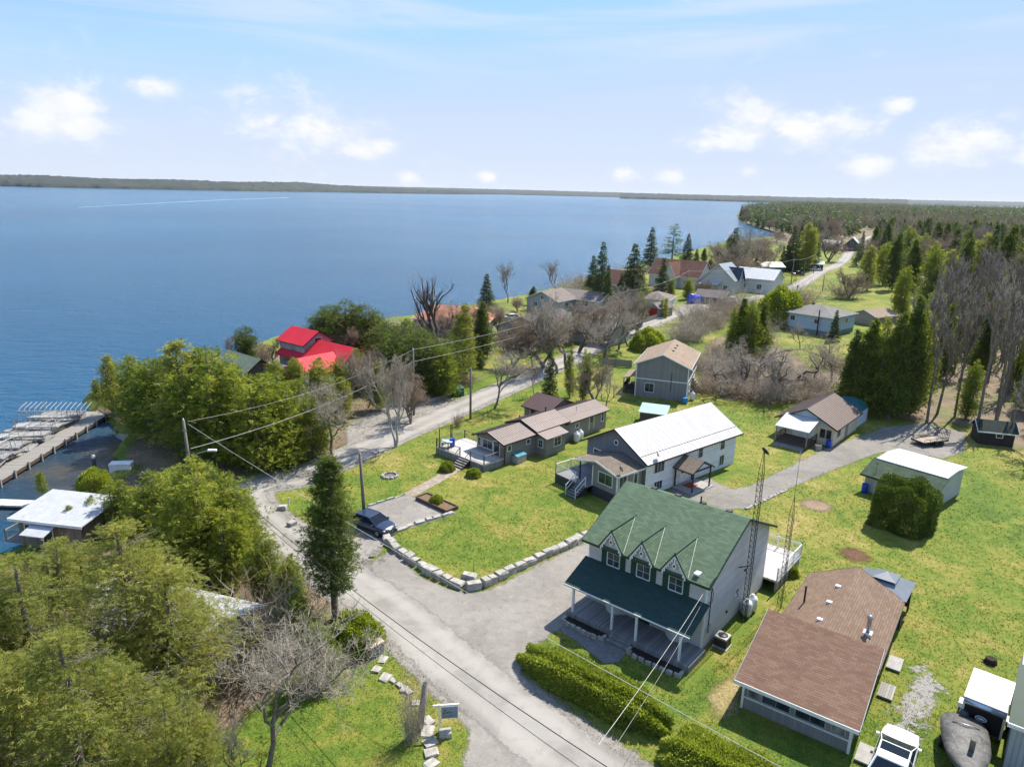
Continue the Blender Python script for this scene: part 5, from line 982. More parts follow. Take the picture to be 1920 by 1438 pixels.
def stones(name, label, cat, line, L, w, hh, gap=.05, rows=1):
    P = [np.array(q) for q in catmull(line, 8)]; seg = [0.0]
    for i in range(len(P)-1): seg.append(seg[-1]+np.linalg.norm(P[i+1]-P[i]))
    par = thing(name, label, cat, (*P[0], 0)); s = 0.0; arr = np.array(P)
    while s < seg[-1]-L*.4:
        l = L*STR.uniform(.65, 1.3); m = s+l/2; x = np.interp(m, seg, arr[:, 0]); y = np.interp(m, seg, arr[:, 1]); x2 = np.interp(m+.2, seg, arr[:, 0]); y2 = np.interp(m+.2, seg, arr[:, 1]); x1 = np.interp(m-.2, seg, arr[:, 0]); y1 = np.interp(m-.2, seg, arr[:, 1])
        a = math.atan2(y2-y1, x2-x1)
        for r in range(rows):
            o = stone_me(STR, l-gap, w*STR.uniform(.85, 1.15), hh/rows*STR.uniform(.85, 1.15)).build('stone', M_STONE, par); o.location = (x-P[0][0]+STR.uniform(-.06, .06), y-P[0][1]+STR.uniform(-.06, .06), -.03+r*hh/rows); o.rotation_euler = (STR.uniform(-.05, .05), STR.uniform(-.05, .05), a+STR.uniform(-.16, .16))
        s += l
    return par
stones('stone_wall', 'retaining wall of pale boulders along the gravel yard', 'wall', [G(*q)[:2] for q in ((722, 1008), (740, 1030), (768, 1050), (800, 1070), (835, 1090), (870, 1102), (890, 1103), (925, 1090), (965, 1070), (1010, 1049), (1060, 1027), (1102, 1006))], 1.0, .75, .55)
stones('kerb_stones', 'row of pale kerb stones along the front edge of the parking pad', 'kerb', [G(*q)[:2] for q in ((724, 1006), (760, 990), (800, 977), (856, 961))], .95, .42, .22)
stones('kerb_stones', 'thin line of kerb stones along the back edge of the parking pad', 'kerb', [G(*q)[:2] for q in ((690, 950), (725, 938), (766, 926))], 1.1, .22, .16)
stones('drive_edging', 'line of small pale stones edging the gravel drive', 'edging', [G(*q)[:2] for q in ((1398, 955), (1430, 940), (1475, 918))], .55, .3, .14)
stones('boulder', 'dark boulder lying on top of the stone wall corner', 'boulder', [G(866, 1090)[:2], G(884, 1092)[:2]], 1.6, .7, .7)
st = [(717.8, 1236.8, .5), (706.6, 1256, .5), (723, 1271, .6), (737, 1277, .35), (749, 1285, .35), (758, 1293, .45), (766, 1298, .4), (780, 1319, .5), (802, 1352, .6), (802, 1372, .7), (806, 1392, .6), (808, 1412, .6), (808, 1432, .6)]
b = thing('stepping_stones', 'line of pale stepping stones curving across the lower lawn', 'stepping stones', G(st[0][0], st[0][1])); o0 = b.location.copy()
for x, y, s_ in st: g = G(x, y); o = stone_me(STR, s_*1.3, s_, .10).build('stone', M_STONE, b); o.location = (g[0]-o0.x, g[1]-o0.y, 0); o.rotation_euler = (0, 0, STR.uniform(0, 3))
b = gth('fire_pit', 'ring of stones round a fire pit on the lawn', 'fire pit', 731, 893)
for k in range(11): a = k*6.283/11; o = stone_me(STR, .38, .28, .22).build('stone', M_STONE, b); o.location = (.75*math.cos(a), .75*math.sin(a), -.02); o.rotation_euler = (0, 0, a+1.57)
lathe_part(b, 'ash_bed', paint('ash', (.16, .13, .10), .95), [(.62, 0), (.6, .05), (.02, .06)])
sheet('mulch_circle', .008, .25, m_litter('chip_mulch', (.20, .135, .085), (.28, .20, .13), (.36, .28, .19), .15), poly=[(G(1530, 947)[0]+1.3*math.cos(a), G(1530, 947)[1]+1.3*math.sin(a)) for a in np.arange(0, 6.2, .4)], margin=.5)
sheet('mulch_circle', .008, .25, MATS.get('x') or M_MULCH, poly=[(G(1603, 1040)[0]+1.05*math.cos(a), G(1603, 1040)[1]+1.05*math.sin(a)) for a in np.arange(0, 6.2, .4)], margin=.5)
# flagstone path, brick walk
def m_pave(name, ca, cb, w, r):
    m, t, b, out = newmat(name); p = objc(t); br = t.add('ShaderNodeTexBrick'); mp = t.add('ShaderNodeMapping'); t.put(mp.inputs[0], p); mp.inputs['Rotation'].default_value = (0, 0, rad(39.5)); t.put(br.inputs['Vector'], mp.outputs[0])
    br.inputs['Scale'].default_value = 1; br.inputs['Brick Width'].default_value = w; br.inputs['Row Height'].default_value = r; br.inputs['Mortar Size'].default_value = .012; t.put(br.inputs['Color1'], ca); t.put(br.inputs['Color2'], cb); t.put(br.inputs['Mortar'], cmul(ca, .35))
    n = t.noise(p, 1.2, 5, .7); c = t.mix(t.math('MULTIPLY', t.smooth(n, .5, .7), .4), br.outputs[0], cmul(ca, .5)); t.put(b.inputs['Base Color'], c); b.inputs['Roughness'].default_value = .85; fade(t, b, out, .1, .06, 2); return m
M_FLAG = m_pave('flagstone', (.26, .205, .155), (.36, .30, .24), .55, .42); M_BRICK = m_pave('grey_paver', (.17, .165, .165), (.235, .225, .22), .24, .12)
sheet('path', .012, .25, M_FLAG, path=[G(772, 925)[:2], G(800, 910)[:2], G(840, 888)[:2], at(MH, -3.9, 2.9)[:2]], width=1.35, margin=.3)
sheet('walkway', .012, .2, M_BRICK, poly=[at(GH, x, y)[:2] for x, y in ((-.1, -2.7), (.2, -3.8), (2.4, -4.3), (4.6, -4.9), (5.2, -4.3), (5.1, -2.95), (5.1, -2.4), (3.2, -2.4), (3.1, -2.95))], margin=.3)
for i, (x0, x1, lab) in enumerate(((.15, 3.1, 'left dark planting bed with stone rim before the porch'), (5.25, 8.6, 'right dark planting bed with stone rim before the porch'))):
    b = thing('planting_bed', lab, 'garden bed', at(GH, (x0+x1)/2, -2.72), GH.rotation_euler.z); L = (x1-x0)/2; part(b, 'soil', paint('dark_soil', (.022, .016, .013), .95), (-L, L, -.3, .33, 0, .16)); n = int(L*2/.42)
    for k in range(n+1): o = stone_me(STR, .40, .22, .24).build('stone', M_STONE, b); o.location = (-L+2*L*k/n, -.42+.12*abs(2*k/n-1)**6, 0)
    for s_ in (-1, 1): o = stone_me(STR, .22, .5, .24).build('stone', M_STONE, b); o.location = (s_*(L+.12), -.08, 0)
# planter frame by the parking pad
c0, c1, c2, c3 = (np.array(G(*q)[:2]) for q in ((779, 937), (797, 927), (849, 956), (837, 964))); b = thing('planter', 'long wooden planter frame with a small shrub at the parking pad', 'planter', (*c0, 0), math.atan2(*(c3-c0)[::-1])); L = float(np.linalg.norm(c3-c0)); Wd = float(np.linalg.norm(c1-c0))
part(b, 'side_board', DECKBROWN, (0, L, 0, .1, 0, .35)); part(b, 'side_board', DECKBROWN, (0, L, Wd-.1, Wd, 0, .35)); part(b, 'end_board', DECKBROWN, (0, .1, .1, Wd-.1, 0, .35)); part(b, 'end_board', DECKBROWN, (L-.1, L, .1, Wd-.1, 0, .35)); part(b, 'cross_board', DECKBROWN, (L*.5, L*.5+.08, .1, Wd-.1, .1, .33)); part(b, 'soil', paint('brown_soil', (.16, .10, .06), .95, 0, .3, 5), (.1, L-.1, .1, Wd-.1, 0, .24))
# wooden box, stump, sign, small posts
b = gth('wooden_box', 'square pale wooden box beside the round shrub and the road', 'box', 700, 1225, rad(-42)); part(b, 'side_panel', WEATHERED, (-.45, .45, -.45, .45, 0, .85)); part(b, 'lid', wood('pale_lid', (.42, .34, .25)), (-.52, .52, -.52, .52, .85, .92))
b = gth('stump', 'tall cut wooden pole stump at the lower lawn', 'stump', 787, 1366); b.rotation_euler = (0, rad(6), 0); mb = MB(); mb.tube([(0, 0, -.1), (.02, 0, 1.2), (.03, .02, 2.9)], [.20, .18, .16], 10); mb.build('trunk', WEATHERED, b, True); mb = MB(); mb.lathe([(.02, 2.91), (.13, 2.905)], 10, (.03, .02, 0), False); mb.build('cut_face', TRIM_D, b)
b = gth('hanging_sign', 'small blue-grey sign hanging from a white post by the drive', 'sign', 824, 1372, rad(8)); part(b, 'post', TRIM_W, (-.05, .05, -.05, .05, 0, 1.75)); part(b, 'arm', TRIM_W, (-.35, 1.05, -.04, .04, 1.62, 1.72)); part(b, 'board', paint('blue_grey_board_paint', (.20, .245, .30), .5), (.10, .98, -.02, .02, .85, 1.55)); sc = MB()
for k, (x, z, w_) in enumerate(((.30, 1.38, .05), (.22, 1.18, .04), (.34, 1.20, .06), (.46, 1.22, .05), (.58, 1.20, .06))):
    for s_ in (-1, 1): sc.tube([(x-w_, s_*.026, z-.07), (x-w_*.2, s_*.026, z+.09), (x+w_*.4, s_*.026, z-.05), (x+w_, s_*.026, z+.05)], .011, 4)
for s_ in (-1, 1): sc.tube([(.2, s_*.026, 1.02), (.85, s_*.026, 1.02)], .006, 4); sc.tube([(.2, s_*.026, .95), (.8, s_*.026, .95)], .006, 4)
sc.build('lettering', TRIM_D, b); part(b, 'chain', STEEL, (.2, .22, -.008, .008, 1.55, 1.62), (.86, .88, -.008, .008, 1.55, 1.62)); o = stone_me(STR, .7, .5, .3).build('base_stone', M_STONE, b); o.location = (.3, -.3, 0)
b = gth('garden_stake', 'thin iron stake with a hook on the lawn above the wall', 'stake', 888, 1086); mb = MB(); mb.tube([(0, 0, 0), (0, 0, 1.5), (.12, 0, 1.62), (.22, 0, 1.5)], .018, 5); mb.build('rod', DARKMETAL, b)
b = gth('tree_stump', 'low charred stump in the right-hand lawn', 'stump', 1857, 1243); mb = MB(); mb.lathe([(.42, -.05), (.36, .1), (.30, .35), (.24, .38), (.02, .33)], 9); [mb.v.__setitem__(i, (v[0]*STR.uniform(.8, 1.2), v[1]*STR.uniform(.8, 1.2), v[2])) for i, v in enumerate(mb.v)]; mb.build('wood', paint('char', (.03, .02, .015), .9, 0, .4, 6), b)
b = gth('marker_post', 'short white marker post in the grass at the road bend', 'post', 542, 948); part(b, 'stake', TRIM_W, (-.05, .05, -.03, .03, 0, .8)); part(b, 'reflector', TRIM_D, (-.045, .045, -.034, -.031, .6, .7))
for k, (px, py, lab) in enumerate(((530, 955, 'largest field stone in the grass at the road bend'), (547, 985, 'flat stone at the tip of the grass by the pad entrance'), (586, 905, 'small stone in the bend lawn near the road'))): b = gth('field_stone', lab, 'stone', px, py, k); stone_me(STR, .8-.15*k, .6, .4).build('rock', M_STONE, b)
# ---- utility poles and wires
POLEM = wood('pole_wood', (.235, .205, .170), .4, 0)
def pole(label, px, py, H=None, ty=None, xbar=True, lean=(0, 0), lamp=False):
    g = G(px, py); H = H or HZ(px, py, ty); p = thing('utility_pole', label, 'utility pole', g); p.rotation_euler = (lean[0], lean[1], 0); mb = MB(); mb.tube([(0, 0, -.2), (0, 0, H*.5), (0, 0, H)], [.16, .14, .11], 10); mb.build('shaft', POLEM, p, True)
    if xbar: lathe_part(p, 'insulator', TRIM_W, [(.05, H-.02), (.06, H+.05), (.03, H+.16)], n=8); part(p, 'bracket', STEEL, (-.18, .18, -.03, .03, H-.9, H-.82)); 
    if lamp: mb = MB(); mb.tube([(0, 0, H-3.4), (.7, .25, H-2.9), (1.5, .5, H-2.75)], .035, 6); mb.build('lamp_arm', STEEL, p); part(p, 'lamp_head', TRIM_W, (1.4, 2.1, .42, .66, H-2.82, H-2.68))
    return Vector((g[0], g[1], H))
pA = pole('leaning utility pole with a street lamp above the left cedars', 373, 1000, ty=788, lamp=True, lean=(0, rad(-2))); pB = pole('utility pole behind the birch and the shrubs', 776, 778, ty=655); pC = pole('bare pole on the lawn beside the narrow cedar', 684, 980, ty=850, xbar=False, lean=(0, rad(-2))); pD = pole('dark pole on the lawn behind the mobile home', 882, 786, ty=690, xbar=False)
pE = pole('far utility pole before the tall spruces', 1173, 600, ty=544); pF = pole('far utility pole beside the blue tarpaulin', 1286, 560, ty=508); pG = pole('far utility pole left of the red pickup', 1483, 534, ty=486); pH = pole('far short pole behind the red pickup', 1507, 517, ty=490); pI = pole('tallest far utility pole by the road end', 1525, 513, ty=476); pJ = pole('far pole at the right side of the road near the walker', 1542, 546, ty=516); pK = pole('thin far pole at the dark hedge', 1437, 528, ty=505)
WIRE = paint('wire', (.30, .29, .27), .5); WIRED = paint('dark_wire', (.03, .03, .03), .6)
def wire(label, a, b, sag=.8, r=.018, mat=None):
    a, b = Vector(a), Vector(b); n = 14; o = thing('overhead_wire', label, 'wire', a); mb = MB(); mb.tube([(b-a)*(i/n) + Vector((0, 0, -sag*4*(i/n)*(1-i/n))) for i in range(n+1)], r, 5); mb.build('cable', mat or WIRE, o)
up = Vector((0, 0, 1)); z_ = lambda p, d: p-up*d
wire('upper pale wire from the lamp pole to the birch pole', z_(pA, .1), z_(pB, .05), 1.0); wire('lower pale wire from the lamp pole to the birch pole', z_(pA, 2.4), z_(pB, 1.6), .9, .03); wire('upper wire from the birch pole towards the spruces', z_(pB, .05), z_(pE, .1), 1.2, .03); wire('lower wire from the birch pole towards the spruces', z_(pB, 1.6), z_(pE, 1.6), 1.2, .03); wire('wire from the spruce pole past the blue tarpaulin', z_(pE, .1), z_(pF, .1), 1.0, .04); wire('wire from the tarpaulin pole to the red pickup pole', z_(pF, .1), z_(pG, .1), 1.2, .045); wire('wire from the red pickup pole to the road-end pole', z_(pG, .1), z_(pI, .1), .8, .045)
wire('wire leaving the far walker pole down the road', z_(pJ, .1), z_(pI, .6), .6, .045)
q1 = Vector(G(1480, 1600, 7.5)); wire('single pale cable crossing above the hedge', z_(pA, .3), Vector(G(1560, 1490, 6.0)), .5, .014, paint('pale_cable', (.55, .53, .48), .5)); wire('thick dark cable hanging along the near road', z_(pA, 2.6), Vector(G(1330, 1560, 6.8)), 1.3, .022, WIRED); wire('thin dark cable hanging along the near road', z_(pA, 3.0), Vector(G(1260, 1560, 6.6)), 1.0, .014, WIRED)
for (qx, qy, qz), lab in ((G(1295, 1560, 6.7), 'roadside utility pole below the frame at the near cables'), (G(1560, 1490, 6.0), 'utility pole below the frame holding the pale cable')):
    p = thing('utility_pole', lab, 'utility pole', (qx, qy, 0)); mb = MB(); mb.tube([(0, 0, -.2), (0, 0, qz*.5), (0, 0, qz+.3)], [.16, .14, .11], 10); mb.build('shaft', POLEM, p, True); part(p, 'bracket', STEEL, (-.5, .5, -.03, .03, qz-.1, qz-.02))
sp = Vector(G(1122, 1396, 6.4)); gc = Vector(at(GH, 8.62, -.1, 4.6)); wire('left service wire rising to the green-roofed house', sp, gc, .25, .011, paint('pale_cable', (.55, .53, .48), .5)); wire('right service wire rising to the green-roofed house', sp+Vector((.25, -.5, -.3)), gc-up*.6, .3, .009, WIRE)
# ---- vehicles
CARGLASS = paint('car_glass', (.012, .018, .030), .04, 0, .1, 1, .12)
def car_mesh(L=4.6, W=1.84, H=1.45, hood=.95, boot=1.0, cab=(-.30, .28)):
    """rings along the length: lower body then cabin; x forward"""
    st = [(-.5, .60, .52, .80), (-.475, .84, .38, boot*.90), (-.44, .93, .32, boot*.97), (-.36, .98, .24, boot), (-.2, 1.0, .22, boot), (0, 1.0, .22, .98), (.2, 1.0, .22, hood+.02), (.34, .975, .24, hood*.97), (.42, .90, .27, hood*.90), (.47, .76, .32, hood*.80), (.5, .50, .42, hood*.68)]
    mb = MB(); n = 9
    for sx, w, zb, zt in st:
        w = w*W/2; pr = [(-w*.96, zb), (-w, zb+(zt-zb)*.45), (-w*.97, zt-.06), (-w*.82, zt), (0, zt+.03), (w*.82, zt), (w*.97, zt-.06), (w, zb+(zt-zb)*.45), (w*.96, zb)]
        mb.v += [(sx*L, y, z) for y, z in pr]
    for i in range(len(st)-1):
        for k in range(n-1): a = i*n+k; mb.f.append((a, a+1, a+n+1, a+n))
        mb.f.append((i*n+n-1, i*n, (i+1)*n, (i+1)*n+n-1))
    mb.f.append(tuple(range(n))); mb.f.append(tuple(range(len(st)*n-1, (len(st)-1)*n-1, -1))); return mb
def car(label, xyz, rz, paintc, L=4.6, W=1.84, H=1.45, cat='car', name='parked_car', cabin=(-.40, -.26, .06, .26), hood=.95, boot=1.02, roofglass=False):
    c = thing(name, label, cat, xyz, rz); pm = paint('carpaint_%02d%02d%02d' % tuple(int(q*99) for q in paintc), paintc, .18, .1, .03, 1.5, .6); car_mesh(L, W, H, hood, boot).build('body', pm, c, True).modifiers.new('round', 'SUBSURF').render_levels = 2
    a, b, d, e = (q*L for q in cabin); zb = .97; wr, wb = W*.36, W*.46
    g = MB(); g.v = [(a, -wb, zb), (a, wb, zb), (e, wb, zb-.03), (e, -wb, zb-.03), (b, -wr, H-.04), (b, wr, H-.04), (d, wr, H-.02), (d, -wr, H-.02)]; g.f = [(0, 1, 5, 4), (1, 2, 6, 5), (2, 3, 7, 6), (3, 0, 4, 7), (4, 5, 6, 7)]; gl = g.build('glasshouse', CARGLASS, c)
    dg = d; d = d-.75 if roofglass else d
    r = MB(); r.v = [(b-.04, -wr-.02, H-.05), (b-.04, wr+.02, H-.05), (d+.06, wr+.02, H-.03), (d+.06, -wr-.02, H-.03), (b, -wr*.9, H), (b, wr*.9, H), (d, wr*.9, H+.02), (d, -wr*.9, H+.02)]; r.f = [(0, 1, 5, 4), (1, 2, 6, 5), (2, 3, 7, 6), (3, 0, 4, 7), (4, 5, 6, 7), (3, 2, 1, 0)]; ro = r.build('roof', pm, c)
    d = dg
    if roofglass: part(ro, 'roof_bar', pm, (d-.02, d+.03, -wr, wr, H-.05, H-.008))
    p = MB()
    for s in (-1, 1):
        p.tube([(e+.02, s*wb, zb-.02), (d+.03, s*(wr+.01), H-.03)], .028, 5); p.tube([(a-.02, s*wb, zb), (b-.02, s*(wr+.01), H-.04)], .05, 5); p.tube([((a+e)/2, s*(wb+.01), zb), ((b+d)/2, s*(wr+.012), H-.03)], .028, 5); p.tube([(b-.02, s*(wr+.01), H-.035), (d+.03, s*(wr+.01), H-.025)], .045, 5)
    p.build('pillars', pm, c)
    for sx in (-.31, .31):
        for s in (-1, 1):
            w = MB(); w.lathe([(.20, -.11), (.31, -.11), (.335, -.07), (.335, .07), (.31, .11), (.20, .11)], 18, caps=False); w.move(Matrix.Translation((sx*L, s*(W/2-.11), .335)) @ Matrix.Rotation(rad(90), 4, 'X')); wo = w.build('wheel', BLACKP, c, True); w = MB(); w.lathe([(.02, -.09), (.20, -.10), (.20, .10), (.02, .09)], 14, caps=False); w.move(Matrix.Translation((sx*L, s*(W/2-.11), .335)) @ Matrix.Rotation(rad(90), 4, 'X')); w.build('rim', STEEL, wo)
    for s in (-1, 1):
        part(c, 'headlight', TANKW, (L*.435, L*.468, s*W*.33-.15, s*W*.33+.13, .62, .73)); part(c, 'tail_light', paint('red_lens', (.35, .01, .01), .2), (-L*.502, -L*.478, s*W*.33-.18, s*W*.33+.18, .68, .82)); part(c, 'mirror', pm, (e-.30, e-.16, s*(W/2-.03) if s > 0 else s*(W/2+.13), s*(W/2+.13) if s > 0 else -(W/2-.03), .93, 1.04))
    part(c, 'bumper', BLACKP, (L*.44, L*.506, -W*.36, W*.36, .30, .44)); part(c, 'number_plate', TRIM_W, (-L*.507, -L*.495, -.16, .16, .58, .68)); return c
def heading(p, q, z=.8): a, b = G(*p, z), G(*q, z); return math.atan2(b[1]-a[1], b[0]-a[0])
hd = heading((1668, 1438), (1688, 1376)); n_ = G(1692, 1372, .5); car('white saloon car with dark glass parked at the bottom edge', (n_[0]-2.25*math.cos(hd), n_[1]-2.25*math.sin(hd), 0), hd, (.78, .78, .77), 4.6, 1.86, 1.40, cabin=(-.48, -.33, -.05, .20), roofglass=True)
n_ = G(734, 997, .4); hd = rad(-33); car('dark blue car half hidden behind the narrow cedar on the pad', (n_[0]-2.2*math.cos(hd), n_[1]-2.2*math.sin(hd), 0), hd, (.03, .045, .085), 4.5, 1.82, 1.42)
car('maroon pickup parked beside the far road', G(1495, 517), rad(10), (.12, .015, .025), 5.4, 1.95, 1.75, 'pickup', 'pickup_truck', (-.18, -.12, .06, .2), 1.05, 1.05); car('silver car parked above the maroon pickup', G(1491, 508), rad(10), (.5, .52, .55)); car('white car parked at the brown board fence', G(1362, 561), rad(-20), (.72, .73, .74)); car('pale car half hidden by the clump before the white house', G(1377, 530), rad(5), (.6, .63, .66)); car('small pale car beside the green-roofed carport', G(1527, 508), rad(0), (.6, .6, .62)); car('silver car in the drive behind the grey gable house', G(962, 600), rad(30), (.6, .62, .62))
# enclosed trailer
BL_, BR_, TL_ = (np.array(G(*q, 2.15)[:2]) for q in ((1808, 1306), (1888, 1338), (1831, 1253))); w_ = float(np.linalg.norm(BR_-BL_)); l_ = float(np.linalg.norm(TL_-BL_)); t = thing('cargo_trailer', 'white enclosed cargo trailer with black front panel and oval badge', 'trailer', (*BL_, 0), math.atan2(*(BR_-BL_)[::-1])); l_ = max(l_, 2.9)
part(t, 'body', paint('trailer_white', (.72, .71, .68), .45, 0, .06), (0, w_, .12, l_, .45, 2.1)); part(t, 'roof', paint('trailer_roof', (.78, .76, .71), .5, 0, .06), (-.03, w_+.03, .1, l_+.03, 2.1, 2.16)); part(t, 'front_panel', BLACKP, (.1, w_-.1, .06, .118, .5, 1.75)); mb = MB(); mb.tube([(0, .12, 1.92), (w_, .12, 1.92)], .17, 14); mb.build('nose_cap', paint('chrome_cap', (.45, .52, .62), .2, .7), t, True)
for x in (0.04, w_-.04): part(t, 'corner_trim', paint('cream_trim', (.6, .56, .42), .5), (x-.05, x+.05, .04, .12, .45, 1.9))
for rr, dd, mm in ((1.0, .004, TRIM_W), (.82, .010, paint('badge_grey', (.18, .20, .24), .4)), (.55, .016, TRIM_W)):
    mb = MB(); mb.lathe([(.27*rr, 0), (.27*rr, .01)], 24); mb.move(Matrix.Translation((w_*.47, .058-dd, 1.22)) @ Matrix.Scale(.62 if rr > .6 else .35, 4, (0, 0, 1)) @ Matrix.Rotation(rad(90), 4, 'X')); mb.build('badge', mm, t)
for x in (-.16, w_+.16):
    w = MB(); w.lathe([(.16, -.1), (.30, -.1), (.32, 0), (.30, .1), (.16, .1)], 16); w.move(Matrix.Translation((x, l_*.55, .32)) @ Matrix.Rotation(rad(90), 4, 'Y')); w.build('wheel', BLACKP, t, True); fd = MB(); fd.prism([(x-.14, l_*.55-.45, .55), (x-.14, l_*.55-.3, .75), (x-.14, l_*.55+.3, .75), (x-.14, l_*.55+.45, .55)], (.28, 0, 0)); fd.build('fender', TANKW, t)
part(t, 'drawbar', DARKMETAL, (w_/2-.06, w_/2+.06, -1.2, .05, .40, .50))
# covered boat
hd = heading((1806, 1345), (1815, 1438), .9); n_ = G(1806, 1348, 1.0); t = thing('covered_boat', 'boat under a fitted black cover on a trailer behind the white car', 'boat', (n_[0], n_[1], 0), hd); mb = MB(); N = 12; rings = []
for i in range(N):
    u = i/(N-1); x = u*5.0; w = 1.12*(1-max(0, (u-.35)/.65)**2.2)*min(1, .8+u*2); zt = 1.25+.30*math.exp(-((u-.33)/.16)**2)+.12*u; zs = 1.02+.14*u; zk = .45+.45*max(0, u-.55)**1.3
    for k in range(13): a = k/12; y = w*math.cos(math.pi*a); z = zs+(zt-zs)*math.sin(math.pi*a)**.75; mb.v.append((x, y, z))
for i in range(N-1):
    for k in range(12): a = i*13+k; mb.f.append((a, a+1, a+14, a+13))
mb.f.append(tuple(range(12, -1, -1))); cvm, tt, bb, _ = newmat('boat_cover'); nn = tt.noise(objc(tt), 2.2, 5, .6, 1.0); tt.put(bb.inputs['Base Color'], tt.mix(tt.smooth(nn, .35, .65), (.060, .058, .055), (.115, .110, .102))); bb.inputs['Roughness'].default_value = .55; tt.put(bb.inputs['Normal'], tt.bump(nn, .5, .12)); mb.build('cover', cvm, t, True)
mb = MB()
for i in range(N):
    u = i/(N-1); x = u*5.0; w = 1.10*(1-max(0, (u-.35)/.65)**2.2)*min(1, .8+u*2); zs = 1.03+.14*u; zk = .42+.5*max(0, u-.5)**1.3
    mb.v += [(x, w, zs), (x, w*.92, zs-.25), (x, w*.55, zk+.12), (x, 0, zk), (x, -w*.55, zk+.12), (x, -w*.92, zs-.25), (x, -w, zs)]
for i in range(N-1):
    for k in range(6): a = i*7+k; mb.f.append((a, a+7, a+8, a+1))
mb.f.append(tuple(range(7))); mb.build('hull', paint('hull_grey', (.10, .10, .11), .4), t, True); mb = MB(); mb.tube([(1.15, -.62, 1.45), (1.3, -.3, 1.60), (1.36, 0, 1.64), (1.3, .3, 1.60), (1.15, .62, 1.45)], .03, 6); mb.build('windscreen_hoop', STEEL, t, True); mb = MB(); mb.lathe([(.13, 0), (.13, .65), (.02, .68)], 12, (2.9, .15, 1.3)); mb.build('mast_boot', paint('tan_canvas', (.16, .14, .11), .8), t, True); lathe_part(t, 'outboard_cover', cvm, [(.05, .75), (.26, .8), (.30, 1.1), (.20, 1.35), (.03, 1.4)], (-.28, 0, 0))
part(t, 'trailer_frame', DARKMETAL, (-.2, 5.6, -.55, -.47, .34, .44), (-.2, 5.6, .47, .55, .34, .44), (1.4, 1.5, -.9, .9, .3, .38))
for y in (-1.0, 1.0): w = MB(); w.lathe([(.14, -.09), (.28, -.09), (.30, 0), (.28, .09), (.14, .09)], 14); w.move(Matrix.Translation((1.45, y, .30)) @ Matrix.Rotation(rad(90), 4, 'X')); w.build('wheel', BLACKP, t, True)
# open utility trailer
t = gth('utility_trailer', 'open black utility trailer with upright ramp gate on the gravel', 'trailer', 1742, 832, rad(20)); part(t, 'deck', wood('grey_bed', (.30, .25, .20)), (-1.9, 1.9, -.85, .85, .52, .58)); part(t, 'frame', DARKMETAL, (-1.95, 1.95, -.92, -.85, .42, .62), (-1.95, 1.95, .85, .92, .42, .62), (-1.98, -1.9, -.92, .92, .42, .62)); mb = MB()
for y in (-.88, .88):
    mb.tube([(-1.9, y, .9), (1.9, y, .9)], .03, 4)
    for x in (-1.9, -.95, 0, .95, 1.9): mb.tube([(x, y, .55), (x, y, .9)], .03, 4)
mb.build('side_rail', DARKMETAL, t); mb = MB()
for k in range(9): y = -.86+k*.215; mb.tube([(1.95, y, .55), (2.05, y, 1.75)], .025, 4)
for z in (.6, 1.15, 1.75): mb.tube([(1.95+(z-.55)*.083, -.88, z), (1.95+(z-.55)*.083, .88, z)], .028, 4)
mb.build('ramp_gate', DARKMETAL, t); part(t, 'drawbar', DARKMETAL, (-3.0, -1.98, -.05, .05, .42, .5))
for x in (-.1, .68):
    for y in (-1.05, 1.05): w = MB(); w.lathe([(.16, -.1), (.31, -.1), (.33, 0), (.31, .1), (.16, .1)], 14); w.move(Matrix.Translation((x, y, .33)) @ Matrix.Rotation(rad(90), 4, 'X')); w.build('wheel', BLACKP, t, True)
for y in (-1.05, 1.05): part(t, 'fender', DARKMETAL, (-.5, 1.1, y-.14, y+.14, .68, .72))
# boat under blue tarpaulin, far
t = gth('tarped_boat', 'boat wrapped in bright blue tarpaulin beside the brown fence', 'boat', 1306, 568, rad(35)); mb = MB(); N = 9
for i in range(N):
    u = i/(N-1); w = 1.4*math.sin(math.pi*(.12+.80*u))**.6; zt = 2.3+.5*math.sin(u*9)*.3-.6*u
    for k in range(9): a = k/8; mb.v.append((-3.2+6.4*u, w*math.cos(math.pi*a), .35+zt*math.sin(math.pi*a)**.6))
for i in range(N-1):
    for k in range(8): a = i*9+k; mb.f.append((a, a+1, a+10, a+9))
mb.f.append(tuple(range(8, -1, -1))); mb.f.append(tuple(range((N-1)*9, N*9))); mb.build('tarpaulin', paint('blue_tarp', (.012, .055, .50), .35, 0, .35, 2.5), t, True); part(t, 'trailer_frame', DARKMETAL, (-3.3, 4.2, -.5, .5, .2, .34)); [part(t, 'wheel', BLACKP, (-.4, .3, y-.1, y+.1, 0, .6)) for y in (-1.2, 1.2)]
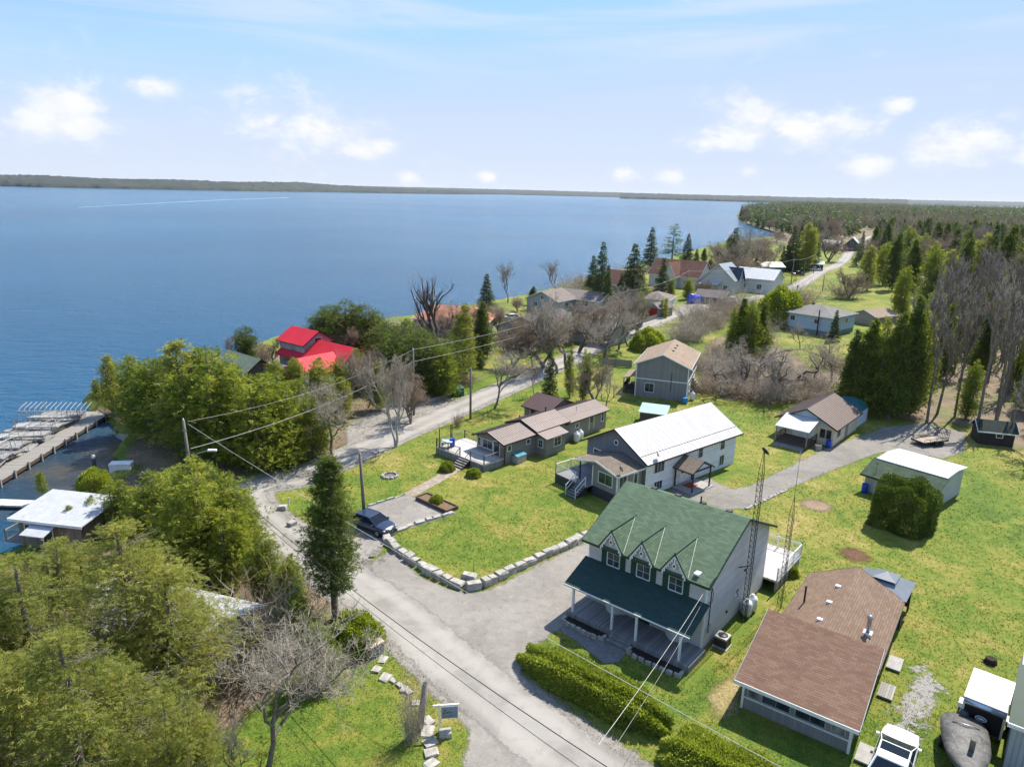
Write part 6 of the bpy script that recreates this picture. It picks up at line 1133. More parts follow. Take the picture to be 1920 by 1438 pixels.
# ---- walker on the far road
def person(label, px, py, rz):
    p = gth('person', label, 'person', px, py, rz); J = {}
    pts = [('pel', (0, 0, .93), .13), ('belly', (0, 0, 1.12), .13), ('chest', (.02, 0, 1.33), .15), ('neck', (.02, 0, 1.50), .055), ('head', (.04, 0, 1.60), .085), ('crown', (.04, 0, 1.70), .075)]
    ed = [(0, 1), (1, 2), (2, 3), (3, 4), (4, 5)]
    for s, sw in ((1, .16), (-1, -.16)):
        k = len(pts); pts += [('sh', (.02, s*.17, 1.42), .06), ('el', (-.05-sw*.4, s*.24, 1.14), .045), ('wr', (.05-sw, s*.24, .92), .033), ('pa', (.07-sw, s*.24, .85), .034), ('f1', (.10-sw, s*.225, .77), .010), ('f2', (.08-sw, s*.235, .755), .010), ('f3', (.06-sw, s*.245, .76), .010), ('f4', (.04-sw, s*.25, .775), .009), ('th', (.12-sw, s*.21, .82), .011)]
        ed += [(2, k), (k, k+1), (k+1, k+2), (k+2, k+3)] + [(k+3, k+j) for j in range(4, 9)]; k = len(pts)
        pts += [('hip', (0, s*.10, .86), .10), ('kn', (.06+sw, s*.11, .48), .065), ('an', (-.02+sw*1.6, s*.11, .10), .045), ('to', (.16+sw*1.6, s*.12, .05), .042)]; ed += [(0, k), (k, k+1), (k+1, k+2), (k+2, k+3)]
    me = bpy.data.meshes.new('body'); me.from_pydata([q[1] for q in pts], ed, []); o = link('body', me, p); me.materials.append(paint('dark_clothes', (.020, .020, .025), .8)); md = o.modifiers.new('skin', 'SKIN'); 
    for i, q in enumerate(pts): me.skin_vertices[0].data[i].radius = (q[2], q[2])
    me.skin_vertices[0].data[0].use_root = True; o.modifiers.new('sub', 'SUBSURF').render_levels = 1
    lathe_part(p, 'hair', paint('dark_hair', (.02, .015, .012), .7), [(.10, 1.60), (.105, 1.68), (.08, 1.76), (.01, 1.79)], (.01, 0, 0)); lathe_part(p, 'face', paint('skin_tone', (.42, .25, .17), .6), [(.02, 1.55), (.06, 1.56), (.075, 1.63), (.06, 1.70), (.02, 1.72)], (.075, 0, 0))
    for s in (-1, 1): part(p, 'eye', TRIM_D, (.143, .150, s*.03-.012, s*.03+.012, 1.64, 1.655)); part(p, 'shoe', BLACKP, (-.10+s*.16*1.6, .20+s*.16*1.6, s*.115-.05, s*.115+.05, 0, .09))
    mb = MB(); mb.prism([(.14, -.012, 1.60), (.175, 0, 1.60), (.14, .012, 1.60)], (0, 0, .04)); mb.build('nose', paint('skin_tone', (.42, .25, .17), .6), p)
person('walker in dark clothes strolling down the middle of the far road', 1495, 544, rad(-120))
# ================================================================== TREES
M_CEDAR = leafmat('cedar_leaf', (0.105, 0.165, 0.024), (0.420, 0.430, 0.065), 0.52)
M_CEDAR_Y = leafmat('cedar_leaf_yellow', (0.150, 0.185, 0.040), (0.430, 0.420, 0.105), 0.52)
M_CEDAR_D = leafmat('cedar_leaf_dark', (0.050, 0.088, 0.020), (0.200, 0.235, 0.045), 0.42)
M_SPRUCE = leafmat('spruce_needle', (0.040, 0.074, 0.030), (0.145, 0.185, 0.062), 0.36)
M_PINE = leafmat('pine_needle', (0.055, 0.105, 0.032), (0.200, 0.245, 0.070), 0.38)
M_HEDGE = leafmat('hedge_leaf', (0.105, 0.175, 0.022), (0.480, 0.510, 0.070), 0.34)
M_BUD = leafmat('spring_bud', (0.085, 0.060, 0.032), (0.150, 0.105, 0.050), 0.2)
M_BARK = barkmat('grey_bark', (0.115, 0.095, 0.075), (0.230, 0.200, 0.165))
M_BARK_D = barkmat('dark_bark', (0.070, 0.056, 0.044), (0.150, 0.122, 0.096))
M_BIRCH = barkmat('pale_bark', (0.300, 0.275, 0.240), (0.500, 0.470, 0.420), 4)
M_TWIG = barkmat('twig', (0.300, 0.255, 0.200), (0.430, 0.380, 0.315), 2)
M_TWIG_R = barkmat('red_twig', (0.270, 0.200, 0.140), (0.385, 0.300, 0.220), 2)

def unit(a): return a/np.maximum(np.linalg.norm(a, axis=-1, keepdims=True), 1e-9)
def leaves(P, D, ln, wd, rg, tint, dead=None, flat=None):
    """one rhombus per row: at P, pointing along D"""
    n = len(P); D = unit(D); R = unit(rg.normal(size=(n, 3)) + (flat if flat is not None else 0))
    S = unit(np.cross(D, R)); ln = ln*rg.uniform(0.7, 1.35, (n, 1)); wd = wd*rg.uniform(0.7, 1.3, (n, 1))
    a = P; b = P+D*ln*0.45+S*wd; c = P+D*ln; d = P+D*ln*0.45-S*wd
    V = np.stack([a, b, c, d], 1).reshape(-1, 3); Fq = np.arange(4*n, dtype=np.int32).reshape(-1, 4)
    col = np.zeros((n, 3)); col[:, 0] = np.clip(tint, 0, 1); col[:, 1] = dead if dead is not None else 0
    return V, Fq, np.repeat(col, 4, axis=0)
def sprays(P, D, size, wd, rg, tint, dead=None, k=7):
    """flat fan of k leaflets at every point, like a cedar frond"""
    n = len(P); D = unit(D); S = unit(np.cross(D, rg.normal(size=(n, 3))+np.array([0, 0, 1.2]))); sz = size*rg.uniform(.65, 1.4, n)
    i = np.arange(k); side = np.where(i % 2 == 0, 1.0, -1.0); side[0] = 0; t0 = i/k*.75
    Pk = P[:, None]+D[:, None]*(t0[None]*sz[:, None])[..., None]
    Dk = D[:, None]*.75+S[:, None]*(side*.75)[None, :, None]+rg.normal(0, .16, (n, k, 3))+np.array([0, 0, -.10])
    ln = (sz[:, None]*(.62-.35*t0)[None]).reshape(-1, 1)
    Pk = Pk.reshape(-1, 3); Dk = unit(Dk.reshape(-1, 3)); Sk = unit(np.cross(Dk, rg.normal(size=Dk.shape)+np.repeat(np.cross(D, S), k, 0)*2))*wd
    V = np.stack([Pk, Pk+Dk*ln*.45+Sk, Pk+Dk*ln, Pk+Dk*ln*.45-Sk], 1).reshape(-1, 3); m = n*k; Fq = np.arange(4*m, dtype=np.int32).reshape(-1, 4)
    col = np.zeros((m, 3)); col[:, 0] = np.clip(np.repeat(tint, k)+rg.normal(0, .06, m), 0, 1); col[:, 1] = np.repeat(dead, k) if dead is not None else 0
    return V, Fq, np.repeat(col, 4, axis=0)
def join(parts):
    V = []; Fq = []; C = []; k = 0
    for v, f, c in parts: V.append(v); Fq.append(f+k); C.append(c); k += len(v)
    return np.concatenate(V), np.concatenate(Fq), np.concatenate(C)
def limbs(segs, n=4):
    """segs: (p0,p1,r0,r1) arrays -> tapered tubes without caps"""
    p0 = np.array([s[0] for s in segs]); p1 = np.array([s[1] for s in segs]); r0 = np.array([s[2] for s in segs]); r1 = np.array([s[3] for s in segs])
    d = unit(p1-p0); ref = np.where(np.abs(d[:, 2:3]) > 0.9, np.array([[1., 0, 0]]), np.array([[0, 0, 1.]])); a = unit(np.cross(d, ref)); b = np.cross(d, a)
    th = np.arange(n)*2*math.pi/n; ring = a[:, None]*np.cos(th)[None, :, None] + b[:, None]*np.sin(th)[None, :, None]
    A = p0[:, None]+ring*r0[:, None, None]; B = p1[:, None]+ring*r1[:, None, None]
    V = np.concatenate([A, B], 1).reshape(-1, 3); base = (np.arange(len(segs))*2*n)[:, None]; k = np.arange(n)
    Fq = np.stack([base+k, base+(k+1) % n, base+n+(k+1) % n, base+n+k], -1).reshape(-1, 4)
    return V, Fq.astype(np.int32)

def cedar_meshes(name, seed, h=8.0, rad0=2.2, nb=260, per=34, ln=0.26, wd=0.06, mat=None, leaders=1, base=0.06, dead=0.04, droop=0.0, power=0.75, loose=1.0, fan=0, bare=0.0):
    """arborvitae: many up-curving boughs, each ending in flat sprays; several leaders give an uneven top"""
    rg = np.random.default_rng(seed); parts = []; segs = []
    tops = [(0, 0, h)] + [(rg.uniform(-.5, .5)*rad0, rg.uniform(-.5, .5)*rad0, h*rg.uniform(.72, .95)) for _ in range(leaders-1)]
    lump = rg.uniform(0.55, 1.3, 9)
    for (lx, ly, lh) in tops:
        k = max(4, int(lh)); zz = np.linspace(0, 1, k+1)
        bx = rg.normal(0, .06, k+1).cumsum()*.4; by = rg.normal(0, .06, k+1).cumsum()*.4
        ax = lambda u: np.array([lx*np.clip(u*1.6, 0, 1)+np.interp(u, zz, bx), ly*np.clip(u*1.6, 0, 1)+np.interp(u, zz, by), lh*u])
        r0 = 0.022*lh
        for i in range(k): segs.append((ax(zz[i]), ax(zz[i+1]), r0*(1-zz[i])+.02, r0*(1-zz[i+1])+.015))
        m = nb//len(tops)
        u = base + (1-base)*rg.random(m)**0.9; th = rg.random(m)*2*math.pi
        for i in range(m):
            prof = (1-u[i])**power*min(1, (u[i]-base+0.10)/0.22)
            L = rad0*prof*lump[int(th[i]/(2*math.pi)*9) % 9]*rg.uniform(.62, 1.18)*(0.85 if len(tops) > 1 else 1) + 0.12
            p0 = ax(u[i]); dr = np.array([math.cos(th[i]), math.sin(th[i]), 0]); lift = rg.uniform(0.1, 0.6)-droop
            p1 = p0 + dr*L*0.6 + np.array([0, 0, L*lift*0.25]); p2 = p0 + dr*L + np.array([0, 0, L*lift])
            if L > 0.5: segs.append((p0, p1, .012*L+.006, .008*L+.004))
            if rg.random() < bare:
                for _ in range(5):
                    b0 = p0+(p2-p0)*rg.uniform(.3, .95); b1 = b0+(dr+rg.normal(0, .6, 3))*L*.35; segs.append((b0, b1, .012, .006)); segs.append((b1, b1+(dr+rg.normal(0, .8, 3))*L*.25, .008, .004))
                continue
            q = int(per*(0.35+0.65*L/rad0)); s = rg.uniform(0.35, 1.0, q)**0.8
            P = p0*(1-s[:, None])**2 + 2*p1*(s*(1-s))[:, None] + p2*(s**2)[:, None]
            sp = 0.10+0.16*L*loose
            P = P + rg.normal(0, 1, (q, 3))*np.array([sp, sp, sp*0.6])
            D = dr*0.8 + np.array([0, 0, 0.30-droop*1.2]) + rg.normal(0, .55, (q, 3))
            tint = 0.38 + rg.normal(0, .16) + rg.normal(0, .14, q)
            dd = (rg.random(q) < dead)*rg.uniform(.4, 1, q)
            parts.append(sprays(P, D, ln, wd, rg, tint, dd, fan) if fan else leaves(P, D, ln, wd, rg, tint, dd))
    V, Fq, C = join(parts); tv, tf = limbs(segs, 5)
    return np_mesh(name+'_crown', V, Fq, mat, C), np_mesh(name+'_trunk', tv, tf, M_BARK, None, True)
def spruce_meshes(name, seed, h=14.0, rad0=2.8, whorls=34, per=9, ln=0.34, wd=0.07, mat=None, base=0.06, gap=0.0, power=0.9, sprays=24):
    rg = np.random.default_rng(seed); parts = []; segs = [(np.array([0, 0, h*i/8.]), np.array([0, 0, h*(i+1)/8.]), .016*h*(1-i/8.)+.02, .016*h*(1-(i+1)/8.)+.012) for i in range(8)]
    for w in range(whorls):
        u = base+(1-base)*(w+rg.uniform(-.3, .3))/whorls; u = min(max(u, base), .995)
        for k in range(per):
            if rg.random() < gap: continue
            th = rg.random()*2*math.pi; L = rad0*(1-u)**power*rg.uniform(.65, 1.15)+.15; z = h*u
            dr = np.array([math.cos(th), math.sin(th), 0]); dz = -0.30*L*(1-u)+0.15*L*u
            p0 = np.array([0, 0, z]); p2 = p0+dr*L+np.array([0, 0, dz]); p1 = p0+dr*L*.55+np.array([0, 0, dz*.9])
            if L > .8: segs.append((p0, p1, .02, .01))
            q = max(4, int(sprays*L/rad0*1.2)+3); s = rg.uniform(.15, 1, q)
            P = p0*(1-s[:, None])**2+2*p1*(s*(1-s))[:, None]+p2*(s**2)[:, None]+rg.normal(0, .05+.04*L, (q, 3))
            side = np.array([-dr[1], dr[0], 0])*rg.choice([-1, 1], (q, 1))
            wd_ = wd; D = dr*.7+side*rg.uniform(0, 1, (q, 1))+np.array([0, 0, -.15])+rg.normal(0, .3, (q, 3))
            parts.append(leaves(P, D, ln*(.6+.6*L/rad0), wd, rg, .35+rg.normal(0, .15)+rg.normal(0, .12, q), (rg.random(q) < .03)*.7))
    V, Fq, C = join(parts); tv, tf = limbs(segs, 5)
    return np_mesh(name+'_crown', V, Fq, mat, C), np_mesh(name+'_trunk', tv, tf, M_BARK_D, None, True)
def bare_segs(rg, h, spread=0.55, levels=5, trunk=0.25, lean=0.0, r0=None, kids=(3, 5), multi=1, twigs=9, up=0.25, decay=0.62, kink=0.22):
    big = []; small = []
    r0 = r0 or 0.0125*h
    def grow(p, d, L, r, lev):
        n = 4 if lev < 2 else 3; pts = [p]; dd = d
        for i in range(n):
            dd = unit(dd + rg.normal(0, kink, 3) + np.array([0, 0, up*0.35])); pts.append(pts[-1]+dd*L/n)
        for i in range(n):
            (big if lev <= 2 else small).append((pts[i], pts[i+1], r*(1-.45*i/n), r*(1-.45*(i+1)/n)))
        if lev >= levels: return
        k = rg.integers(kids[0], kids[1]+1) if lev < levels-1 else twigs
        for j in range(k):
            t = rg.uniform(.35, 1.0) if lev else rg.uniform(.55, 1.0)
            i = min(n-1, int(t*n)); q = pts[i]+(pts[i+1]-pts[i])*(t*n-i)
            nd = unit(dd*rg.uniform(.5, 1.0) + unit(rg.normal(0, 1, 3))*spread*1.35 + np.array([0, 0, up]))
            grow(q, nd, L*decay*rg.uniform(.75, 1.2), max(r*(.55 if lev < levels-2 else .5), .009), lev+1)
        grow(pts[-1], dd, L*decay*1.05, max(r*.55, .009), lev+1) if lev < levels-1 else None
    for s in range(multi):
        d = unit(np.array([lean+rg.normal(0, .22)*(multi > 1), rg.normal(0, .22)*(multi > 1), 1.0])); grow(np.array([0., 0., -0.1]), d, h*trunk, r0, 0)
    return big, small
def bare_meshes(name, seed, h, bark=None, twig=None, buds=0, **kw):
    """leafless tree: trunk and limbs, and a crown of branches and twigs"""
    rg = np.random.default_rng(seed); big, small = bare_segs(rg, h, **kw)
    top = max(max(s[1][2] for s in small), 1e-3); k = h/top
    sc = lambda S, m: [(a*k, b*k, r*k if m else r, q*k if m else q) for a, b, r, q in S]
    big = sc(big, 1); small = sc(small, 0)
    bv, bf = limbs(big, 6); sv, sf = limbs(small, 3)
    crown = np_mesh(name+'_crown', sv, sf, twig or M_TWIG)
    if buds:
        e = np.array([s[1] for s in small]); e = e[rg.choice(len(e), min(buds, len(e)), False)]
        lv, lf, lc = leaves(e, rg.normal(0, 1, (len(e), 3)), .14, .04, rg, rg.uniform(0, 1, len(e)))
        crown = np_mesh(name+'_crown', np.concatenate([sv, lv]), np.concatenate([sf, lf+len(sv)]), [twig or M_TWIG, M_BUD], np.concatenate([np.zeros((len(sv), 3)), lc]))
        mi = np.zeros(len(sf)+len(lf), np.int32); mi[len(sf):] = 1; crown.polygons.foreach_set('material_index', mi)
    return crown, np_mesh(name+'_trunk', bv, bf, bark or M_BARK, None, True)
def blob_meshes(name, seed, rx, ry, rz, n, ln, wd, mat, boxy=2.0, tintm=0.42):
    """clipped hedge or round shrub: leaves over and just under a superellipsoid"""
    rg = np.random.default_rng(seed); d = unit(rg.normal(size=(n, 3))); d[:, 2] = np.abs(d[:, 2])*np.where(rg.random(n) < .85, 1, -.1)
    rr = (np.abs(d)**boxy).sum(1)**(-1/boxy); bump = 1+.06*np.sin(d[:, 0]*9+seed)+.06*np.sin(d[:, 1]*8+d[:, 2]*7+2*seed)
    q = d*rr[:, None]*bump[:, None]*rg.uniform(.80, 1.03, (n, 1))**.7; P = q*np.array([rx, ry, rz])
    clump = np.sin(P[:, 0]*3.1+seed)*np.sin(P[:, 1]*2.7)*np.sin(P[:, 2]*3.3+1)*.14
    V, Fq, C = leaves(P, d+rg.normal(0, .5, (n, 3))+np.array([0, 0, .2]), ln, wd, rg, tintm+clump+rg.normal(0, .17, n), (rg.random(n) < .02)*.6)
    s = [(np.array([rg.normal(0, .3)*rx*.4, rg.normal(0, .3)*ry*.4, 0]), np.array([rg.normal(0, 1)*rx*.4, rg.normal(0, 1)*ry*.4, rz*.8]), .05, .01) for _ in range(7)]
    tv, tf = limbs(s, 4)
    return np_mesh(name+'_crown', V, Fq, mat, C), np_mesh(name+'_trunk', tv, tf, M_BARK)
def tuft_bush_meshes(name, seed, h, w, stems=70, twig=None):
    """leafless many-stemmed shrub"""
    rg = np.random.default_rng(seed); S = []
    for i in range(stems):
        p = np.array([*rg.normal(0, w*.16, 2), 0]); d = unit(np.array([*rg.normal(0, .45*w/h, 2), 1])); L = h*rg.uniform(.5, 1)
        for k in range(4):
            q = p+d*L/4; S.append((p, q, .022*(1-k/5), .022*(1-(k+1)/5)))
            for _ in range(3):
                e = unit(d+rg.normal(0, .55, 3)); m = q+e*L*.22; S.append((q, m, .009, .005))
                for _ in range(2): S.append((m, m+unit(e+rg.normal(0, .6, 3))*L*.14, .006, .003))
            p = q; d = unit(d+rg.normal(0, .16, 3))
    n0 = stems//3; a, b = limbs(S[:n0], 3); c, d2 = limbs(S[n0:], 3)
    return np_mesh(name+'_crown', c, d2, twig or M_TWIG), np_mesh(name+'_trunk', a, b, twig or M_TWIG)

PROTO = {}
def proto(k, meshes, h): PROTO[k] = (meshes[0], meshes[1], h)
proto('cedarN', cedar_meshes('cedarN', 1, 11, 3.4, 420, 62, .25, .0125, M_CEDAR_Y, 3, .10, .05, .12, .62, 1.0, 7, .10), 11)
proto('cedarN2', cedar_meshes('cedarN2', 2, 11, 3.0, 400, 58, .25, .0125, M_CEDAR_Y, 4, .08, .06, .10, .66, 1.0, 7, .14), 11)
proto('cedarR', cedar_meshes('cedarR', 5, 11.5, 2.3, 400, 27, .34, .024, M_CEDAR_D, 1, .18, .02, .08, .55, .9, 6), 11.5)
proto('cedarA', cedar_meshes('cedarA', 11, 9, 2.6, 380, 17, .42, .032, M_CEDAR, 3, .03, fan=6, loose=1.15), 9)
proto('cedarB', cedar_meshes('cedarB', 12, 9, 2.9, 400, 17, .42, .032, M_CEDAR, 4, .02, power=.6, fan=6, loose=1.15), 9)
proto('cedarC', cedar_meshes('cedarC', 13, 9, 2.2, 320, 17, .42, .032, M_CEDAR_Y, 2, .05, fan=6, loose=1.15), 9)
proto('cedarD', cedar_meshes('cedarD', 14, 9, 2.1, 300, 44, .28, .065, M_CEDAR_D, 2, .04), 9)
proto('cedarE', cedar_meshes('cedarE', 15, 9, 1.2, 220, 34, .26, .06, M_CEDAR_D, 1, .02, power=.5), 9)
proto('cedarF', cedar_meshes('cedarF', 16, 8, 3.4, 420, 18, .46, .036, M_CEDAR_D, 6, .0, power=.42, fan=6, loose=1.1), 8)
proto('spruceA', spruce_meshes('spruceA', 21, 14, 3.2, 38, 11, .42, .085, M_SPRUCE), 14)
proto('spruceB', spruce_meshes('spruceB', 22, 14, 2.7, 36, 10, .42, .085, M_SPRUCE, gap=.08), 14)
proto('spruceC', spruce_meshes('spruceC', 23, 14, 3.4, 30, 8, .38, .075, M_PINE, gap=.2, power=.7), 14)
proto('pineA', spruce_meshes('pineA', 24, 16, 4.2, 17, 7, .50, .09, M_PINE, base=.28, gap=.25, power=.55, sprays=30), 16)
proto('bareA', bare_meshes('bareA', 31, 10, spread=.62, levels=5, trunk=.26, twigs=9, kids=(3, 4)), 10)
proto('bareB', bare_meshes('bareB', 32, 10, spread=.5, levels=5, trunk=.30, twigs=7, kids=(3, 4), up=.4), 10)
proto('bareC', bare_meshes('bareC', 33, 10, spread=.75, levels=5, trunk=.20, twigs=9, kids=(3, 4), multi=2, kink=.3, bark=M_BARK_D), 10)
proto('bareD', bare_meshes('bareD', 34, 10, spread=.42, levels=5, trunk=.36, twigs=6, kids=(2, 4), up=.5, twig=M_TWIG_R), 10)
proto('bareE', bare_meshes('bareE', 37, 10, spread=.6, levels=5, trunk=.22, twigs=9, kids=(3, 4), multi=3, twig=M_TWIG_R, buds=1500), 10)
proto('slim', bare_meshes('slim', 43, 10, spread=.62, levels=5, trunk=.24, twigs=8, kids=(3, 4), up=.22, r0=.085, kink=.20), 10)
proto('birch', bare_meshes('birch', 35, 10, spread=.45, levels=5, trunk=.30, twigs=9, kids=(3, 4), multi=2, bark=M_BIRCH, up=.35), 10)
proto('dead', bare_meshes('dead', 36, 12, spread=.6, levels=3, trunk=.24, twigs=4, kids=(3, 4), multi=2, bark=M_BARK_D, kink=.26, twig=M_BARK_D, r0=.17, up=.42), 12)
proto('apple', bare_meshes('apple', 38, 7, spread=.95, levels=5, trunk=.22, twigs=7, kids=(3, 4), multi=2, kink=.42, up=.08, bark=M_BARK_D), 7)
proto('wood', bare_meshes('wood', 39, 16, spread=.40, levels=4, trunk=.50, twigs=7, kids=(4, 6), up=.38, decay=.36, r0=.16, kink=.05, twig=M_TWIG_R), 16)
proto('wood2', bare_meshes('wood2', 40, 16, spread=.5, levels=4, trunk=.46, twigs=7, kids=(4, 6), up=.34, decay=.38, r0=.17, kink=.06, twig=M_TWIG), 16)
proto('brush', tuft_bush_meshes('brush', 41, 3, 3.2), 3)
proto('brush2', tuft_bush_meshes('brush2', 42, 3, 4.0, 80, M_TWIG_R), 3)
proto('ball', blob_meshes('ball', 51, 1.3, 1.3, 1.9, 9000, .17, .045, M_HEDGE, 2.2), 1.9)
proto('cube', blob_meshes('cube', 52, 2.1, 2.1, 3.7, 46000, .15, .045, leafmat('clipped_cedar_leaf', (0.060, 0.110, 0.016), (0.330, 0.360, 0.050), 0.14), 5.0, .36), 3.7)
proto('spire', cedar_meshes('spire', 53, 4, .62, 150, 26, .17, .045, M_CEDAR, 1, .0, power=.45), 4)
NAMES = {'cedar': 'cedar_tree', 'spruce': 'spruce_tree', 'pine': 'pine_tree', 'bare': 'bare_tree', 'wood': 'bare_tree', 'slim': 'bare_tree', 'birch': 'birch_tree', 'dead': 'bare_tree', 'apple': 'apple_tree', 'brush': 'bare_shrub', 'ball': 'round_shrub', 'cube': 'clipped_hedge', 'spire': 'cedar_shrub'}
CATS = {'cedar_tree': 'tree', 'spruce_tree': 'tree', 'pine_tree': 'tree', 'bare_tree': 'tree', 'birch_tree': 'tree', 'apple_tree': 'tree', 'bare_shrub': 'shrub', 'round_shrub': 'shrub', 'clipped_hedge': 'hedge', 'cedar_shrub': 'shrub'}
TR = random.Random(5)
def tree_at(kind, x, y, h, label, group=None, w=1.0, z=-0.03, rz=None, lean=(0, 0)):
    c, t, h0 = PROTO[kind]; key = next(k for k in NAMES if kind.startswith(k)); nm = NAMES[key]
    o = thing(nm, label, CATS[nm], (x, y, z), TR.uniform(0, 6.28) if rz is None else rz, group)
    s = h/h0; o.scale = (s*w, s*w, s); o.rotation_euler = (lean[0], lean[1], o.rotation_euler.z)
    link('trunk', t, o); link('crown', c, o)
    return o
def tree(kind, bx, by, top, label, group=None, w=1.0, **kw):
    """bx,by: photo point of the foot; top: photo y of the tip"""
    g = G(bx, by); return tree_at(kind, g[0], g[1], HZ(bx, by, top), label, group, w, **kw)
# ================================================================== PLANTS, placed
ORD = ['first', 'second', 'third', 'fourth', 'fifth', 'sixth', 'seventh', 'eighth', 'ninth', 'tenth', 'eleventh', 'twelfth', 'thirteenth', 'fourteenth', 'fifteenth', 'sixteenth', 'seventeenth', 'eighteenth']
def stand(items, what, group):
    """items: (kind,bx,by,top,w); labelled by order from the left"""
    items = sorted(items, key=lambda q: q[1])
    for i, it in enumerate(items):
        tree(it[0], it[1], it[2], it[3], ('%s from the left, %s' % (ORD[i], what)) if i < len(ORD) else what, group, it[4] if len(it) > 4 else 1.0)
stand([('cedarN', 268, 1345, 985, 1.45), ('cedarN2', 92, 1448, 1045, 1.52), ('cedarN', -55, 1420, 1075, 1.45), ('cedarN2', 140, 1265, 1010, 1.45), ('cedarN', 175, 1600, 1190, 1.38), ('cedarN2', 25, 1630, 1230, 1.45),
       ('cedarN2', 345, 1620, 1300, 1.01), ('cedarN', -20, 1270, 1040, 1.45), ('cedarN2', 355, 1290, 1090, 0.90)], 'loose yellow-green cedar, lower left corner', 'tall loose cedars in the lower left corner')
stand([('cedarB', 300, 1035, 885, 1.33), ('cedarA', 372, 1065, 858, 1.40), ('cedarB', 438, 1055, 890, 1.26), ('cedarA', 243, 1010, 900, 1.19), ('cedarB', 330, 995, 878, 1.26), ('cedarA', 468, 1015, 915, 1.12), ('cedarB', 402, 1010, 868, 1.33),
       ('cedarA', 205, 985, 925, 1.12), ('cedarB', 495, 1120, 1000, 1.05), ('cedarA', 425, 1100, 960, 1.19), ('cedarB', 548, 1130, 1040, 1.12)], 'bushy cedar right of the boathouse', 'bushy cedars between the boathouse and the road')
stand([('cedarC', 212, 772, 668, 1.08), ('cedarA', 262, 800, 668, 1.22), ('cedarB', 302, 822, 672, 1.28), ('cedarC', 346, 842, 642, 1.35), ('cedarB', 402, 858, 652, 1.28), ('cedarA', 452, 872, 690, 1.22), ('cedarB', 502, 878, 702, 1.22), ('cedarA', 546, 870, 716, 1.22),
       ('cedarB', 590, 856, 742, 1.08), ('cedarA', 330, 800, 660, 1.22), ('cedarB', 392, 812, 668, 1.35), ('cedarA', 446, 838, 682, 1.22), ('cedarB', 505, 838, 700, 1.22), ('cedarC', 182, 752, 712, 1.35), ('cedarB', 565, 835, 712, 1.22), ('cedarA', 268, 762, 690, 1.35)], 'cedar of the tall stand right of the dock', 'cedars between the dock and the road bend')
tree('cedarR', 628, 1162, 860, 'tall narrow cedar with a bare lower trunk beside the road', w=1.05)
# shrubs near the road, lower left
tree('ball', 668, 1212, 1152, 'round green cedar shrub behind the small wooden box')
tree('cedarA', 600, 1290, 1175, 'low spreading green cedar at the lawn edge by the bare shrub', w=1.25)
tree('cedarB', 560, 1215, 1105, 'dark cedar bush between the mulch bed and the wooden box', w=1.1)
tree('brush2', 520, 1205, 1110, 'grey leafless shrub behind the low green cedar', w=1.2)
tree('brush', 468, 1260, 1140, 'tangled leafless shrub below the grey cottage roof', w=1.3)
tree('slim', 492, 1460, 1135, 'pale many-branched bare tree at the bottom edge of the lawn', w=1.15)
tree('bareB', 470, 1500, 1330, 'thin bare sapling in the bottom lawn, left of the bare tree', w=.8)
tree('bareE', 205, 1330, 1130, 'leafless tree tangled among the lower left cedars', w=1.2)
tree('brush', 775, 1388, 1280, 'upright leafless whip shrub beside the wooden stump', w=.35)
tree('brush2', 80, 1008, 960, 'bare branches rising in front of the boathouse awning', w=.8)
stand([('cedarC', 138, 1012, 948, 1.1), ('cedarB', 178, 1000, 930, 1.1)], 'cedar hiding the right end of the boathouse', 'cedars at the boathouse')
# dock corner
tree('spire', 80, 925, 886, 'narrow cedar shrub behind the white boathouse roof')
tree('ball', 178, 922, 882, 'bright green round shrub at the tip of the small point', w=1.0)
# round the red roof
stand([('cedarF', 462, 680, 614, 1.0), ('bareD', 435, 690, 625, .8), ('cedarB', 520, 750, 676, 1.3), ('cedarA', 556, 752, 672, 1.3), ('cedarB', 600, 772, 672, 1.3), ('cedarC', 640, 790, 708, 1.1), ('bareE', 505, 695, 632, 1.1), ('bareE', 575, 700, 640, 1.0), ('bareD', 655, 760, 650, 1.1), ('cedarA', 480, 730, 692, 1.5), ('cedarB', 640, 745, 672, 1.2), ('cedarC', 668, 735, 655, 1.0), ('bareE', 690, 735, 648, 1.1)], 'tree in front of the red-roofed house', 'trees in front of the red-roofed house')
stand([('cedarF', 612, 655, 576, 1.05), ('cedarF', 650, 660, 566, 1.1), ('cedarF', 688, 662, 574, 1.05), ('bareE', 655, 668, 605, 1.2)], 'dark bushy cedar behind the red roof', 'dark cedars behind the red roof')
stand([('cedarF', 718, 705, 612, 1.0), ('cedarF', 752, 725, 618, 1.05), ('cedarF', 796, 738, 620, 1.05), ('cedarB', 828, 745, 650, 1.2), ('cedarF', 770, 700, 602, 1.1), ('cedarF', 842, 720, 628, 1.0), ('cedarC', 712, 770, 680, 1.1), ('cedarC', 872, 705, 572, .9), ('cedarD', 905, 670, 568, 1.0), ('cedarF', 730, 680, 605, 1.0)],
      'cedar right of the red-roofed house', 'cedars right of the red-roofed house')
tree('slim', 622, 852, 690, 'bare multi-stemmed tree at the road edge left of the birch')
tree('bareA', 590, 845, 735, 'twiggy grey tree leaning beside the road at the cedar stand', w=1.1)
tree('birch', 742, 838, 655, 'pale birch on the lawn edge beside the road', w=.8)
tree('bareE', 770, 795, 690, 'reddish leafless shrub tree at the foot of the middle utility pole', w=.9)
tree('bareD', 690, 765, 650, 'leafless tree before the end of the red roof', w=.9)
tree('dead', 822, 668, 506, 'large dark dead tree with crooked limbs against the lake')
tree('bareE', 868, 650, 560, 'rust-tinted leafless tree right of the large dead tree', w=1.3)
tree('slim', 926, 766, 642, 'spreading bare tree on the lawn beside the road bend', w=1.25)
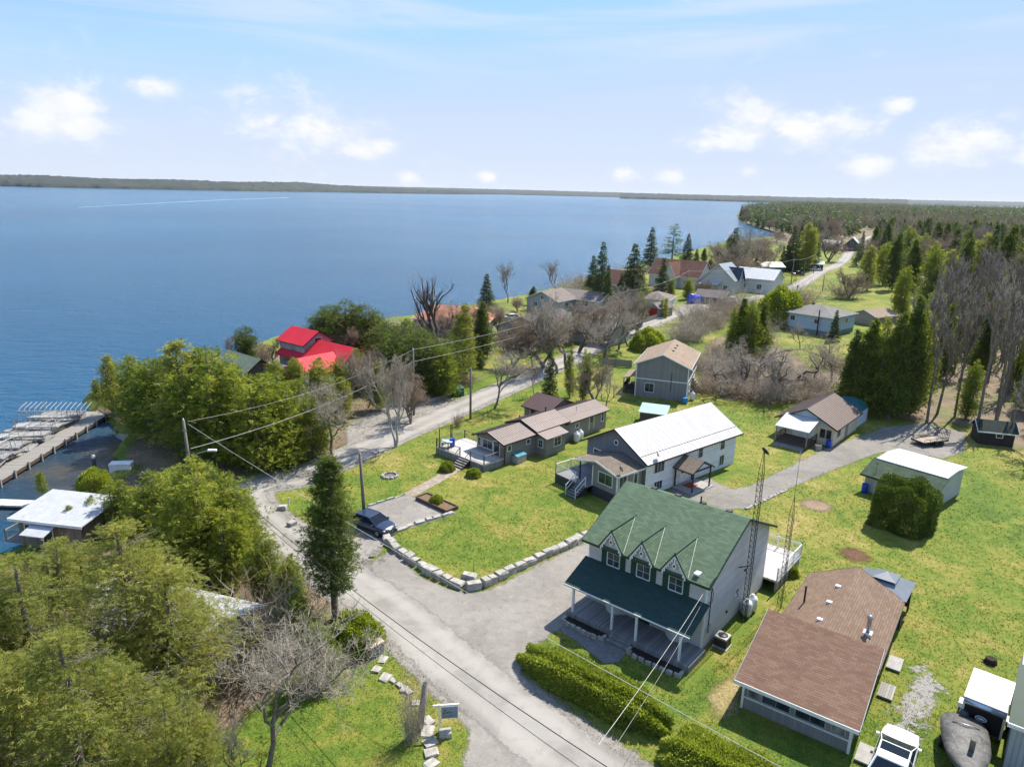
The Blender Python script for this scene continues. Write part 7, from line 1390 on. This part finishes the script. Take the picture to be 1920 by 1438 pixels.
tree('brush2', 858, 800, 772, 'small leafless shrub on the lawn below the road', w=.5)
tree('bareB', 952, 568, 487, 'slender bare tree standing alone at the shore', w=1.0)
tree('spruceA', 912, 582, 512, 'small dark spruce at the shore left of the lone bare tree', w=1.3)
stand([('bareE', 935, 625, 570, 1.2), ('bareE', 980, 640, 580, 1.3), ('bareD', 1000, 690, 600, 1.1), ('bareE', 960, 690, 612, 1.1), ('bareC', 1020, 660, 575, 1.0)], 'reddish bare tree in front of the dark grey roof', 'bare trees before the dark grey roof')
stand([('bareB', 1045, 700, 545, 1.2), ('bareA', 1062, 690, 555, 1.2), ('bareC', 1085, 660, 562, 1.1), ('bareA', 1132, 670, 540, 1.1), ('bareB', 1160, 655, 528, 1.1), ('bareD', 1178, 650, 540, 1.1), ('bareE', 1110, 640, 552, 1.2), ('bareE', 1020, 690, 585, 1.2), ('bareA', 1140, 625, 530, 1.1), ('bareE', 1195, 625, 555, 1.0)], 'tall bare tree in the row along the road', 'bare trees along the road')
stand([('spruceB', 1030, 745, 640, .8), ('cedarC', 1068, 745, 655, .55), ('cedarA', 1092, 752, 655, .5), ('bareD', 1002, 742, 672, .7), ('bareE', 1116, 758, 665, .8), ('bareA', 1135, 772, 680, .7)], 'young tree behind the mobile home', 'young trees behind the mobile home')
tree('bareB', 1044, 552, 484, 'pale bare tree rising over the lakeside roofs', w=1.1)
stand([('spruceB', 1125, 580, 452, 1.0), ('spruceB', 1137, 585, 495, 1.0), ('spruceA', 1110, 560, 478, 1.2), ('spruceA', 1184, 575, 455, 1.35), ('spruceA', 1162, 580, 515, 1.3), ('cedarF', 1098, 575, 540, 1.2), ('cedarB', 1205, 575, 530, 1.2)], 'dark spruce between the lakeside roofs', 'spruces between the lakeside roofs')
tree('spruceB', 1218, 508, 425, 'slim spruce standing against the lake behind the brown roof', w=1.25)
tree('pineA', 1259, 498, 419, 'broad layered pine behind the brown lakeside roof', w=1.4)
tree('spruceA', 1287, 498, 437, 'pointed spruce right of the broad pine', w=1.15)
tree('spruceA', 1304, 505, 466, 'small spruce behind the grey lakeside roof', w=1.3)
tree('spruceB', 1240, 560, 482, 'dark spruce in front of the brown lakeside roof', w=1.3)
stand([('cedarB', 1200, 590, 545, .9), ('cedarA', 1260, 560, 520, .9), ('cedarB', 1290, 562, 520, 1.0), ('bareE', 1320, 560, 520, 1.0)], 'shrubby tree beside the white bungalow', 'trees around the white bungalow')
tree('spire', 1240, 594, 562, 'first dark cedar spire beside the red garage door', w=.7)
tree('spire', 1247, 596, 560, 'second dark cedar spire beside the red garage door', w=.7)
tree('ball', 1215, 655, 618, 'round green bush at the roadside behind the tan-roofed house', w=1.2)
tree('ball', 1460, 612, 545, 'dense round cedar beside the pale blue bungalow', w=.85)
tree('spruceA', 1562, 640, 580, 'small spruce in front of the pale blue bungalow', w=1.0)
stand([('bareC', 1362, 520, 420, .85), ('bareA', 1385, 518, 418, .9), ('bareE', 1400, 512, 440, 1.2), ('bareE', 1345, 515, 452, 1.0), ('bareE', 1425, 505, 445, 1.2), ('bareA', 1450, 495, 440, .9), ('bareE', 1375, 535, 470, 1.4), ('spruceA', 1372, 515, 425, 1.1), ('bareE', 1410, 530, 480, 1.3)],
      'leafless tree in the clump before the bay', 'leafless trees before the bay')
stand([('spruceA', 1482, 508, 422, 1.0), ('spruceB', 1474, 508, 448, 1.1), ('cedarC', 1506, 508, 420, .9), ('cedarA', 1520, 506, 428, .8), ('spruceA', 1528, 506, 450, 1.0), ('spruceB', 1495, 503, 418, .9), ('bareE', 1552, 492, 435, 1.3), ('spruceB', 1465, 510, 460, 1.0)], 'tall conifer beside the far end of the road', 'conifers by the far end of the road')
# cedar group left of the wood
stand([('cedarD', 1588, 768, 622, .85), ('cedarD', 1616, 776, 603, .85), ('cedarA', 1640, 782, 598, .8), ('cedarD', 1664, 786, 590, .85), ('cedarD', 1690, 782, 560, .7), ('cedarC', 1705, 776, 585, .6), ('cedarD', 1680, 760, 600, .9)], 'tall dark cedar behind the cream cottage', 'dark cedars behind the cream cottage')
stand([('cedarD', 1385, 668, 562, .9), ('cedarA', 1402, 676, 566, .9), ('cedarD', 1425, 670, 570, .9), ('cedarA', 1368, 660, 575, .8)], 'green cedar standing among the brush in the middle', 'green cedars among the brush')
tree('apple', 1472, 748, 640, 'gnarled old apple tree behind the cream cottage', w=1.1)
tree('apple', 1375, 738, 650, 'tangled apple tree right of the tan-roofed house', w=1.15)
tree('apple', 1420, 715, 630, 'twisted bare tree behind the old apple trees', w=1.1)
tree('bareA', 1560, 715, 620, 'drooping bare tree on the green slope by the cedars', w=1.2)
tree('bareA', 1500, 655, 600, 'small bare tree below the bungalow', w=1.0)
tree('brush2', 1195, 735, 705, 'leafless bush at the porch of the tan-roofed house', w=.5)
br = [(1330, 735), (1345, 700), (1318, 690), (1360, 715), (1400, 748), (1440, 752), (1500, 752), (1540, 750), (1570, 745), (1520, 735), (1340, 665), (1300, 640), (1320, 620), (1345, 615), (1370, 600), (1290, 625), (1410, 610), (1350, 590), (1320, 600), (1390, 585), (1580, 560), (1480, 570), (1500, 575), (1430, 640), (1560, 690), (1300, 610), (1385, 700), (1275, 640)]
for i, (bx, by) in enumerate(br):
    tree('brush' if i % 2 else 'brush2', bx, by, by-TR.uniform(26, 46), 'tangle of leafless brush between the far road and the cottages', 'brush between the far road and the cottages', TR.uniform(1.2, 1.9))
# far yards right of the road
stand([('cedarC', 1625, 545, 462, .95), ('bareE', 1590, 560, 500, 1.1), ('cedarA', 1655, 535, 455, .9), ('cedarD', 1672, 545, 440, .8), ('spruceA', 1650, 500, 430, .9), ('bareE', 1632, 500, 440, 1.0), ('spruceA', 1612, 490, 432, .8), ('spruceC', 1605, 500, 445, 1.0)], 'tree on the lawn right of the far road', 'trees on the far green lawns')
stand([('cedarD', 1700, 560, 452, .9), ('cedarA', 1735, 590, 455, .85), ('cedarC', 1765, 585, 470, .95), ('bareE', 1740, 540, 428, 1.1), ('cedarD', 1800, 570, 450, .9), ('cedarC', 1835, 560, 440, .9), ('spruceA', 1845, 560, 418, .9), ('cedarD', 1875, 575, 425, .8), ('cedarA', 1905, 590, 430, .8), ('cedarD', 1780, 530, 430, .9), ('spruceA', 1905, 545, 422, .8), ('cedarA', 1690, 600, 500, .8)], 'broad evergreen behind the right-hand wood', 'evergreens behind the right-hand wood')
# --- the wood on the right: individuals
wr = random.Random(8); kinds = ['wood', 'wood2', 'wood', 'wood2', 'wood', 'cedarD', 'cedarA', 'cedarD', 'wood2']
wpoly = np.array([G(*q)[:2] for q in ((1700, 790), (1760, 775), (1810, 790), (1850, 780), (1930, 810), (2080, 830), (2080, 600), (1790, 575), (1720, 640), (1690, 700))])
cnt = 0; pts = []
while cnt < 150:
    x = wr.uniform(wpoly[:, 0].min(), wpoly[:, 0].max()); y = wr.uniform(wpoly[:, 1].min(), wpoly[:, 1].max())
    if sd_poly(np.array([[x, y]]), wpoly)[0] < 0.5 or any((x-a)**2+(y-b)**2 < 4.5 for a, b in pts): continue
    pts.append((x, y)); k = wr.choice(kinds); cnt += 1
    tree_at(k, x, y, wr.uniform(13, 19) if (k[0] == 'b' or k[0] == 'w') else wr.uniform(7, 13), 'slender evergreen growing inside the brown right-hand wood' if not (k[0] == 'b' or k[0] == 'w') else 'tall leafless tree in the brown wood on the right',
            'evergreens inside the right-hand wood' if not (k[0] == 'b' or k[0] == 'w') else 'leafless trees of the right-hand wood', .95 if (k[0] == 'b' or k[0] == 'w') else .8)
for i in range(40):
    x = wr.uniform(wpoly[:, 0].min(), wpoly[:, 0].max()); y = wr.uniform(wpoly[:, 1].min(), wpoly[:, 1].max())
    if sd_poly(np.array([[x, y]]), wpoly)[0] < 0.5: continue
    tree_at('brush', x, y, wr.uniform(1.5, 3.2), 'leafless undergrowth in the brown wood on the right', 'undergrowth of the right-hand wood', 1.3)
stand([('wood', 1738, 792, 548, .9), ('wood2', 1757, 776, 560, .9), ('wood', 1832, 800, 520, .9), ('wood2', 1868, 792, 505, .9), ('wood', 1895, 800, 530, .9), ('bareA', 1925, 860, 640, .8), ('wood', 1790, 782, 560, .9)], 'straight bare tree at the front of the wood', 'bare trees at the front of the wood')
bl = np.array([G(*q)[:2] for q in ((1650, 520), (1720, 585), (1790, 575), (2080, 600), (2080, 470), (1900, 452), (1760, 450), (1660, 468))]); n_b = 0
while n_b < 75:
    x = wr.uniform(bl[:, 0].min(), bl[:, 0].max()); y = wr.uniform(bl[:, 1].min(), bl[:, 1].max())
    if sd_poly(np.array([[x, y]]), bl)[0] < 1: continue
    k = wr.choice(['cedarD', 'cedarC', 'spruceA', 'cedarA', 'cedarD', 'wood', 'bareE', 'cedarF']); ev = k[0] in 'cs'; n_b += 1
    tree_at(k, x, y, wr.uniform(10, 17), ('evergreen' if ev else 'leafless tree')+' in the mixed belt beyond the right-hand wood', ('evergreens' if ev else 'leafless trees')+' of the mixed belt beyond the wood', wr.uniform(.9, 1.25))
# --- the far wood: the nearer trees one by one, the rest as one mass
fpoly = np.array([G(*q)[:2] for q in ((1560, 482), (1480, 452), (1480, 441), (1445, 431), (1400, 418), (1388, 404))] + [(420, 1150), (1500, 1500), (2300, 1500), (900, 330), (330, 240)])
rp = np.array(ROAD)
def ok_far(x, y): return sd_poly(np.array([[x, y]]), fpoly)[0] > 2 and np.min(np.hypot(rp[:, 0]-x, rp[:, 1]-y)) > 12
cand = []
cx_ = np.stack([RNG.uniform(60, 1500, 26000), RNG.uniform(240, 1500, 26000)], 1); rt = cx_[:, 0]/cx_[:, 1]; dd_ = np.hypot(cx_[:, 0], cx_[:, 1])
cx_ = cx_[(rt > .28) & (rt < .8) & (dd_ < 1300)]; cx_ = cx_[(sd_poly(cx_, fpoly) > 2) & (sd_path(cx_, rp, 0) < -12)][:4200]
cand = [(math.hypot(x, y), float(x), float(y)) for x, y in cx_]
cand.sort(); n_ind = 250
pk = ['spruceA', 'spruceB', 'bareD', 'spruceC', 'bareE', 'spruceB', 'bareB', 'cedarD', 'bareA']
for d, x, y in cand[:n_ind]:
    k = wr.choice(pk); ev = not (k[0] == 'b' or k[0] == 'w')
    tree_at(k, x, y, wr.uniform(11, 19), 'distant dark evergreen in the far wood along the bay' if ev else 'distant grey leafless tree in the far wood along the bay', 'evergreens of the far wood' if ev else 'leafless trees of the far wood', 1.0)
def low_conifer(rg):
    P = []; D = []
    for i in range(34):
        u = (i+.5)/34; th = rg.random()*6.28; L = 2.3*(1-u)**.8; P.append((0, 0, 14*(.05+.95*u)+.4)); D.append((math.cos(th)*L, math.sin(th)*L, -1.1*(1-u)+.2))
    P = np.array(P); D = np.array(D); ln = np.linalg.norm(D, axis=1, keepdims=True)
    n = len(P); S = unit(np.cross(D, rg.normal(size=(n, 3)))); w = .30*ln+.12
    V = np.stack([P, P+D*.6+S*w, P+D*1.15, P+D*.6-S*w], 1).reshape(-1, 3); return V, np.arange(4*n).reshape(-1, 4)
def low_bare(rg):
    n = 30; c = unit(rg.normal(size=(n, 3)))*rg.uniform(.5, 1, (n, 1))*np.array([2.9, 2.9, 4.6])+np.array([0, 0, 8.2]); p0 = np.array([0, 0, 3.0])+np.array([0, 0, 1])*rg.uniform(0, 5, (n, 1)); D = c-p0
    S = unit(np.cross(D, rg.normal(size=(n, 3))))*.17
    V = np.stack([p0, p0+D*.6+S, c, p0+D*.6-S], 1).reshape(-1, 3); return V, np.arange(4*n).reshape(-1, 4)
def mass(name, spots, maker, mat, seed, label, hs=(.7, 1.85)):
    rg = np.random.default_rng(seed); bases = [maker(rg) for _ in range(6)]; Vs = []; Fs = []; Cs = []; k = 0
    for i, (x, y) in enumerate(spots):
        V, Fq = bases[i % 6]; a = rg.random()*6.28; s = rg.uniform(*hs); c_, s_ = math.cos(a), math.sin(a)
        W = np.column_stack([V[:, 0]*c_-V[:, 1]*s_, V[:, 0]*s_+V[:, 1]*c_, V[:, 2]])*s*np.array([1.15, 1.15, 1])+np.array([x, y, 0])
        col = np.zeros((len(W), 3)); col[:, 0] = np.clip(rg.normal(.35, .2), 0, 1); Vs.append(W); Fs.append(Fq+k); Cs.append(col); k += len(W)
    o = link(name, np_mesh(name, np.concatenate(Vs), np.concatenate(Fs), mat, np.concatenate(Cs))); tag(o, label, 'wood', kind='stuff'); return o
rg = np.random.default_rng(77); con = []; bar = []
spots = [(x, y) for d, x, y in cand[n_ind:]]
az = rg.uniform(.285, .82, 15000); d = 4200*np.sqrt(rg.uniform(.07, 1, 15000)); xy = np.stack([d*np.sin(az), d*np.cos(az)], 1)
spots += [tuple(q) for q in xy[sd_poly(xy, np.array(land_poly)) > 8]][:12000]
for x, y in spots: (con if (math.sin(x*.011)+math.sin(y*.008+1)+rg.normal(0, .8)) > .0 else bar).append((x, y))
M_FARTWIG = leafmat('far_twig', (0.170, 0.155, 0.125), (0.270, 0.250, 0.205), 0.2)
mass('far_conifers', con, low_conifer, M_SPRUCE, 5, 'mass of dark conifers in the woods on the right horizon')
mass('far_bare_trees', bar, low_bare, M_FARTWIG, 6, 'mass of grey leafless trees in the woods on the right horizon')

# ---- growth round the lakeside houses
fr = random.Random(21)
lake_br = [(700, 640), (735, 625), (790, 625), (860, 612), (905, 600), (935, 590), (970, 585), (1000, 572), (1040, 566), (1075, 556), (1100, 548), (1130, 545), (1150, 535), (1180, 530), (1200, 520), (770, 660), (840, 690), (880, 660), (930, 650), (900, 690), (960, 660), (1000, 640), (1035, 625), (1075, 620), (1115, 625), (1150, 605), (1180, 600), (1090, 640), (1220, 560), (1260, 535), (1300, 540), (1330, 520), (870, 720), (820, 700), (1340, 480), (1370, 470), (1405, 465), (1430, 462), (1455, 455), (1320, 490)]
for i, (bx, by) in enumerate(lake_br):
    tree(['brush2', 'brush', 'bareE', 'cedarD'][i % 4], bx, by, by-fr.uniform(18, 38), ['leafless low shrub', 'leafless low shrub', 'small leafless tree', 'dark bushy cedar'][i % 4]+' among the lakeside houses', ['shrubs', 'shrubs', 'small trees', 'cedars'][i % 4]+' among the lakeside houses', fr.uniform(1.3, 2.0))
pb = [(1388, 411), (1392, 416), (1400, 419), (1410, 422), (1420, 425), (1430, 428), (1442, 431), (1455, 434), (1466, 437), (1390, 405), (1398, 410), (1408, 415), (1420, 418), (1435, 422), (1450, 427), (1465, 431), (1480, 437), (1475, 432), (1396, 400), (1405, 404), (1415, 409), (1428, 413), (1445, 417)]
for i, (bx, by) in enumerate(pb): tree(['spruceA', 'spruceB', 'bareE', 'spruceC'][i % 4], bx, by, by-fr.uniform(14, 22), 'dark tree on the wooded peninsula point', 'trees on the wooded peninsula point', 1.3)
# ---- clipped hedges
tree('cube', 1690, 985, 906, 'large clipped cedar block on the lawn by the outbuilding', w=.98, rz=rad(40))
def hedge(label, p, q, w, hh, n, seed):
    a, b = np.array(G(*p)[:2]), np.array(G(*q)[:2]); L = float(np.linalg.norm(b-a)); c, t = blob_meshes('hedge%d' % seed, seed, L/2, w/2, hh, n, .17, .042, M_HEDGE, 4.0, .46)
    o = thing('hedge', label, 'hedge', (*((a+b)/2), 0), math.atan2(*(b-a)[::-1])); link('crown', c, o); link('trunk', t, o)
hedge('long low green hedge along the road before the green-roofed house', (990, 1240), (1245, 1372), 2.3, 1.5, 44000, 61)
hedge('green hedge at the bottom edge right of the road', (1245, 1412), (1480, 1520), 2.6, 1.5, 40000, 62)
hedge('dark clipped hedge before the teal garage', (1432, 525), (1492, 527), 2.0, 2.2, 4000, 63)
tree('ball', 818, 946, 929, 'small dark shrub growing in the wooden planter', w=1.0)
tree('ball', 1482, 1078, 1058, 'brown-tinged bush at the corner of the rear deck', w=.9)
tree('ball', 838, 882, 866, 'low bush beside the mobile home deck', w=1.2)
tree('ball', 888, 893, 878, 'low bush at the foot of the mobile home steps', w=1.2)
# ================================================================== GRASS TUFTS on the near lawns (uncountable)
def m_blade():
    m, t, b, out = newmat('grass_blade'); p = objc(t); c, blade, f = grass_color(t, p); at_ = t.add('ShaderNodeAttribute', attribute_name='tint'); sep = t.add('ShaderNodeSeparateColor'); t.put(sep.inputs[0], at_.outputs['Color'])
    c = t.mix(t.smooth(sep.outputs[0], 0.0, 1.0), t.mix(0.12, c, (0.03, 0.07, 0.006)), t.mix(0.5, c, (0.42, 0.38, 0.11))); t.put(b.inputs['Base Color'], c); b.inputs['Roughness'].default_value = 0.6; b.inputs['Specular IOR Level'].default_value = .2
    tr = t.add('ShaderNodeBsdfTranslucent'); t.put(tr.inputs[0], c); mx = t.add('ShaderNodeMixShader'); mx.inputs[0].default_value = .4; t.l.new(b.outputs[0], mx.inputs[1]); t.l.new(tr.outputs[0], mx.inputs[2]); t.l.new(mx.outputs[0], out.inputs[0]); return m
def footprints():
    out = []
    for o in list(COL.objects):
        if o.parent is None and o.get('category') in ('house', 'cottage', 'bungalow', 'shed', 'mobile_home', 'boathouse', 'garage', 'garden bed', 'planter', 'fire pit', 'deck', 'dock') and o.location.y < 130:
            lo = np.array([1e9, 1e9]); hi = -lo
            for c in o.children:
                if c.type != 'MESH' or c.name.startswith(('roof', 'fascia')): continue
                bb = np.array([(c.location.x+v[0], c.location.y+v[1]) for v in c.bound_box]); lo = np.minimum(lo, bb.min(0)); hi = np.maximum(hi, bb.max(0))
            if lo[0] < 1e8: a = o.rotation_euler.z; out.append((o.location.x, o.location.y, math.cos(a), math.sin(a), lo, hi))
    return out
def scatter_grass():
    rg = np.random.default_rng(404); FP = footprints(); P = []
    for (d0, d1, dens) in ((24, 42, 75), (42, 58, 48), (58, 75, 26), (75, 100, 11)):
        n = int((140*(d1-d0))*dens*.9); x = rg.uniform(-62, 78, n); y = rg.uniform(d0*.62, d1, n); k = (np.hypot(x, y) >= d0) & (np.hypot(x, y) < d1); P.append(np.stack([x[k], y[k]], 1))
    P = np.concatenate(P); sl = P[:, 0]/P[:, 1]; P = P[(sl > -.86) & (sl < .86)]
    for nm in SHEETS:
        kind, pts, w = SHEETS[nm]; sd = sd_poly(P, pts) if kind == 'poly' else sd_path(P, pts, w); P = P[(sd < -.05) | ((sd < .35) & (rg.random(len(P)) < .18))]
    P = P[sd_poly(P, np.array(land_poly)) > .6]
    for (ox, oy, c, s, lo, hi) in FP:
        dx, dy = P[:, 0]-ox, P[:, 1]-oy; u = dx*c+dy*s; v = -dx*s+dy*c; P = P[~((u > lo[0]-.1) & (u < hi[0]+.1) & (v > lo[1]-.1) & (v < hi[1]+.1))]
    n = len(P); k = 3; dist = np.hypot(P[:, 0], P[:, 1]); Q = np.repeat(P, k, 0)+rg.normal(0, .045, (n*k, 2)); sc = np.repeat(.040+dist*.0010, k); th = rg.random(n*k)*6.283
    base = np.column_stack([Q, np.zeros(n*k)]); side = np.column_stack([np.cos(th), np.sin(th), np.zeros(n*k)])*(sc*.26)[:, None]; tip = base+np.column_stack([rg.normal(0, .5, n*k)*sc, rg.normal(0, .5, n*k)*sc, sc*rg.uniform(.4, 1.2, n*k)])
    V = np.stack([base-side, base+side, tip], 1).reshape(-1, 3); col = np.zeros((n*k, 3)); col[:, 0] = np.clip(rg.normal(.45, .3, n*k), 0, 1)
    o = link('grass', np_mesh('grass', V, np.arange(3*n*k).reshape(-1, 3), m_blade(), np.repeat(col, 3, 0))); tag(o, 'short spring grass on the near lawns', 'grass', kind='stuff'); return n
scatter_grass()
# ================================================================== far hills across the lake
def m_hill():
    m, t, b, _ = newmat('hill_forest'); p = objc(t); n = t.noise(p, 0.012, 6, 0.7); f = t.noise(p, 0.08, 4, 0.75)
    c = t.mix(t.smooth(n, 0.38, 0.62), (0.016, 0.028, 0.018), (0.042, 0.046, 0.034)); c = t.mix(t.math('MULTIPLY', t.smooth(f, 0.5, 0.7), .6), c, (0.055,0.055,0.042))
    t.put(b.inputs['Base Color'], c); b.inputs['Roughness'].default_value = 0.95; return m
M_HILL = m_hill()
def hills(name, pts, depth, seed, tree=9.0):
    """pts: (px, shore py, crest px-height above the true horizon expressed in metres, distance) as world polyline + heights"""
    rg = np.random.default_rng(seed); line = []
    for i in range(len(pts)-1):
        a, b = np.array(pts[i], float), np.array(pts[i+1], float); k = max(2, int(np.linalg.norm((b-a)[:2])/14))
        for j in range(k): line.append(a+(b-a)*j/k)
    line.append(np.array(pts[-1], float)); L = np.array(line); n = len(L)
    rows = []; K = 14
    away = L[:, :2]/np.linalg.norm(L[:, :2], axis=1)[:, None]
    for r in range(K):
        u = r/(K-1); prof = np.sin(min(1, u*1.25)*math.pi/2)**0.8
        z = LAKE_Z + L[:, 2]*prof*(0.9+0.2*np.interp(np.arange(n), np.arange(0, n+30, 30), rg.random(len(np.arange(0, n+30, 30))))) + rg.random(n)*tree*(0.25+0.75*u)*(r > 0)
        if r == 0: z[:] = LAKE_Z
        if r == 1: z = LAKE_Z + rg.random(n)*tree*0.6+tree*0.7
        d = (u**1.3)*depth if r != 1 else 0.01*depth
        xy = L[:, :2] + away*d + rg.normal(0, 5, (n, 2))*(r > 0)
        rows.append(np.column_stack([xy, z]))
    V = np.concatenate(rows); idx = np.arange(K*n).reshape(K, n)
    Fq = np.stack([idx[:-1, :-1], idx[:-1, 1:], idx[1:, 1:], idx[1:, :-1]], -1).reshape(-1, 4)
    o = link(name, np_mesh(name, V, Fq, M_HILL)); tag(o, kind='structure'); return o
def hp(px, py, h): g = G(px, py, LAKE_Z); return (g[0], g[1], h)
hills('hills', [hp(-500, 337, 44), hp(-200, 344, 52), hp(0, 349.5, 50), hp(80, 351.5, 56), hp(200, 354, 48), hp(330, 356.5, 52), hp(440, 358.5, 46), hp(560, 360, 60), hp(640, 361.2, 46), hp(740, 363, 36), hp(840, 364.6, 28), hp(935, 365.3, 14)], 900, 3)
hills('hills', [(-2500, 9500, 60), (-600, 9300, 62), (200, 9000, 58), (1400, 9100, 54), (2700, 9600, 46), (4300, 10400, 50), (7000, 10600, 60), (10500, 10600, 56), (15000, 9000, 60)], 2500, 8, 12)
hills('hills', [hp(1162, 372.5, 38), hp(1240, 374.5, 42), hp(1330, 377, 40), hp(1420, 379.5, 40), hp(1500, 381.5, 38), hp(1580, 383.5, 40), hp(1700, 386, 42)], 900, 5)
# ================================================================== AIR
hz = MB().box(-9000, 17000, -700, 14000, -4, 90); hm = bpy.data.materials.new('haze'); hm.use_nodes = True; ht = NT(hm.node_tree); ht.n.clear(); ho = ht.add('ShaderNodeOutputMaterial'); hv = ht.add('ShaderNodeVolumePrincipled')
hv.inputs['Color'].default_value = (.80, .88, 1.0, 1); hv.inputs['Density'].default_value = 0.000024; hv.inputs['Anisotropy'].default_value = 0.2; ht.l.new(hv.outputs[0], ho.inputs['Volume'])
tag(hz.build('haze', hm), 'thin pale haze over the lake and woods', 'haze', kind='stuff')
